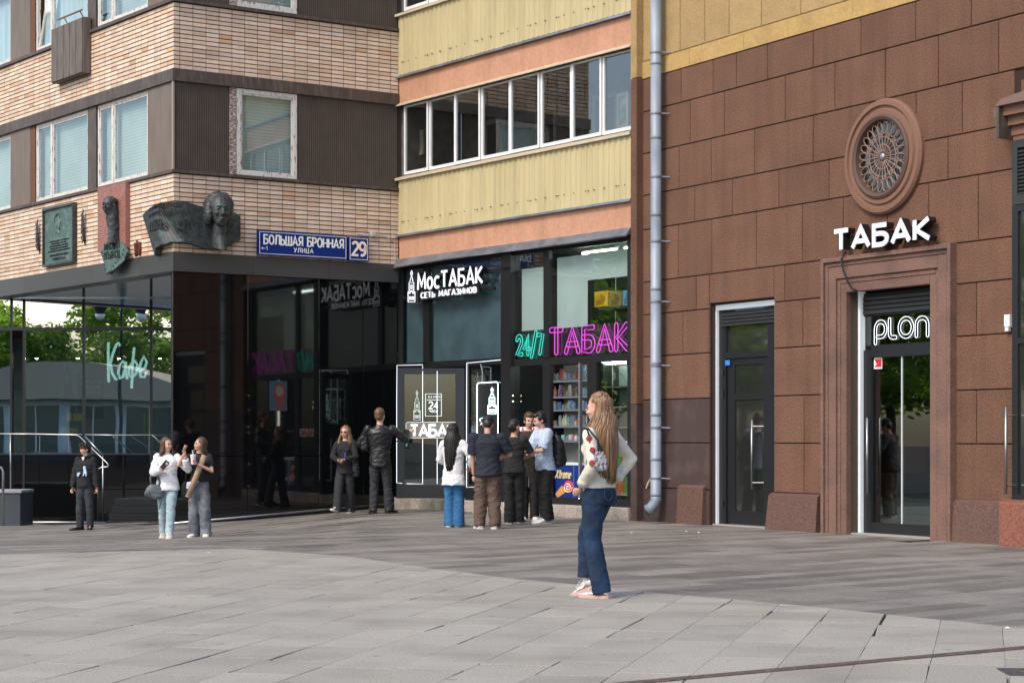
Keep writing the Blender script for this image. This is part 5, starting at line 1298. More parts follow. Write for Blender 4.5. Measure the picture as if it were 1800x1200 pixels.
# narrow pilaster at the seam with the kiosk
ua, ub_ = RU(1110.5,700,-.13), RU(1119,700,-.13)
for z0, z1, m_ in ((-.1,1.92,m_pd),(1.93,7.30,m_br),(7.31,12,m_yr)):
    obj('pilaster', MB().box(ua-.03, ub_, -.13, .3, z0, z1), m_, RB, FR.M)
    obj('reveal', MB().box(ub_+.003, uW0+gp-.001, -.0, .3, z0, z1), m_, RB, FR.M)
# dark granite dado left of the first door, plinths
obj('dado', MB().box(uW0, u1a-.004, .0, .06, -.2, .55-gp), m_pd, RB, FR.M)
def plinth(x0, x1, ztop, th, m_, slantL=.0):
    a, b = RU(x0), RU(x1); mb = MB()
    vs = [(a,.0,ztop),(b,.0,ztop),(b,-th*.55,ztop-.04),(a,-th*.55,ztop-.04),(a-slantL,-th,-.2),(b,-th,-.2),(b,.02,-.2),(a-slantL,.02,-.2)]
    mb.add(vs, [(0,1,2,3)[::-1],(3,2,5,4)[::-1],(1,6,5,2)[::-1],(0,3,4,7)[::-1],(0,7,6,1)[::-1],(4,5,6,7)[::-1]])
    obj('plinth', mb, m_, RB, FR.M)
plinth(1196, 1241, .62, .10, m_pg); plinth(1357, 1443, .55, .12, m_pg, .06); plinth(1671, 1790, .56, .10, m_pg)
# ---- round window
cx, cz_ = RU(1556, 275), RZ(1556, 276); Ro = .80
rw_ = root('round_window', FR.sub(cx, 0, cz_), 'round brown moulded window with a radiating petal grille', 'window'); Mr = WM[rw_]
def ring(prof, n=56):
    mb = MB(); mb.loft([[(r*cos(2*pi*i/n), d, r*sin(2*pi*i/n)) for r, d in prof] for i in range(n)], closed=True); return mb
m_ro = mat('round_moulding', (.19,.10,.068), .8, var=.15, vscale=80, bump=.3, bscale=110)
obj('outer_moulding', ring([(.58,.01),(Ro,.01),(Ro,-.05),(Ro-.03,-.085),(Ro-.09,-.09),(Ro-.10,-.06),(Ro-.13,-.055),(Ro-.15,-.085),(.58,-.085)]), m_ro, rw_, Mr, smooth=False)
obj('inner_moulding', ring([(.49,.02),(.585,.02),(.585,-.10),(.55,-.12),(.51,-.10),(.49,-.02)]), mat('round_inner', (.09,.05,.038), .7), rw_, Mr)
obj('glass_disc', MB().prism([(.5*cos(2*pi*i/40), .5*sin(2*pi*i/40)) for i in range(40)], -.012, -.006), mat('round_glass', (.008,.009,.009), .04, ior=1.9, var=.3), rw_, Mr)
m_gl = mat('grille_iron', (.26,.165,.125), .6)
for i in range(24):
    a = 2*pi*i/24; c, s = cos(a), sin(a)
    obj('grille_spoke', MB().tube([(.07*c,-.05,.07*s),(.32*c,-.05,.32*s)], .007, 5), m_gl, rw_, Mr)
    b = a+pi/24; R2 = Matrix.Rotation(0,2)
    pet = [(.30+.075*(1-cos(t*pi/6))*.5*2.2*.5+.0, .042*sin(t*pi/6)*(1 if t < 6 else 1)) for t in range(12)]
    P_ = [(.40+.085*cos(t*2*pi/12), .048*sin(t*2*pi/12)) for t in range(12)]
    obj('grille_petal', MB().tube([(x*cos(b)-y*sin(b), -.05, x*sin(b)+y*cos(b)) for x, y in P_], .007, 5, closed=True), m_gl, rw_, Mr)
    if i % 2 == 0: obj('grille_ring', MB().tube([((.30*cos(b)+.026*cos(t*.7)), -.055, (.30*sin(b)+.026*sin(t*.7))) for t in range(9)], .006, 5, closed=True), m_gl, rw_, Mr)
for r in (.17, .27): obj('grille_hoop', MB().tube([(r*cos(2*pi*t/32), -.05, r*sin(2*pi*t/32)) for t in range(32)], .007, 5, closed=True), m_gl, rw_, Mr)
obj('boss', MB().ell((0,-.05,0),(.055,.03,.055),14,8), mat('grille_boss', (.3,.3,.29), .3, metal=.6), rw_, Mr, smooth=True)
# ---- first door
dr1 = root('black_door', FR.sub(u1a, .2, 0), 'narrow black door with a small upper pane and a tall steel pull', 'door')
D1 = .17; a1 = lambda x, y=700: FR.px(x, y, D1)[0]; b1_ = lambda x, y: FR.px(x, y, D1)[1]
obj('reveal', MB().box(u1a-.01, u1a+.001, .061, .5, -.2, z1h), mat('door_reveal', (.075,.05,.04), .7), RB, FR.M)
ul, urr = a1(1264), u1b+.16
m_df = mat('door_black', (.014,.015,.017), .35)
fr1 = MB(); zt1 = b1_(1300, 538)
fr1.box(ul, a1(1276), D1, D1+.1, .0, zt1); fr1.box(a1(1349), urr, D1, D1+.1, 0, zt1); 
for y0, y1 in ((545,570),(617,628)): fr1.box(a1(1276), a1(1349), D1+.002, D1+.1, b1_(1310,y1), b1_(1310,y0))
obj('frame', fr1, m_df, dr1, FR.M)
for k in range(4): obj('shutter_slat', MB().box(a1(1268), urr-.02, D1-.03, D1-.002, b1_(1310,548+k*6+5), b1_(1310,548+k*6), .006), mat('shutter', (.03,.031,.033), .4), dr1, FR.M)
obj('transom_pane', MB().box(a1(1276), a1(1349), D1+.04, D1+.05, b1_(1310,617), b1_(1310,570)), m_dg := mat('door_glass', (.02,.022,.02), .04, ior=2.3), dr1, FR.M)
lf = MB(); lf.box(a1(1276.5), a1(1289), D1+.03, D1+.08, .03, b1_(1310,628.5)); lf.box(a1(1339), a1(1348.5), D1+.03, D1+.08, .03, b1_(1310,628.5)); lf.box(a1(1289), a1(1339), D1+.031, D1+.08, b1_(1310,640), b1_(1310,628.5)); lf.box(a1(1289), a1(1339), D1+.031, D1+.08, b1_(1310,702), b1_(1310,690)); lf.box(a1(1289), a1(1339), D1+.031, D1+.08, .03, b1_(1310,898))
leaf = obj('door_leaf', lf, m_df, dr1, FR.M)
obj('pane', MB().box(a1(1289), a1(1339), D1+.05, D1+.06, b1_(1310,690), b1_(1310,640)), m_dg, leaf, FR.M)
obj('lower_panel', MB().box(a1(1289), a1(1339), D1+.05, D1+.06, b1_(1310,898), b1_(1310,702)), m_dg, leaf, FR.M)
obj('handle', MB().tube([(a1(1327),D1-.06,b1_(1327,738)),(a1(1327),D1-.06,b1_(1327,860))], .016, 8), m_steel, leaf, FR.M, smooth=True)
for y in (749, 848): obj('handle_mount', MB().tube([(a1(1327),D1-.06,b1_(1327,y)),(a1(1340),D1+.03,b1_(1340,y))], .010, 6), m_steel, leaf, FR.M)
for y in (655, 692, 884): obj('hinge', MB().tube([(a1(1272),D1-.02,b1_(1272,y+5)),(a1(1272),D1-.02,b1_(1272,y-5))], .018, 8), m_df, dr1, FR.M)
obj('sticker', MB().box(a1(1275), a1(1283), D1-.003, D1-.0005, b1_(1278,642), b1_(1278,633)), mat('blue_sticker', (.05,.2,.6), .5), dr1, FR.M)
obj('threshold', MB().box(u1a, urr, .06, .4, -.05, .02), mat('threshold_stone', (.3,.28,.26), .8), dr1, FR.M)
wl = emis('door_led', (.86,.97,1), 1.5)
le = root('white_door_surround', FR.sub(a1(1259), D1-.05, 0), 'white light strip round the narrow black door', 'light strip')
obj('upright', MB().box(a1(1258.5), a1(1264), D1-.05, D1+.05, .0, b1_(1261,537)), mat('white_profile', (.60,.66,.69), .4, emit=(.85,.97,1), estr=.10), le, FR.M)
obj('head', MB().box(a1(1264.2), urr, D1-.05, D1+.05, b1_(1261,546), b1_(1261,537)), MATS['white_profile'], le, FR.M)
# ---- second door in its stone portal
nest = [(uPa, uPb, zPh, -.10), (RU(1454,700,-.06), RU(1664,700,-.06), RZ(1560,452,-.06), -.06)]
def surround(ua, ub_, zt, ia, ib, iz, d0, d1, nm='portal_moulding', m_=None):
    for b in ((ua, ia, -.2, zt), (ib, ub_, -.2, zt), (ia, ib, iz, zt)): obj(nm, MB().box(b[0]+(.002 if b[0] == ib else 0), b[1]-(.002 if b[1] == ib and b[0] == ia else 0), d0, d1, b[2], b[3], .008), m_ or m_ps, RB, FR.M)
inn = RU(1488); 
w1, w2, w3, w4 = .055, .22, .30, .42
L0, R0, T0 = uPa, uPb, zPh
iL, iR, iZ = RU(1489), RU(1632, 700, -.04), RZ(1560, 507)
def lerp(a, b, t): return a+(b-a)*t
ts = [0, .13, .25, .60, .74, 1.0]; ds = [-.10, -.075, -.055, -.028, -.045]
ds = [-.115, -.075, -.06, -.03, -.02]
for k in range(5):
    surround(lerp(L0,iL,ts[k]), lerp(R0,iR,ts[k]), lerp(T0,iZ,ts[k]), lerp(L0,iL,ts[k+1]), lerp(R0,iR,ts[k+1]), lerp(T0,iZ,ts[k+1]), ds[k], .062+.001*k)
obj('reveal', MB().box(iL-.01, iL-.0005, .068, .5, -.2, iZ), MATS['door_reveal'], RB, FR.M)
obj('reveal', MB().box(iR+.0005, iR+.01, .068, .5, -.2, iZ), MATS['door_reveal'], RB, FR.M)
D2 = .26; a2 = lambda x, y=700: FR.px(x, y, D2)[0]; b2_ = lambda x, y: FR.px(x, y, D2)[1]
dr2 = root('glass_shop_door', FR.sub(a2(1520), D2, 0), 'tall black framed glass door inside the stone portal', 'door')
uL, uRr = a2(1518), iR+.30
zt2 = b2_(1560, 512)
f2 = MB(); f2.box(uL, a2(1531), D2, D2+.09, .02, b2_(1560,613)); f2.box(uRr-.1, uRr, D2, D2+.09, .02, zt2); f2.box(a2(1531), uRr-.1, D2+.001, D2+.09, b2_(1560,627), b2_(1560,605)); f2.box(a2(1531), uRr-.1, D2+.001, D2+.09, .02, b2_(1560,919)); f2.box(uL, uRr-.1, D2+.001, D2+.09, b2_(1560,553), zt2)
obj('frame', f2, m_df, dr2, FR.M)
for k in range(4): obj('shutter_slat', MB().box(a2(1520), uRr-.02, D2-.04, D2-.002, b2_(1560,519+k*8+7), b2_(1560,519+k*8), .008), MATS['shutter'], dr2, FR.M)
obj('pane', MB().box(a2(1531), uRr-.1, D2+.04, D2+.05, b2_(1560,919), b2_(1560,627)), glass('dark_door_glass', (.52,.58,.57), 1.6, extra=.12), dr2, FR.M)
obj('transom_pane', MB().box(uL, uRr-.1, D2+.04, D2+.05, b2_(1560,605), b2_(1560,553)), glass('dark_door_glass2', (.35,.4,.38), 1.6, extra=.06), dr2, FR.M)
obj('pane_joint', MB().box(a2(1581), a2(1583), D2+.03, D2+.055, b2_(1560,919), b2_(1560,627)), mat('joint_steel', (.5,.55,.55), .3), dr2, FR.M)
obj('handle', MB().tube([(a2(1530.5),D2-.07,b2_(1530,734)),(a2(1531.5),D2-.07,b2_(1531,868))], .016, 8), m_steel, dr2, FR.M, smooth=True)
for y in (747, 856): obj('handle_mount', MB().tube([(a2(1531),D2-.07,b2_(1531,y)),(a2(1524),D2+.0,b2_(1524,y))], .010, 6), m_steel, dr2, FR.M)
st_ = obj('sticker', MB().box(a2(1533), a2(1547), D2+.034, D2+.039, b2_(1540,648), b2_(1540,628)), m_sw, dr2, FR.M)
obj('sticker_print', MB().prism([(a2(x), b2_(1540,y)) for x,y in ((1534,631),(1546.3,631),(1546.3,645),(1534,645),(1538,640))], D2+.031, D2+.034), mat('red_sticker', (.55,.02,.03), .5), st_, FR.M)
obj('threshold', MB().box(iL, uRr, .07, .5, -.05, .02), MATS['threshold_stone'], dr2, FR.M)
le2 = root('white_portal_light', FR.sub(a2(1512), D2-.05, 0), 'white light strip inside the stone portal', 'light strip')
obj('upright', MB().box(a2(1512), a2(1518), D2-.06, D2+.03, .02, b2_(1515,506)), MATS['white_profile'], le2, FR.M)
obj('head', MB().box(a2(1518.2), uRr, D2-.06, D2+.03, b2_(1515,513), b2_(1515,505)), MATS['white_profile'], le2, FR.M)
ne = root('white_neon_sign', FR.sub(a2(1534), D2+.02, b2_(1580,595)), 'white outlined neon lettering in the fanlight of the portal door', 'sign')
wn_ = emis('white_neon', (.9,.97,1), 1.1)
for mb in stroke_letters('PLONO', a2(1537), a2(1660), b2_(1580,592), b2_(1580,560), .1, D2+.02, D2+.03, sp=.22, mode='double', r=.0048, dbl=.026): obj('letter', mb, wn_, ne, FR.M)
# interior behind the doors
obj('interior_wall', MB().box(uL-.6, uRr+.5, 2.2, 2.3, 0, 3.6), mat('vape_room', (.16,.17,.15), .8, var=.5, vscale=1.2), RB, FR.M)
obj('interior_wall', MB().box(uL-.65, uL-.55, .5, 2.2, 0, 3.6), sd, RB, FR.M); obj('interior_wall', MB().box(uRr+.4, uRr+.5, .5, 2.2, 0, 3.6), sd, RB, FR.M)
obj('interior_floor', MB().box(uL-.6, uRr+.5, .45, 2.2, -.06, -.01), MATS['shop_floor'], RB, FR.M)
obj('interior_ceiling', MB().box(uL-.6, uRr+.5, .5, 2.2, 3.5, 3.6), sw, RB, FR.M)
for (x0,x1,y0,y1,d,cc,lb,nm) in ((1545,1590,755,830,1.0,(.34,.075,.03),'rust orange display cabinet behind the portal door','display_cabinet'),(1585,1660,880,938,.8,(.42,.45,.45),'white low counter behind the portal door','low_counter'),(1552,1562,878,925,.7,(.65,.66,.66),'narrow white stand behind the portal door','stand')):
    u0, za = FR.px(x0,y0,d); u1, zb = FR.px(x1,y1,d); r_ = root(nm, FR.sub(u0,d,max(0,zb)), lb, nm.split('_')[-1])
    w_, h_ = u1-u0, za-max(0,zb)
    obj('body', MB().box(0,w_,0,.4,0,h_), mat('in_%d'%x0, cc, .5), r_, WM[r_]); obj('top', MB().box(-.02,w_+.02,-.02,.42,h_+.001,h_+.03), mat('in_top%d'%x0, tuple(c*.6 for c in cc), .4), r_, WM[r_])
    for k in range(3): obj('drawer', MB().box(.03,w_-.03,-.012,-.001,h_*(.06+.31*k),h_*(.32+.31*k)), mat('in_%d'%x0, cc, .5), r_, WM[r_])
tl_ = root('ceiling_light', FR.sub((uL+uRr)/2, 1.2, 3.46), 'ceiling light panel behind the portal door', 'lamp')
obj('housing', MB().box(-.4,.4,-.15,.15,.0,.03), m_white, tl_, WM[tl_]); obj('diffuser', MB().box(-.38,.38,-.13,.13,-.012,-.001), emis('panel_light', (1,1,.95), 5), tl_, WM[tl_])
# ---- raised letters over the portal
dT = -.17; ut = lambda x: FR.px(x, 420, dT)[0]; zt = lambda x, y: FR.px(x, y, dT)[1]
sgT = root('raised_letter_sign', FR.sub(ut(1467), 0, zt(1550,430)), 'white raised block letters over the stone portal', 'sign')
z0_, z1_ = (zt(1467,443)+zt(1640,424))/2, (zt(1467,402)+zt(1640,382))/2
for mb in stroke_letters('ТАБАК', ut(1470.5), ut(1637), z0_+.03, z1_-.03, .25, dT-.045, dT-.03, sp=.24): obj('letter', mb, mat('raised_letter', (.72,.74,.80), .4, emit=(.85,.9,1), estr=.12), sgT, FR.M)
for mb in stroke_letters('ТАБАК', ut(1470.5), ut(1637), z0_+.03, z1_-.03, .243, dT-.029, dT+.10, sp=.24): obj('letter_back', mb, m_black, sgT, FR.M)
obj('mounting_rail', MB().box(ut(1476), ut(1632), dT+.10, dT+.14, z1_-.10, z1_-.05), mat('rail_brown', (.25,.10,.07), .6), sgT, FR.M)
for x in (1485, 1550, 1620): obj('rail_bracket', MB().box(ut(x)-.02, ut(x)+.02, dT+.13, 0.0, z1_-.095, z1_-.055), m_black, sgT, FR.M)
obj('cable', MB().tube([(FR.px(x,y,-.14)[0], d, FR.px(x,y,-.14)[1]) for x,y,d in ((1482,442,-.08),(1478,455,-.135),(1481,475,-.13),(1486,495,-.10),(1490,508,-.05),(1496,511,.0))], .014, 6), m_black, sgT, FR.M, smooth=True)
# ---- portal of the next shop at the right edge
ax = lambda x, y=700, d=-.12: FR.px(x, y, d)[0]
uq = ax(1783)
obj('side_wall', MB().box(ax(1783,700,-.12)-.0, UE, -.0, .3, -.2, 5.9), m_br, RB, FR.M)
for k, (pr, z0, z1) in enumerate(((-.16, 5.18, 5.30), (-.22, 5.30, 5.42), (-.30, 5.42, 5.54), (-.14, 5.02, 5.18))):
    obj('cornice', MB().box(uq-.02-(-.14-pr if k < 3 else -.02), UE, pr, -.001, z0+.001, z1), m_ro, RB, FR.M)
obj('cornice_cap', MB().prism([(ax(1751,180,-.36), 5.54), (UE, 5.54), (UE, 5.9), (ax(1762,180,-.36), 5.62)], -.38, -.0), mat('zinc_brown', (.18,.11,.09), .5), RB, FR.M)
obj('cornice_drop', MB().box(ax(1751,180,-.36), ax(1757,180,-.36), -.37, -.0, 5.14, 5.535), m_fascia, RB, FR.M)
sh = root('louvred_shutter', FR.sub(uq, -.12, 4.1), 'dark green louvred shutter under the cornice at the right edge', 'shutter')
uS1 = uq+.75; zs0, zs1 = RZ(1790,360,-.12), RZ(1790,247,-.12)
m_sh = mat('shutter_green', (.028,.034,.034), .5)
fS = MB()
for b in ((uq,uq+.09,zs0,zs1),(uS1-.09,uS1,zs0,zs1),(uq+.09,uS1-.09,zs0,zs0+.12),(uq+.09,uS1-.09,zs1-.1,zs1)): fS.box(b[0],b[1],-.16,-.10,b[2],b[3])
obj('frame', fS, m_sh, sh, FR.M)
for k in range(12):
    z = zs0+.13+k*(zs1-zs0-.24)/12; mb = MB(); mb.add([(uq+.09,-.155,z),(uS1-.09,-.155,z),(uS1-.09,-.11,z+.05),(uq+.09,-.11,z+.05),(uq+.09,-.145,z-.008),(uS1-.09,-.145,z-.008),(uS1-.09,-.10,z+.042),(uq+.09,-.10,z+.042)], [(0,1,2,3)[::-1],(4,5,6,7),(0,4,5,1),(3,2,6,7),(0,3,7,4),(1,5,6,2)])
    obj('slat', mb, m_sh, sh, FR.M)
gd = root('framed_shop_window', FR.sub(uq, -.12, .55), 'black framed shop window with a steel pull at the right edge', 'window')
fS = MB(); zq0, zq1 = .56, zs0-.01
for b in ((uq,uq+.10,zq0,zq1),(uS1+.6,uS1+.7,zq0,zq1),(uq+.10,uS1+.6,zq0,zq0+.1),(uq+.10,uS1+.6,zq1-.08,zq1),(uq+.10,uS1+.6,2.55,2.62)): fS.box(b[0],b[1],-.16,-.09,b[2],b[3])
obj('frame', fS, m_df, gd, FR.M)
obj('pane', MB().box(uq+.10, uS1+.6, -.13, -.12, zq0+.1, zq1-.08), mat('edge_glass', (.02,.024,.02), .03, ior=2.2), gd, FR.M)
obj('handle', MB().tube([(ax(1768,700,-.3),-.30,RZ(1768,715,-.3)),(ax(1768,700,-.3),-.30,RZ(1768,868,-.3))], .018, 8), m_steel, gd, FR.M, smooth=True)
for y in (730, 853): obj('handle_mount', MB().tube([(ax(1768,700,-.3),-.30,RZ(1768,y,-.3)),(uq+.05,-.16,RZ(1768,y,-.3))], .011, 6), m_steel, gd, FR.M)
wx = root('wall_sensor', FR.sub(RU(1776,562), -.0, RZ(1776,575)), 'small white sensor on the brown wall beside the shop window', 'sensor')
obj('case', MB().box(-.05,.05,-.07,-.004,0,.16,.01), m_white, wx, WM[wx]); obj('lens', MB().box(-.03,.03,-.068,-.02,-.05,-.002), m_white, wx, WM[wx])
pd = root('granite_pedestal', FR.sub(ax(1755,900,-.25), 0, 0), 'polished red granite pedestal at the right edge', 'pedestal')
b0 = FR.px(1756,900,-.28)[0]
obj('block', MB().box(b0, UE, -.30, .0, -.2, RZ(1770,882,-.3), .02), m_rg, pd, FR.M)
obj('coping', MB().box(b0+.03, UE, -.27, .0, RZ(1770,882,-.3)+.001, RZ(1770,882,-.3)+.03), m_rg, pd, FR.M)
obj('back_wall', MB().box(uq-.05, UE, .31, .4, -.2, 6), m_jt, RB, FR.M)

# ------------------------------------------------------------------ downpipe
dP = -.17; up = FR.px(1153, 500, dP)[0]
m_zp = mat('galvanised_pipe', (.27,.32,.375), .5, metal=.15, var=.12, vscale=3, col2=(.20,.245,.30), c2lo=.45, c2hi=.6, c2scale=2, stretch=(1,1,.5))
dpz = root('downpipe', FR.sub(up, dP, 0), 'galvanised grey downpipe on the brown wall beside the kiosk', 'downpipe')
seams = [.42, 1.0, 1.72, 2.55, 3.75, 4.95, 6.2, 7.4, 8.7, 10.5]
for i, (a, b) in enumerate(zip(seams, seams[1:])):
    obj('pipe_section', MB().lathe((up,dP,0), [(.088 if i else .085,a),(.092,a+.002),(.092,a+.05),(.088,a+.055),(.086,b+.02)], 20), m_zp, dpz, FR.M, smooth=True)
obj('elbow', MB().tube([(up,dP,.46),(up,dP,.36),(up-.012,dP-.015,.31),(up-.05,dP-.05,.24),(up-.10,dP-.10,.19)], [.088,.088,.09,.09,.095], 18, cap=True), m_zp, dpz, FR.M, smooth=True)
obj('elbow_mouth', MB().tube([(up-.102,dP-.102,.188),(up-.106,dP-.106,.185)], .085, 18), m_black, dpz, FR.M)
for y in (93, 200, 311, 424, 530, 642, 751, 840):
    z = FR.px(1153, y, dP)[1]
    obj('bracket', MB().lathe((up,dP,z), [(.088,-.014),(.098,-.014),(.098,.014),(.088,.014)], 18), mat('bracket_grey', (.22,.24,.27), .5, metal=.5), dpz, FR.M)
    obj('bracket_pin', MB().tube([(up+.06,dP+.04,z),(up+.16,.0,z-.01)], .012, 6), MATS['bracket_grey'], dpz, FR.M)
obj('strap', MB().tube([(up-.09,dP-.03,FR.px(1153,840,dP)[1]),(up-.15,dP-.05,FR.px(1153,848,dP)[1]),(up-.18,dP-.07,FR.px(1153,858,dP)[1])], .012, 6), mat('strap_tan', (.5,.42,.3), .6), dpz, FR.M)
# ------------------------------------------------------------------ people
def rotz(a): return Matrix.Rotation(radians(a), 3, 'Z')
def rotx(a): return Matrix.Rotation(radians(a), 3, 'X')
def ik(a, c, l1, l2, hint):
    a, c = Vector(a), Vector(c); v = c-a; d = v.length
    if d > (l1+l2)*.998: c = a + v*((l1+l2)*.998/d); v = c-a; d = v.length
    x = (l1*l1-l2*l2+d*d)/(2*d); h = sqrt(max(0, l1*l1-x*x)); t = v/d
    hn = Vector(hint); hn = hn - t*hn.dot(t); hn.normalize()
    return a + t*x + hn*h, c
SKIN = {'fair': mat('skin_fair', (.56,.33,.245), .5, var=.05, vscale=30), 'tan': mat('skin_tan', (.47,.26,.18), .5, var=.05, vscale=30)}
m_eye = mat('eye_dark', (.03,.02,.015), .2); m_lip = mat('lips', (.36,.12,.10), .45); m_brow = mat('brow', (.06,.035,.02), .8)
def hair_mat(nm, c, c2): return mat('hair_'+nm, c, .42, col2=c2, c2lo=.40, c2hi=.62, c2scale=34, stretch=(1.6,1.6,.14), var=.25, vscale=60, island=.28)
HAIR = {'dark': hair_mat('dark', (.018,.012,.009), (.035,.022,.015)), 'brown': hair_mat('brown', (.05,.026,.014), (.09,.048,.025)), 'blond': hair_mat('blond', (.125,.064,.029), (.27,.155,.075)),
        'ginger': hair_mat('ginger', (.085,.048,.025), (.13,.072,.038)), 'black': hair_mat('black', (.008,.006,.005), (.016,.012,.010))}
def ring(c, rx, ry, n=20, R=None):
    c = Vector(c); return [c + ((R @ Vector((rx*cos(2*pi*i/n), ry*sin(2*pi*i/n), 0))) if R else Vector((rx*cos(2*pi*i/n), ry*sin(2*pi*i/n), 0))) for i in range(n)]
def limb(mb, pts, rads, n=14):
    """rounded tapering limb through joints, extra rings between"""
    P, Rr = [], []
    for i in range(len(pts)-1):
        for k in range(4):
            t = k/4; P.append(Vector(pts[i]).lerp(Vector(pts[i+1]), t)); Rr.append(rads[i]+(rads[i+1]-rads[i])*t)
    P.append(Vector(pts[-1])); Rr.append(rads[-1]); mb.tube(P, Rr, n)
    for p, r in zip(pts, rads): mb.ell(p, (r*.99,)*3, 10, 8)
def folds(amp, s=1.0, seed=0):
    o = Vector((seed*3.1, seed*1.7, seed*2.3))
    def f(c, n_):
        return amp*.62*(.8*noise.noise(Vector((c.x*7, c.y*7, c.z*5))*s+o) + .9*(.45-2.2*abs(noise.noise(Vector((c.x*6+c.z*5, c.y*6, c.z*11))*s+o))) + .3*(.4-2*abs(noise.noise(Vector((c.x*15-c.z*9, c.y*15, c.z*26))*s+o))))
    return f
def hand(mb, w, d, nrm, s, curl=.5, thumb=1, grip=0):
    """palm with four fingers of unequal length and a thumb from the side of the palm; d = direction, nrm = palm side"""
    d = Vector(d).normalized(); nrm = Vector(nrm); nrm = (nrm - d*nrm.dot(d)).normalized(); sd = d.cross(nrm)*thumb
    w = Vector(w); R = Matrix((sd, nrm, d)).transposed()
    mb.ell(w+d*.045*s*10*.1*10*.1 + d*.036*s, (.036*s/1.0*.95, .016*s, .046*s), 10, 8, R)
    for k, (o, L) in enumerate(((.026,.070),(.009,.080),(-.009,.075),(-.025,.058))):
        p0 = w+d*.068*s+sd*o*s; a = 0; P = [p0-d*.02*s, p0]; seg = L*s/3
        for j in range(3):
            a += curl*(.75+.1*k); P.append(P[-1]+(d*cos(a)+nrm*sin(a))*seg)
        mb.tube(P, [.0085*s,.0088*s,.0082*s,.0076*s,.0066*s], 7)
    p0 = w+d*.018*s+sd*.028*s
    P = [p0, p0+(d*.5+sd*.75+nrm*.25).normalized()*.032*s, p0+(d*.5+sd*.75+nrm*.25).normalized()*.032*s+(d*.85+sd*.25+nrm*(.3+grip)).normalized()*.03*s]
    P.append(P[-1]+(d*.9+nrm*(.4+grip)).normalized()*.022*s); mb.tube(P, [.012*s,.0105*s,.0095*s,.0075*s], 7)
def shoe(parent, M, H, ank, yaw, pitch, mu, ms, big=1.0, two=None):
    s = H*big; R = rotz(yaw) @ rotx(pitch); a = Vector(ank)
    def T(p): return a + R @ (Vector(p)*s)
    up = MB(); rg = []
    for y, w, h, z in ((.040,.018,.030,-.022),(.034,.026,.05,-.018),(.012,.028,.062,-.014),(-.02,.028,.054,-.018),(-.05,.030,.036,-.026),(-.08,.031,.026,-.031),(-.102,.025,.020,-.033),(-.114,.012,.012,-.036)):
        r_ = []
        for i in range(14):
            t = 2*pi*i/14; zz = sin(t); r_.append(T((w*cos(t), y, z+(h*.5 if zz > 0 else .014)*zz)))
        rg.append(r_)
    up.loft(rg); o = obj('shoe', up, mu, parent, M, smooth=True)
    so = MB(); rg = []
    for y, w in ((.046,.018),(.036,.028),(.0,.029),(-.04,.031),(-.08,.034),(-.105,.027),(-.119,.012)):
        rg.append([T((w,y,-.030)),T((-w,y,-.030)),T((-w*.96,y,-.046)),T((w*.96,y,-.046))])
    so.loft(rg); obj('sole', so, ms, o, M)
    if two:
        b = MB()
        for sx in (-1, 1): b.add([T((sx*.031,.01,-.012)),T((sx*.032,-.03,-.016)),T((sx*.033,-.055,-.024)),T((sx*.031,-.01,-.026))], [(0,1,2,3)] if sx < 0 else [(3,2,1,0)])
        for k in range(4): b.tube([T((-.014,-.022-.012*k,.018-.008*k)),T((.014,-.022-.012*k,.018-.008*k))], .003*s, 5)
        obj('trim', b, two, o, M)
    return o
PPL = []
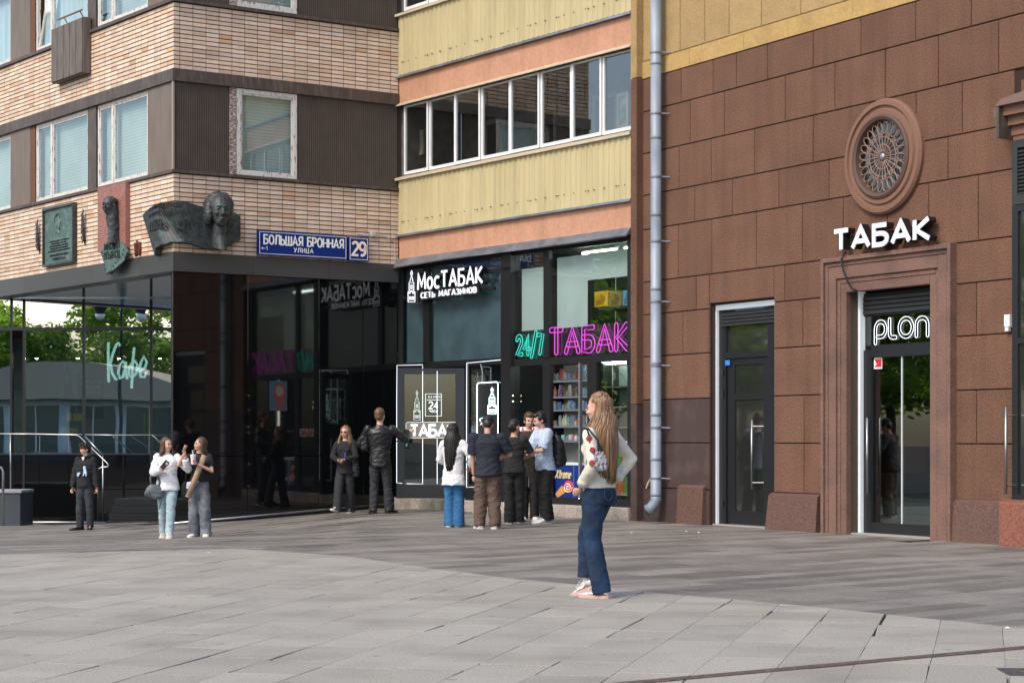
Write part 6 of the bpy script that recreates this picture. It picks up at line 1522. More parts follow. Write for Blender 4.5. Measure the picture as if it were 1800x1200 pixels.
def person(px, py, hpx, yaw, label, skin='fair', female=True, lean=0.0, side=0.0, feet=None, hands=None, elbows=None, curl=(.5,.5), handdirs=None, head=(0,0,0), hair=('short','dark',.7),
           top=None, bottom=None, shoes=None, drop=0.0, face=True, vox=.0085, extra=None, shw=None, bust=True, knees=None, depth=0.0):
    gp_ = ground_at(px, py)
    if depth: gp_ = Vector(((px-900)/FPX*(gp_.y+depth), gp_.y+depth, g((px-900)/FPX*(gp_.y+depth), gp_.y+depth)))
    H = hpx*gp_.y/FPX; M = Matrix.Translation(gp_) @ Matrix.Rotation(radians(yaw), 4, 'Z')
    P = root('person', M, label, 'person')
    V = lambda x, y, z: Vector((x, y, z))*H
    feet = feet or [(.05,0,0,0,0),(-.05,0,0,0,0)]; shw = shw or (.098 if female else .115)
    pel = V(0,0,.525-drop)
    Rl = rotx(lean) @ Matrix.Rotation(radians(side), 3, 'Y')
    S = lambda x, y, z: pel + Rl @ (V(x, y, z) - V(0,0,.525))        # spine frame
    neck = S(0,.012,.835); hc = S(0,.0,.868)
    RH = rotz(head[0]) @ rotx(-head[1]) @ Matrix.Rotation(radians(head[2]),3,'Y')
    HD = lambda x, y, z: hc + RH @ (V(x, y, z) - V(0,0,.868))
    b = MB()
    # torso, neck
    hipw = .088 if female else .082; wst = .066 if female else .076; ch = .084 if female else .1
    b.loft([ring(S(0,.0,.465),hipw*.7*H,.05*H), ring(S(0,.005,.50),hipw*H,.062*H), ring(S(0,0,.545),hipw*.98*H,.06*H), ring(S(0,-.002,.62),wst*H,.05*H), ring(S(0,0,.70),ch*.98*H,.058*H), ring(S(0,.004,.76),ch*1.05*H,.06*H), ring(S(0,.008,.80),shw*.86*H,.05*H), ring(S(0,.01,.825),shw*.5*H,.038*H), ring(S(0,.01,.84),.034*H,.034*H)])
    b.tube([S(0,.01,.815), S(0,.008,.845), HD(0,.004,.885)], [.034*H,.030*H,.031*H], 14)
    # head
    def he(p, r): b.ell(HD(*p), tuple(k*H for k in r), 14, 10, RH)
    he((0,.010,.944),(.0445,.056,.055)); he((0,-.014,.915),(.037,.040,.052)); he((0,-.021,.886),(.027,.028,.022)); he((0,-.028,.876),(.014,.014,.011))
    he((0,-.052,.918),(.006,.008,.017)); he((0,-.0565,.9095),(.0078,.0068,.006)); he((0,-.046,.939),(.028,.010,.006))
    he((.021,-.040,.908),(.012,.010,.011)); he((-.021,-.040,.908),(.012,.010,.011)); he((.044,.008,.918),(.006,.012,.018)); he((-.044,.008,.918),(.006,.012,.018))
    # legs
    hips = [S(.047,0,.52), S(-.047,0,.52)]; ankles = []; kn = []
    for i, f in enumerate(feet):
        an = V(f[0], f[1], f[2]+.046); khint = (knees[i] if knees else (.15*(1 if i == 0 else -1), -1, 0))
        k_, an = ik(hips[i], an, .239*H, .234*H, khint); ankles.append(an); kn.append(k_)
        limb(b, [hips[i], k_, an], [.05*H,.032*H,.019*H], 12)
        Rf = rotz(f[3]) @ rotx(f[4]); b.tube([an, an+Rf @ V(0,-.03,-.02), an+Rf @ V(0,-.08,-.032)], [.02*H,.022*H,.016*H], 8)
    # arms
    sho = [S(shw,.008,.802), S(-shw,.008,.802)]; hands = hands or [(.14,-.03,.46),(-.14,-.03,.46)]; el = []; wr = []
    for i in range(2):
        h_ = elbows[i] if elbows else ((.4 if i == 0 else -.4), .8, -.3)
        e_, w_ = ik(sho[i], V(*hands[i]), .168*H, .148*H, h_); el.append(e_); wr.append(w_)
        ar = .021 if female else .025
        limb(b, [sho[i], e_, w_], [ar*1.2*H, ar*.92*H, ar*.62*H], 10)
        dd = (w_-e_).normalized()
        if handdirs and handdirs[i]: dd, nr = Vector(handdirs[i][0]), Vector(handdirs[i][1])
        else: nr = Vector((-.7 if i == 0 else .7, -.6, .1))
        hand(b, w_, dd, nr, H*.60, curl[i], thumb=(1 if i == 0 else -1))
    body = obj('body', remesh(b, vox, 2, .45), None, P, M); body.data.materials.append(SKIN[skin])
    J = dict(H=H, M=M, P=P, S=S, HD=HD, V=V, RH=RH, sho=sho, el=el, wr=wr, kn=kn, an=ankles, hips=hips, gp=gp_, yaw=yaw)
    # ---- trousers
    if bottom:
        t = MB(); zc = bottom.get('waist', .60); lo = bottom.get('loose', 1.0); rk, rh = bottom['rk']*H, bottom['rh']*H; hz = bottom.get('hem', .025)*H
        t.loft([ring(S(0,.002,.455),hipw*.82*H*lo,.056*H*lo), ring(S(0,.006,.50),hipw*1.08*H*lo,.075*H*lo), ring(S(0,.004,.545),hipw*1.06*H*lo,.068*H*lo), ring(S(0,0,zc),(wst+.012)*H,.058*H)])
        if bottom.get('seat'): 
            for sx in (-1, 1): t.ell(S(sx*.038,.036,.495), (.045*H,.036*H,.052*H), 12, 8)
        for i in range(2):
            f = feet[i]; hem = ankles[i]+Vector((0,.004*H,-.046*H+hz)) if f[2] < .02 else ankles[i].lerp(kn[i], .10)
            q = bottom.get('rt', .064)*H
            kb = kn[i]
            limb(t, [hips[i]+V(0,0,-.01), hips[i].lerp(kb,.5), kb], [q*.86, (q+rk)/2, rk], 14)
            m1 = kb.lerp(hem, .5); P3 = [kb, kb.lerp(hem,.25), m1, kb.lerp(hem,.75), hem]; R3 = [rk, rk+(rh-rk)*.2, rk+(rh-rk)*.45, rk+(rh-rk)*.72, rh]
            t.tube(P3, R3, 16)
        o = obj('trousers', remesh(t, vox, 3, .5, folds(bottom.get('fold',.006)*H, 1.0, px)), None, P, M); o.data.materials.append(bottom['m'])
        if bottom.get('belt'):
            obj('waistband', MB().loft([ring(S(0,0,zc-.014),(wst+.0175)*H,.0625*H,24), ring(S(0,0,zc+.006),(wst+.0165)*H,.0615*H,24)]), bottom['belt'], o, M)
        if bottom.get('pockets'):
            pk_ = MB()
            for sx in (-1, 1):
                cxp = S(sx*.042,.083,.505); nrm_ = Vector((sx*.25,1,.1)).normalized(); ux_ = Vector((1,-.25*sx,0)).normalized(); uz_ = Vector((0,-.12,1)).normalized()
                loop = [cxp+ux_*a*H+uz_*c*H for a, c in ((-.024,.026),(.024,.026),(.024,-.012),(0,-.028),(-.024,-.012))]
                pk_.tube(loop, .0012*H, 4, closed=True)
            obj('pocket_stitching', pk_, bottom['pockets'], o, M)
        J['trousers'] = o
    # ---- top
    if top:
        t = MB(); hem = top.get('hem', .50); lo = top.get('loose', 1.0); fl = top.get('flare', 1.0)
        t.loft([ring(S(0,.002,hem),max(hipw,.085)*1.10*H*lo*fl,.077*H*lo*fl,24), ring(S(0,.002,hem+.02),max(hipw,.085)*1.08*H*lo*fl,.077*H*lo*fl,24), ring(S(0,.0,.62),(wst+.016)*H*lo*top.get('waistf',1.0),.065*H*lo,24), ring(S(0,0,.70),(ch+.010)*H*lo,.068*H*lo,24), ring(S(0,.004,.76),(ch+.014)*1.03*H*lo,.070*H*lo,24), ring(S(0,.008,.80),shw*.98*H,.060*H,24), ring(S(0,.010,.823),shw*.66*H,.046*H,24), ring(S(0,.011,.840 if not top.get('vneck') else .832),.040*H,.040*H,24)])
        if female and bust:
            for sx in (-1, 1): t.ell(S(sx*.036,-.045,.725), (.036*H,.030*H,.036*H), 12, 8)
        sl = top.get('sleeve', 1.0); ra, rb2, rc_ = (k*H for k in top.get('rs', (.040,.034,.026)))
        for i in range(2):
            a, e_, w_ = sho[i], el[i], wr[i]
            if sl >= .6:
                end = e_.lerp(w_, (sl-.5)*2)
                limb(t, [a, e_], [ra, rb2], 12); t.tube([e_, e_.lerp(end,.3), e_.lerp(end,.7), end], [rb2, rb2*1.02, (rb2+rc_)/2, rc_], 12)
            else:
                end = a.lerp(e_, sl*2); t.ell(a, (ra,ra,ra), 12, 8); t.tube([a, a.lerp(end,.5), end], [ra, (ra+rb2)/2, rb2], 14)
        o = obj(top.get('name','top'), remesh(t, vox, 3, .5, folds(top.get('fold',.007)*H, 1.0, px+5)), None, P, M); o.data.materials.append(top['m']); J['top'] = o
    if shoes:
        for i in range(2): shoe(P, M, H, ankles[i], feet[i][3], feet[i][4], shoes[0], shoes[1], shoes[2] if len(shoes) > 2 else 1.0, shoes[3] if len(shoes) > 3 else None)
    # ---- face
    if face:
        for sx in (1, -1):
            obj('eye', MB().ell(HD(sx*.0165,-.0478,.928), (.0075*H,.004*H,.0042*H), 8, 6, RH), m_eye, P, M, smooth=True)
            obj('eyebrow', MB().tube([HD(sx*.007,-.0545,.9385), HD(sx*.017,-.0535,.9415), HD(sx*.028,-.045,.9385)], [.0022*H,.0028*H,.0015*H], 5), m_brow, P, M)
        obj('mouth', MB().tube([HD(-.0135,-.047,.8905), HD(-.006,-.0525,.892), HD(0,-.0535,.8915), HD(.006,-.0525,.892), HD(.0135,-.047,.8905)], [.001*H,.0036*H,.0032*H,.0036*H,.001*H], 6), m_lip, P, M, smooth=True)
    # ---- hair
    st, hcm, ln = hair; hm = MB(); hmat = HAIR[hcm]
    def hh(p, r): hm.ell(HD(*p), tuple(k*H for k in r), 16, 10, RH)
    if st in ('short', 'curly', 'crop', 'cap'):
        f = 1.0 if st != 'crop' else 1.005
        hh((0,.018,.953),(.0485*f,.054*f,.055*f)); hh((0,.034,.925),(.043*f,.036*f,.045*f))
        if st != 'crop': hh((0,-.018,.978),(.040,.034,.024)); hh((.04,.004,.942),(.011,.03,.025)); hh((-.04,.004,.942),(.011,.03,.025))
        if st == 'curly':
            for k in range(26):
                a = k*2.4; hh((.04*cos(a),-.012+.045*sin(a),.968+.022*sin(k*1.7)),(.014,.014,.013))
        dsp = {'curly': .010, 'crop': .0015}.get(st, .005)
        o = obj('hair', remesh(hm, vox*.8, 1, .5, lambda c, n_: dsp*H*.6*noise.noise(Vector((c.x*60,c.y*60,c.z*40)))), None, P, M); o.data.materials.append(hmat)
    elif st in ('long', 'bun'):
        hh((0,.0145,.953),(.0468,.0552,.0545)); hh((0,.03,.922),(.044,.041,.05))
        if st == 'bun': hh((0,-.012,.974),(.037,.034,.023))
        if st == 'bun': hh((0,.062,.925),(.028,.026,.03))
        o = obj('hair', remesh(hm, vox*.8, 1, .5, lambda c, n_: .004*H*noise.noise(Vector((c.x*90,c.y*90,c.z*18)))), None, P, M); o.data.materials.append(hmat)
        if st == 'long':
            zend = ln; rs_ = random.Random(px); locks = MB(); body_ = MB()
            nl = 230 if px == 1053 else 130
            fr_ang = hair_front.get(px, 118)
            for k in range(nl):
                a = radians((k/(nl-1)*2-1)*fr_ang); jit = rs_.uniform(-1,1)
                ca, sa = cos(a), sin(a)                      # a = 0 straight behind
                p0 = HD(.012*sa, .012*ca-.004, 1.002-.004*abs(sa)); rr_ = rs_.uniform(.90,1.02); p1 = HD(.0455*sa*rr_, .016+.051*ca*rr_, .965); p2 = HD(.049*sa*rr_, .014+.053*ca*rr_, .915+.003*jit)
                wid = ((.070+.012*jit) if ca > .2 else (.062+.01*jit))*(1.05 if px == 1053 else 1)
                bk = .062+.014*max(0,ca)+.008*rs_.random()
                tgt = S(wid*sa*(1.05 if ca > 0 else 1.15), bk*max(.25,ca)+(.006 if ca > 0 else -.058*(-ca)*2), .80)
                p3 = p2.lerp(tgt, .55) + RH @ V(.006*sa,.01*ca,0); ze = zend+rs_.uniform(-.015,.035)+.05*(1-max(0,ca))
                if ze < .78:
                    q1 = S(wid*1.0*sa, (bk+.012)*max(.3,ca)-(.05*max(0,-ca)), (.80+ze)/2+.02); q2 = S(wid*.80*sa+.006*jit, (bk+.004)*max(.35,ca)-(.05*max(0,-ca)), ze)
                    pts = [p0,p1,p2,p3,tgt,q1,q2]
                else: pts = [p0,p1,p2,p3,p3.lerp(tgt,.5+.3*rs_.random())]
                # smooth the path
                Q = []
                for i in range(len(pts)-1):
                    a0 = pts[max(0,i-1)]; a1 = pts[i]; a2 = pts[i+1]; a3 = pts[min(len(pts)-1,i+2)]
                    for t_ in (0,.33,.66):
                        Q.append(.5*((2*a1)+(a2-a0)*t_+(2*a0-5*a1+4*a2-a3)*t_*t_+(-a0+3*a1-3*a2+a3)*t_**3))
                Q.append(pts[-1]); n_ = len(Q); w0 = ((.0036+.0030*rs_.random()) if px == 1053 else (.0062+.003*rs_.random()))*H
                Q = [q+Vector((noise.noise(q*7+Vector((k,0,0))),noise.noise(q*7+Vector((0,k,0))),0))*.005*H*(i/n_) for i, q in enumerate(Q)]
                locks.tube(Q, [w0*(.45+.8*min(1,i/4)) if i < n_*.7 else w0*1.15*(1-.75*(i-n_*.7)/(n_*.3)) for i in range(n_)], 6)
            o2 = obj('hair_lengths', locks, hmat, o, M, smooth=True)
    if st == 'cap':
        cp = MB(); cp.loft([ring(HD(0,.014,.945),.051*H,.059*H,20,RH), ring(HD(0,.014,.965),.0505*H,.058*H,20,RH), ring(HD(0,.014,.985),.044*H,.05*H,20,RH), ring(HD(0,.014,1.0),.028*H,.032*H,20,RH), ring(HD(0,.014,1.006),.006*H,.006*H,20,RH)])
        cpo = obj('cap', cp, mat('navy_cap', (.012,.014,.022), .8), P, M, smooth=True)
        br = MB(); n_ = 10
        up_ = [HD(.045*cos(pi+pi*i/n_)*1.0, -.035+.062*sin(pi+pi*i/n_), .950-.004*sin(pi*i/n_)) for i in range(n_+1)]
        br.add([tuple(p) for p in up_]+[tuple(p+RH @ V(0,0,.005)) for p in up_], [tuple(range(n_,-1,-1)), tuple(range(n_+1, 2*n_+2))]+[(i,i+1,n_+2+i,n_+1+i) for i in range(n_)]+[(n_,0,n_+1,2*n_+1)])
        obj('brim', br, MATS['navy_cap'], cpo, M)
    if extra: extra(J)
    PPL.append(J); return J
hair_front = {295: 125, 350: 112, 608: 140, 797: 100, 1053: 108}
# cloth
def cloth(nm, c, rough=.85, c2=None, **k): return mat('cloth_'+nm, c, rough, var=.10, vscale=25, col2=c2, c2lo=.45, c2hi=.7, c2scale=5, bump=.12, bscale=260, **k)
k_black = cloth('black', (.012,.012,.013)); k_char = cloth('charcoal', (.022,.023,.026)); k_white = cloth('white', (.70,.70,.72)); k_ltblue = cloth('light_blue', (.40,.48,.62))
k_jean_l = cloth('pale_denim', (.30,.40,.44), c2=(.42,.50,.52)); k_jean_g = cloth('grey_denim', (.105,.115,.13), c2=(.25,.26,.28)); k_jean_b = cloth('blue_denim', (.02,.105,.24), c2=(.035,.16,.32))
k_jean_d = cloth('dark_denim', (.005,.018,.046), c2=(.010,.042,.098)); k_brown = cloth('brown_cord', (.105,.068,.052), c2=(.075,.048,.038)); k_navy = cloth('navy', (.014,.018,.028))
k_cream = cloth('cream_knit', (.60,.56,.47)); k_leather = mat('black_leather', (.010,.010,.011), .33, var=.2, vscale=10, bump=.35, bscale=28); k_dkbrown = cloth('dark_brown', (.030,.020,.017))
s_white = mat('white_shoe', (.66,.66,.66), .5, var=.1, vscale=30); s_beige = mat('beige_shoe', (.52,.44,.36), .6, var=.2, vscale=30); s_black = mat('black_shoe', (.012,.012,.012), .5); s_sole = mat('pale_sole', (.60,.58,.54), .6); s_pink = mat('pink_sole', (.55,.36,.31), .6); s_silver = mat('silver_shoe', (.50,.46,.44), .4, var=.3, vscale=25)

# 1 boy by the railing
def boy_x(J):
    H, M, P, S = J['H'], J['M'], J['P'], J['S']
    obj('hood', remesh(MB().tube([S(.055*cos(t*pi/8+pi*1.5)*1.0, .012+.05*sin(t*pi/8+pi*1.5), .832+.012*sin(t*pi/8)) for t in range(16)], .017*H, 8, closed=True), .01, 2), None, J['top'], M).data.materials.append(k_black)
    obj('undershirt', MB().prism([(-.004*H,.800*H),(.004*H,.800*H),(.020*H,.838*H),(-.020*H,.838*H)], -.060*H, -.03*H), k_white, J['top'], M)
    pr = mat('hoodie_print', (.55,.66,.74), .7, col2=(.16,.34,.6), c2scale=30)
    z0 = .675*H
    obj('print', MB().prism([(.012*H+a*H, z0+b*H) for a, b in ((0,-.055),(.012,-.05),(.018,-.02),(.034,-.045),(.04,-.06),(.048,-.02),(.04,.02),(.03,.055),(.012,.062),(.004,.04),(.012,.01))], -.092*H, -.07*H), pr, J['top'], M)
    obj('print', MB().prism([(-.062*H+a*H, z0+b*H) for a, b in ((0,-.05),(.015,-.06),(.04,-.02),(.03,-.012),(0,-.02))], -.088*H, -.068*H), pr, J['top'], M)
person(150, 931, 153, -14, 'boy in a black printed hoodie and dark jeans by the railing', 'fair', False, feet=[(.055,.015,0,20,0),(-.06,-.015,0,-35,0)], hands=[(.15,-.01,.47),(-.155,-.02,.47)], head=(-42,-4,0), hair=('curly','dark',0),
       top=dict(m=k_black, hem=.485, loose=1.10, rs=(.043,.041,.032), sleeve=1.0, fold=.009, name='hoodie'), bottom=dict(waist=.54, m=cloth('black_denim', (.022,.026,.032), c2=(.04,.045,.055)), rk=.046, rh=.043, loose=1.05, fold=.008), shoes=(s_black, s_black, 1.1), extra=boy_x, shw=.095)
# 2 woman in a white blouse
J2 = person(294, 946, 178, 4, 'woman in a white blouse and pale jeans carrying a grey shoulder bag', 'fair', True, feet=[(.030,-.10,0,6,0),(-.045,.10,.012,-8,18)], hands=[(.185,-.13,.80),(-.025,-.165,.695)], elbows=[(.6,.1,-1),(-.7,.4,-.6)], handdirs=[((.0,-.25,1),(-.6,-.5,0)),((.55,-.2,.6),(.5,.6,.4))], curl=(.45,.6),
       head=(44,0,-3), hair=('long','brown',.80), top=dict(m=k_white, hem=.475, loose=1.12, rs=(.042,.042,.034), sleeve=.93, fold=.009, flare=1.15, vneck=True, name='blouse'), bottom=dict(m=k_jean_l, waist=.54, rk=.046, rh=.043, fold=.008, rt=.07), shoes=(s_beige, s_sole, 1.12, s_white))
# 3 woman in a black tee
J3 = person(350, 944, 176, -6, 'woman in a black tee and wide grey jeans holding a cup and a cardboard tube', 'fair', True, feet=[(.075,-.02,0,14,0),(-.055,.02,0,-14,0)], hands=[(.045,-.155,.725),(-.105,-.15,.85)], elbows=[(.8,.5,-.6),(-.6,.1,-1)], handdirs=[((-.75,-.5,.25),(-.2,-.3,.6)),((.1,-.1,1),(.6,-.3,0))], curl=(.7,.45),
       head=(-48,6,4), hair=('long','brown',.73), top=dict(m=k_black, hem=.555, loose=1.0, rs=(.036,.034,.03), sleeve=.36, fold=.005, name='tee'), bottom=dict(m=k_jean_g, rk=.056, rh=.058, hem=.012, fold=.008, rt=.07, waist=.61), shoes=(s_white, s_sole, 1.0),
       extra=lambda J: obj('tied_shirt', remesh(MB().prism([(-.10*J['H'],.555*J['H']),(.03*J['H'],.565*J['H']),(-.02*J['H'],.52*J['H']),(-.055*J['H'],.47*J['H']),(-.105*J['H'],.49*J['H'])], -.098*J['H'], -.07*J['H']), .008, 2, .5, folds(.006*J['H'])), None, J['P'], J['M']).data.materials.append(cloth('check', (.55,.58,.68), c2=(.28,.33,.5))))
# 4 woman in sunglasses
def shades(J):
    H, M = J['H'], J['M']
    for sx in (1,-1): obj('sunglasses', MB().ell(J['HD'](sx*.0175,-.052,.928), (.0135*H,.004*H,.0105*H), 12, 8, J['RH']), mat('shade_lens', (.008,.008,.008), .1), J['P'], M, smooth=True)
    obj('sunglasses', MB().tube([J['HD'](-.046,-.0,.930), J['HD'](-.032,-.045,.932), J['HD'](0,-.056,.932), J['HD'](.032,-.045,.932), J['HD'](.046,-.0,.930)], .0018*H, 5), m_black, J['P'], M)
    obj('lanyard', MB().tube([J['S'](.028,-.085,.70), J['S'](.028,-.09,.645)], [.006*H,.005*H], 6), mat('blue_lanyard', (.08,.12,.5), .5), J['P'], M)
J4 = person(607, 903, 155, -14, 'woman in black with sunglasses and long fair hair walking past the black glass', 'fair', True, feet=[(.035,.08,.0,6,0),(-.055,-.13,.012,-12,-16)], hands=[(.030,-.135,.615),(-.032,-.145,.605)], elbows=[(.9,.4,-.5),(-.9,.4,-.5)], handdirs=[((-.8,-.4,0),(0,-.4,-.6)),((.8,-.4,0),(0,-.4,-.6))], curl=(.7,.7),
       head=(-6,-2,0), hair=('long','blond',.66), top=dict(m=k_black, hem=.455, loose=1.0, flare=1.14, rs=(.036,.034,.026), sleeve=.97, fold=.006, vneck=True, name='tunic'), bottom=dict(m=k_char, rk=.05, rh=.054, hem=.014, fold=.008), shoes=(s_black, s_sole, 1.0, s_white), extra=shades)
# 5 man at the door
J5 = person(668, 902, 185, 178, 'man in a black leather jacket seen from behind pulling the glass door', 'fair', False, feet=[(.06,.01,0,16,0),(-.085,-.02,0,-30,0)], hands=[(.10,-.12,.60),(-.245,-.16,.785)], elbows=[(1,.3,-.5),(-.4,.6,-1)], handdirs=[None, ((-.9,-.4,.05),(.2,-.6,-.4))], curl=(.5,.8),
       head=(-14,0,0), hair=('crop','ginger',0), top=dict(m=k_leather, hem=.44, loose=1.06, rs=(.041,.037,.030), sleeve=.97, fold=.008, name='jacket'), bottom=dict(m=k_char, rk=.044, rh=.041, fold=.008), shoes=(s_black, s_black, 1.05), face=False)
# 6 woman in an oversized white shirt
J6 = person(797, 926, 182, 158, 'woman with waist length dark hair in an oversized white shirt and blue jeans', 'fair', True, feet=[(.04,.0,0,8,0),(-.05,-.02,0,-14,0)], hands=[(.06,-.13,.60),(-.135,-.10,.575)], elbows=[(1,.3,-.4),(-1,.5,-.2)], head=(-10,-8,0), hair=('long','black',.545), curl=(.6,.7),
       top=dict(m=k_white, hem=.405, loose=1.14, rs=(.043,.041,.034), sleeve=.92, fold=.010, flare=1.12, name='shirt'), bottom=dict(m=k_jean_b, waist=.54, rk=.05, rh=.058, hem=.008, fold=.007), shoes=(s_white, s_sole, 1.0), face=False)
# 7 man in brown trousers
J7 = person(857, 929, 199, 182, 'man in a dark navy tee, cap and baggy brown trousers seen from behind', 'tan', False, lean=3, feet=[(.07,.0,0,14,0),(-.065,.015,0,-14,0)], hands=[(.125,-.04,.475),(-.115,-.15,.615)], elbows=[(.8,.7,-.2),(-1,.6,-.5)], head=(-6,-26,0), hair=('cap','dark',0), curl=(.7,.7),
       top=dict(m=k_navy, hem=.465, loose=1.14, flare=1.16, rs=(.052,.050,.048), sleeve=.44, fold=.009, name='tee'), bottom=dict(m=k_brown, waist=.54, rk=.060, rh=.052, hem=.02, rt=.076, loose=1.14, fold=.012), shoes=(s_white, s_sole, 1.06), face=False, shw=.122)
# 8 woman all in black
J8 = person(904, 921, 184, 165, 'woman all in black with dark tied hair standing next to the brown trousers', 'tan', True, feet=[(.05,.0,0,12,0),(-.03,-.07,0,-20,0)], hands=[(.07,-.16,.62),(-.06,-.17,.63)], elbows=[(1,.3,-.5),(-1,.3,-.5)], head=(-26,-6,0), hair=('bun','dark',0), curl=(.7,.7),
       top=dict(m=k_black, hem=.49, loose=1.08, flare=1.08, rs=(.040,.038,.036), sleeve=.40, fold=.007, name='tee', vneck=True), bottom=dict(m=k_black, rk=.050, rh=.050, hem=.014, fold=.008), shoes=(s_black, s_sole, 1.0), face=False)
# 9 man facing the street
J9 = person(930, 916, 191, 6, 'man in a dark V-neck tee facing the street behind the group', 'fair', False, feet=[(.05,.0,0,16,0),(-.05,.0,0,-16,0)], hands=[(.08,-.17,.62),(-.06,-.16,.62)], elbows=[(1,.4,-.5),(-1,.4,-.5)], head=(6,-8,0), hair=('short','brown',0), curl=(.7,.7),
       top=dict(m=k_dkbrown, hem=.48, loose=1.05, rs=(.046,.044,.042), sleeve=.42, fold=.007, name='tee', vneck=True), bottom=dict(m=k_black, rk=.046, rh=.044, fold=.007), shoes=(s_white, s_sole, 1.1))
# 10 man with a backpack
def puma(J):
    H, M = J['H'], J['M']
    obj('logo', MB().tube([J['S'](.098,-.01,.505), J['S'](.098,.01,.500), J['S'](.099,.0,.492), J['S'](.098,.014,.486)], .003*H, 5), m_sw, J['trousers'], M)
J10 = person(958, 919, 196, -70, 'man in a light blue tee with a black backpack looking down at his phone', 'fair', False, lean=6, feet=[(.06,-.02,0,16,0),(-.06,.06,0,-10,0)], hands=[(.075,-.215,.63),(-.05,-.205,.615)], elbows=[(.8,.6,-.6),(-.8,.5,-.6)], handdirs=[((-.3,-.8,.3),(-.6,.0,.5)),((.4,-.8,.3),(.6,0,.5))], curl=(.7,.7),
       head=(0,-18,0), hair=('short','black',0), top=dict(m=k_ltblue, hem=.47, loose=1.12, flare=1.06, rs=(.052,.050,.048), sleeve=.46, fold=.009, name='tee'), bottom=dict(m=k_black, waist=.54, rk=.054, rh=.05, hem=.02, loose=1.05, fold=.009), shoes=(s_white, s_sole, 1.22, s_silver), extra=puma)
# 11 woman walking in the foreground
def roses(J):
    H, M = J['H'], J['M']; mr = mat('rose_red', (.27,.025,.028), .8, var=.4, vscale=60); ml = mat('rose_leaf', (.06,.045,.03), .8)
    for i, (t, off) in enumerate(((.25,.0),(.62,.35),(1.0,-.2),(1.45,.25))):
        for si in range(2):
            a, e_, w_ = J['sho'][si], J['el'][si], J['wr'][si]
            p = a.lerp(e_, t) if t <= 1 else e_.lerp(w_, t-1); ax_ = (e_-a).normalized()
            out = Vector((1.0 if si == 0 else -1.0, .55+off, .1)); out = (out-ax_*out.dot(ax_)).normalized()
            c = p+out*(.034 if t < 1 else .030)*H; R3 = out.to_track_quat('Z','Y').to_matrix()
            fl = MB()
            for k in range(6): fl.ell(c+R3 @ Vector((.0085*cos(k*pi/3),.0085*sin(k*pi/3),.0))*H, (.0075*H,.0075*H,.0035*H), 8, 6, R3)
            fl.ell(c+R3 @ Vector((0,0,.002))*H, (.007*H,.007*H,.004*H), 8, 6, R3)
            o = obj('rose_motif', fl, mr, J['top'], M, smooth=True)
            obj('rose_leaf', MB().ell(c+R3 @ Vector((.004,-.017,0))*H, (.004*H,.008*H,.0025*H), 8, 6, R3), ml, o, M, smooth=True)
    for si in range(2):
        e_, w_ = J['el'][si], J['wr'][si]; q = e_.lerp(w_,.70); q2 = e_.lerp(w_,.93)
        obj('cuff', MB().tube([q, q.lerp(q2,.5), q2], [.0285*H,.0275*H,.026*H], 14), k_cream, J['top'], M, smooth=True)
    for i in range(2):
        an = J['an'][i]
        obj('sock', MB().tube([an+Vector((0,0,-.012*H)), an+Vector((0,0,.05*H))], [.023*H,.022*H], 12), s_white, J['P'], M, smooth=True)
J11 = person(1053, 1049, 361, -127, 'long haired woman in a cream sweater with red roses walking across the plaza', 'fair', True, lean=0, feet=[(.030,.035,0,4,0),(-.048,-.105,.022,-2,22)], knees=[(.1,-1,0),(-.1,-1,.15)], hands=[(.105,-.035,.545),(-.105,.02,.56)], elbows=[(.45,.9,-.2),(-.9,.42,-.1)], head=(24,-5,0), hair=('long','blond',.565), curl=(.5,.6),
       top=dict(m=k_cream, hem=.538, loose=.97, rs=(.035,.030,.025), sleeve=.93, fold=.005, name='sweater'), bottom=dict(m=k_jean_d, rk=.045, rh=.047, hem=.022, rt=.066, fold=.005, seat=True, waist=.612, loose=.92, belt=cloth('denim_band', (.012,.035,.09)), pockets=mat('stitch', (.05,.09,.16), .8)), shoes=(s_silver, s_pink, 1.06, s_white), extra=roses, vox=.0075, drop=.006)

# ------------------------------------------------------------------ things people carry
def wpt(J, v): return J['M'] @ Vector(v)
def carried(name, label, cat, J, at): # root at a body-frame point
    return root(name, J['M'] @ Matrix.Translation(at), label, cat)
def Lp(J, v, base): return Vector(v)-Vector(base)
# grey slouchy shoulder bag
H = J2['H']; at = Vector((-.115,-.07,.40))*H
b_ = carried('shoulder_bag', 'slouchy grey shoulder bag with a hanging strap loop', 'bag', J2, at); Mb = WM[b_]
k_bag = mat('grey_bag', (.085,.10,.115), .55, var=.2, vscale=8, bump=.2, bscale=30)
mb = MB(); mb.loft([ring((0,0,-.01*H),.05*H,.03*H), ring((0,0,.02*H),.095*H,.045*H), ring((0,0,.06*H),.10*H,.045*H), ring((0,0,.10*H),.08*H,.035*H), ring((0,0,.135*H),.045*H,.018*H)])
obj('body', remesh(mb, .009, 3, .5, folds(.008*H)), None, b_, Mb).data.materials.append(k_bag)
obj('strap', MB().tube([(-.03*H,0,.12*H),(-.045*H,.01*H,.2*H),(.0,.03*H,.33*H),(.015*H,.06*H,.425*H),(.02*H,.09*H,.42*H)], (.009*H), 8), k_bag, b_, Mb, smooth=True)
obj('strap', MB().tube([(.04*H,0,.12*H),(.05*H,.0,.16*H),(.02*H,.01*H,.22*H),(-.01*H,.02*H,.30*H)], .012*H, 8), k_bag, b_, Mb, smooth=True)
obj('hanging_strap', MB().tube([(-.075*H,-.03*H,.05*H),(-.06*H,-.04*H,-.06*H),(0,-.045*H,-.125*H),(.05*H,-.04*H,-.10*H),(.075*H,-.03*H,.0)], .004*H, 6), k_black, b_, Mb, smooth=True)
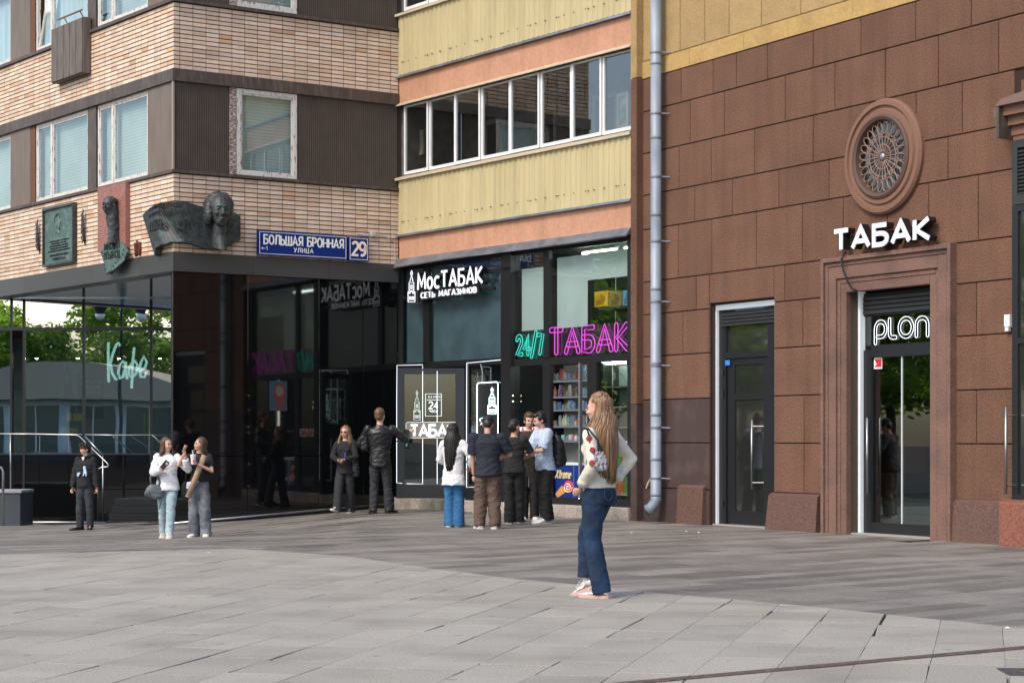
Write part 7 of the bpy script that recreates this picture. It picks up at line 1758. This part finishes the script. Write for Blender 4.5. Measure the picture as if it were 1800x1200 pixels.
obj('flap_seam', MB().tube([(-.07*H,-.05*H,.09*H),(-.05*H,-.056*H,.03*H),(-.02*H,-.055*H,.0)], .005*H, 6), k_bag, b_, Mb, smooth=True)
def phone(J, i, label, rot=(0,0,0)):
    w_ = J['wr'][i]; H = J['H']; d = (w_-J['el'][i]).normalized()
    at = w_ + Vector((.02 if i == 1 else -.02, -.02, .035))*H
    p = root('phone', J['M'] @ Matrix.Translation(at) @ Matrix.Rotation(radians(rot[0]),4,'X') @ Matrix.Rotation(radians(rot[1]),4,'Y') @ Matrix.Rotation(radians(rot[2]),4,'Z'), label, 'phone')
    obj('case', MB().box(-.036,.036,-.005,.005,-.07,.07,.004), m_black, p, WM[p]); obj('screen', MB().box(-.033,.033,.0052,.0062,-.066,.066), mat('phone_screen', (.02,.03,.05), .1, emit=(.5,.6,.8), estr=.2), p, WM[p])
    return p
phone(J2, 1, 'dark phone in the hand of the woman in the white blouse', (-20,35,10))
phone(J10, 0, 'phone held by the man with the backpack', (-50,0,0)); phone(J4, 1, 'phone held by the woman in sunglasses', (-70,0,0)); phone(J6, 1, 'phone held by the woman in the oversized white shirt', (-40,10,0))
# cup with straw, cardboard tube
H = J3['H']; at = J3['wr'][0] + Vector((-.055,-.03,.005))*H
c_ = carried('paper_cup', 'white paper cup with a red dot and a straw', 'cup', J3, at); Mb = WM[c_]
obj('cup', MB().lathe((0,0,0), [(.026,0),(.028,.004),(.040,.125),(.042,.128),(.042,.133),(.038,.133)], 18), m_sw, c_, Mb, smooth=True)
obj('lid', MB().lathe((0,0,.133), [(.043,0),(.043,.01),(.035,.014)], 18), m_white, c_, Mb)
obj('straw', MB().tube([(0,0,.14),(-.012,-.005,.21)], .005, 6), m_sw, c_, Mb)
obj('dot', MB().ell((.02,-.033,.05),(.020,.006,.022),10,8), mat('red_dot', (.6,.03,.02), .5), c_, Mb)
pa_ = Vector((.085,-.115,.815))*H; pb_ = Vector((-.075,-.135,.41))*H
tbx = carried('cardboard_tube', 'long brown cardboard tube held diagonally', 'tube', J3, pb_); Mb = WM[tbx]
dt = pa_-pb_; m_cb = mat('cardboard', (.33,.235,.155), .8, var=.1, vscale=10)
obj('tube', MB().tube([(0,0,0), dt*.5, dt], .042, 18), m_cb, tbx, Mb, smooth=True)
obj('end_cap', MB().tube([dt, dt*1.012], .0435, 18), mat('cap_tan', (.40,.30,.21), .7), tbx, Mb); obj('end_cap', MB().tube([dt*-.012, dt*0], .0435, 18), MATS['cap_tan'], tbx, Mb)
hb = carried('black_bag', 'black bag hanging at the side of the woman in the black tee', 'bag', J3, Vector((-.135,-.02,.40))*H); Mb = WM[hb]
obj('body', remesh(MB().loft([ring((0,0,-.02*H),.03*H,.02*H), ring((0,0,.03*H),.05*H,.03*H), ring((0,0,.11*H),.04*H,.025*H), ring((0,0,.15*H),.02*H,.015*H)]), .009, 2, .5, folds(.006*H)), None, hb, Mb).data.materials.append(k_black)
obj('strap', MB().tube([(0,0,.14*H),(.01*H,.0,.25*H),(.05*H,.02*H,.40*H)], .006*H, 6), k_black, hb, Mb)
# bags of the pair at the glass
H = J4['H']; bg4 = carried('tote_bag', 'black glossy tote bag beside the woman in sunglasses', 'bag', J4, Vector((.115,.0,.42))*H); Mb = WM[bg4]
obj('body', remesh(MB().loft([ring((0,0,0),.05*H,.02*H), ring((0,0,.05*H),.055*H,.03*H), ring((0,0,.15*H),.045*H,.022*H), ring((0,0,.19*H),.03*H,.012*H)]), .009, 2, .5, folds(.008*H)), None, bg4, Mb).data.materials.append(k_leather)
obj('strap', MB().tube([(-.02*H,0,.18*H),(-.03*H,.01*H,.3*H),(-.035*H,.03*H,.42*H)], .006*H, 6), k_leather, bg4, Mb)
H = J5['H']; bg5 = carried('small_bag', 'small dark bag slung at the side of the man in the leather jacket', 'bag', J5, Vector((.15,-.02,.60))*H); Mb = WM[bg5]
obj('body', remesh(MB().box(-.03*H,.03*H,-.045*H,.045*H,0,.13*H), .01, 4, .5, folds(.006*H)), None, bg5, Mb).data.materials.append(k_leather)
obj('strap', MB().tube([(0,0,.125*H),(-.03*H,.04*H,.2*H),(-.05*H,.05*H,.23*H)], .006*H, 6), k_leather, bg5, Mb)
# khaki bag in the group
H = J10['H']; bk = carried('khaki_pouch', 'khaki bag hanging at the front of the man with the backpack', 'bag', J10, Vector((.02,-.15,.415))*H); Mb = WM[bk]
m_kh = mat('khaki', (.085,.072,.042), .85, var=.15, vscale=20)
obj('body', remesh(MB().loft([ring((0,0,0),.05*H,.03*H), ring((0,0,.06*H),.055*H,.035*H), ring((0,.01*H,.14*H),.04*H,.028*H)]), .009, 3, .5, folds(.007*H)), None, bk, Mb).data.materials.append(m_kh)
obj('strap', MB().tube([(0,-.02*H,.13*H),(.03*H,.05*H,.27*H),(.07*H,.13*H,.40*H)], .006*H, 6), m_kh, bk, Mb); obj('hanging_strap', MB().tube([(-.03*H,0,.03*H),(-.035*H,0,-.09*H)], .005*H, 5), mat('pale_strap', (.4,.38,.3), .8), bk, Mb)
# backpack
bp = carried('backpack', 'black backpack worn by the man in the light blue tee', 'backpack', J10, Vector((0,.115,.52))*H); Mb = WM[bp]
mb = MB(); mb.loft([ring((0,-.01*H,-.02*H),.07*H,.05*H), ring((0,.005*H,.02*H),.085*H,.068*H), ring((0,.01*H,.12*H),.085*H,.07*H), ring((0,.0,.22*H),.075*H,.055*H), ring((0,-.012*H,.27*H),.045*H,.03*H)])
m_bp = mat('black_nylon', (.012,.012,.013), .5, var=.2, vscale=20, bump=.2, bscale=40)
obj('body', remesh(mb, .009, 3, .5, folds(.006*H)), None, bp, Mb).data.materials.append(m_bp)
obj('front_pocket', remesh(MB().loft([ring((0,.045*H,.0),.06*H,.03*H), ring((0,.055*H,.04*H),.065*H,.035*H), ring((0,.05*H,.11*H),.055*H,.025*H)]), .009, 2), None, bp, Mb).data.materials.append(m_bp)
for sx in (-1, 1): obj('strap', MB().tube([(sx*.055*H,-.04*H,.25*H),(sx*.07*H,-.095*H,.295*H),(sx*.075*H,-.165*H,.26*H),(sx*.082*H,-.185*H,.19*H),(sx*.088*H,-.15*H,.10*H),(sx*.075*H,-.07*H,.05*H)], .011*H, 8), m_bp, bp, Mb, smooth=True)
obj('top_loop', MB().tube([(-.02*H,-.01*H,.265*H),(0,-.01*H,.295*H),(.02*H,-.01*H,.265*H)], .005*H, 6), m_bp, bp, Mb)
# handbag of the foreground woman
H = J11['H']; at = Vector((.130,.075,.615))*H
hbg = carried('handbag', 'small grey patterned handbag under the arm of the woman in the cream sweater', 'handbag', J11, at); Mb = WM[hbg] @ Matrix.Rotation(radians(70),4,'Z')
m_hb = mat('monogram_cloth', (.05,.05,.06), .6, col2=(.28,.28,.31), c2lo=.46, c2hi=.52, c2scale=60, stretch=(1,1,.7))
obj('body', remesh(MB().loft([ring((0,0,0),.075*H,.022*H), ring((0,0,.02*H),.085*H,.03*H), ring((0,0,.06*H),.08*H,.026*H), ring((0,0,.095*H),.058*H,.012*H)]), .007, 3, .5, folds(.003*H)), None, hbg, Mb).data.materials.append(m_hb)
obj('strap', MB().tube([(-.05*H,0,.085*H),(-.045*H,-.005*H,.15*H),(-.035*H,-.03*H,.20*H),(-.03*H,-.055*H,.205*H)], .0045*H, 6), k_black, hbg, Mb, smooth=True)
obj('strap', MB().tube([(.05*H,0,.085*H),(.02*H,-.01*H,.15*H),(-.02*H,-.035*H,.205*H),(-.03*H,-.055*H,.205*H)], .0045*H, 6), k_black, hbg, Mb, smooth=True)
obj('clasp', MB().box(-.012*H,.012*H,-.032*H,-.026*H,.045*H,.06*H), mat('brass', (.5,.4,.2), .3, metal=1), hbg, Mb)
# ------------------------------------------------------------------ square opposite: trees, lamp and low building, seen in the glass
m_leaf = mat('leaf', (.20,.32,.04), .6, var=.35, vscale=1.2, col2=(.10,.19,.03), c2lo=.4, c2hi=.6, c2scale=.8, island=.25)
_nt = m_leaf.node_tree; _p = _nt.nodes['Principled BSDF']; _t = _nt.nodes.new('ShaderNodeBsdfTranslucent'); _x = _nt.nodes.new('ShaderNodeMixShader'); _x.inputs[0].default_value = .5
_t.inputs[0].default_value = (.30,.48,.05,1); _nt.links.new(_p.outputs[0], _x.inputs[1]); _nt.links.new(_t.outputs[0], _x.inputs[2]); _nt.links.new(_x.outputs[0], _nt.nodes['Material Output'].inputs[0])
m_bark = mat('bark', (.07,.055,.045), .9, var=.3, vscale=8)
def tree_meshes(seed, h, r):
    rs = random.Random(seed); tr = MB(); cr = MB()
    tr.tube([(0,0,-.2),(.05,.02,h*.2),(-.05,.05,h*.42),(.05,0,h*.7)], [.20,.16,.13,.05], 10)
    limbs = []
    for k in range(9):
        a = k*2.4; z = h*(.28+.05*k); l = r*(.75-.04*k); e = (l*cos(a), l*sin(a), z+l*.65); limbs.append(e)
        tr.tube([(0,0,z),(e[0]*.5,e[1]*.5,z+l*.25),e], [.07,.05,.015], 6)
    cl = []
    for k in range(120):
        t = rs.random(); z = h*(.30+.68*t); rr = r*(1.0-.75*abs(t-.35)**1.3*1.3)*sqrt(rs.random()); a = rs.random()*2*pi
        cl.append((rr*cos(a), rr*sin(a), z, rs.uniform(.45,.95)))
    for (x,y,z,q) in cl:
        for j in range(60):
            d = Vector((rs.gauss(0,1),rs.gauss(0,1),rs.gauss(0,.8))).normalized()*q*(rs.random()**.4)
            p = Vector((x,y,z))+d; s = rs.uniform(.10,.20); u = Vector((rs.gauss(0,1),rs.gauss(0,1),rs.gauss(0,.6))).normalized(); v = u.orthogonal().normalized()
            cr.add([p-u*s, p+v*s*.6, p+u*s, p-v*s*.6], [(0,1,2,3)])
    return tr.mesh('trunk', True), cr.mesh('crown')
TM = []
for sd_, h, r in ((1,9.0,3.0),(2,8.1,2.7)):
    a, b = tree_meshes(sd_, h, r); a.materials.append(m_bark); b.materials.append(m_leaf); TM.append((a,b))
spots = [(-38,-44,1.3),(-33,-40,1.12),(-27.5,-46,1.3),(-25.3,-41,1.02),(-20.6,-44,1.22),(-17.2,-40,1.05),(-44,-46,1.3),(-30.4,-42,1.05),(-22.8,-48,1.25),(-35.6,-48,1.3),(-27,43,1.0),(-33,48,1.1),(-30,36,1.0),(-38,42,1.15)]
wh = ['first','second','third','fourth','fifth','sixth','seventh','eighth','ninth','tenth','eleventh','twelfth','thirteenth','fourteenth']
for i, (x,y,s) in enumerate(spots):
    a, b = TM[i % 2]; M = Matrix.Translation((x,y,0)) @ Matrix.Rotation(i*1.3,4,'Z') @ Matrix.Diagonal((s,s,s,1))
    t = root('linden_tree', M, (f'leafy linden across the square mirrored in the cafe glass, {wh[i]} of the row' if i < 10 else f'leafy linden along the side street beyond the cafe, {wh[i]} of all'), 'tree', 'trees round the square')
    obj('trunk', a, None, t, M); obj('crown', b, None, t, M)
# classic twin street lamp
lx, ly = -18.9, -9.0
Ml = Matrix.Translation((lx,ly,0)); sl = root('street_lamp', Ml, 'classic twin lantern street lamp mirrored in the upper cafe glass', 'street lamp')
m_li = mat('lamp_iron', (.02,.035,.032), .5)
obj('post', MB().lathe((0,0,0), [(.28,0),(.28,.5),(.16,.6),(.11,1.2),(.08,5),(.06,7.6),(.09,7.65),(.03,8.8)], 14), m_li, sl, Ml, smooth=True)
for s in (-1, 1):
    obj('arm', MB().tube([(0,0,7.7),(s*.4,0,8.2),(s*.8,0,8.4),(s*1.0,0,8.3),(s*1.0,0,8.05)], .035, 8), m_li, sl, Ml, smooth=True)
    ln = obj('lantern', MB().lathe((s*1.0,0,7.35), [(.16,0),(.36,.35),(.40,.36),(.2,.6),(.05,.72)], 12), m_li, sl, Ml)
    obj('globe', MB().lathe((s*1.0,0,7.0), [(.05,0),(.2,.12),(.24,.34)], 12), mat('lamp_globe', (.7,.72,.7), .3), ln, Ml, smooth=True)
# low building across the square
Mv = Matrix.Translation((-46,-29,0)) @ Matrix.Rotation(radians(3),4,'Z'); pv = root('pavilion', Mv, 'long low glass pavilion with a curved brown roof across the square', 'building')
obj('wall', MB().box(0,40,-8,0,0,3.6), mat('pavilion_wall', (.62,.70,.74), .7, var=.25, vscale=.5), pv, Mv)
rp = [(-1,3.6)]+[(x, 4.4+1.5*sin(pi*((x % 13.4)/13.4))) for x in [i*1.675 for i in range(25)]]+[(41,3.6)]
obj('roof', MB().prism(rp, -9, 1.2), mat('pavilion_roof', (.50,.41,.31), .6), pv, Mv)
for i in range(12):
    w_ = obj('window', MB().box(.6+i*3.3,3.2+i*3.3,.002,.06,.5,3.2), mat('pavilion_glass', (.05,.07,.08), .1, ior=1.8), pv, Mv); obj('frame', MB().box(1.85+i*3.3,1.95+i*3.3,.06,.1,.5,3.2), m_white, w_, Mv)

# scraps of litter on the paving
m_lit = mat('litter_paper', (.62,.6,.56), .8)
for i, (x, y, lb) in enumerate(((367,972,'crumpled white scrap on the dark paving below the pair'),(548,903,'white scrap at the foot of the black glass'),(1206,934,'white scrap on the paving beside the downpipe'),(1228,936,'small white scrap near the narrow black door'),(1110,937,'white scrap between the kiosk and the downpipe'),(1770,1104,'torn white scrap at the edge of the pale slabs'))):
    p = ground_at(x, y); M = Matrix.Translation(p+Vector((0,0,.004))) @ Matrix.Rotation(i*1.1,4,'Z')
    n = 9; mb = MB(); r = random.Random(i)
    top = [(.022*cos(2*pi*k/n)*r.uniform(.6,1.2), .016*sin(2*pi*k/n)*r.uniform(.6,1.2), r.uniform(0,.007)) for k in range(n)]
    mb.v = top+[(0,0,.011)]+[(a,b,c-.002) for a,b,c in top]; mb.f = [(k,(k+1)%n,n) for k in range(n)]+[tuple(n+1+k for k in range(n-1,-1,-1))]+[(n+1+k,n+1+(k+1)%n,(k+1)%n,k) for k in range(n)]
    o = obj('paper_scrap', mb, m_lit, None, M); setp(o, lb, 'litter', 'scraps of litter')
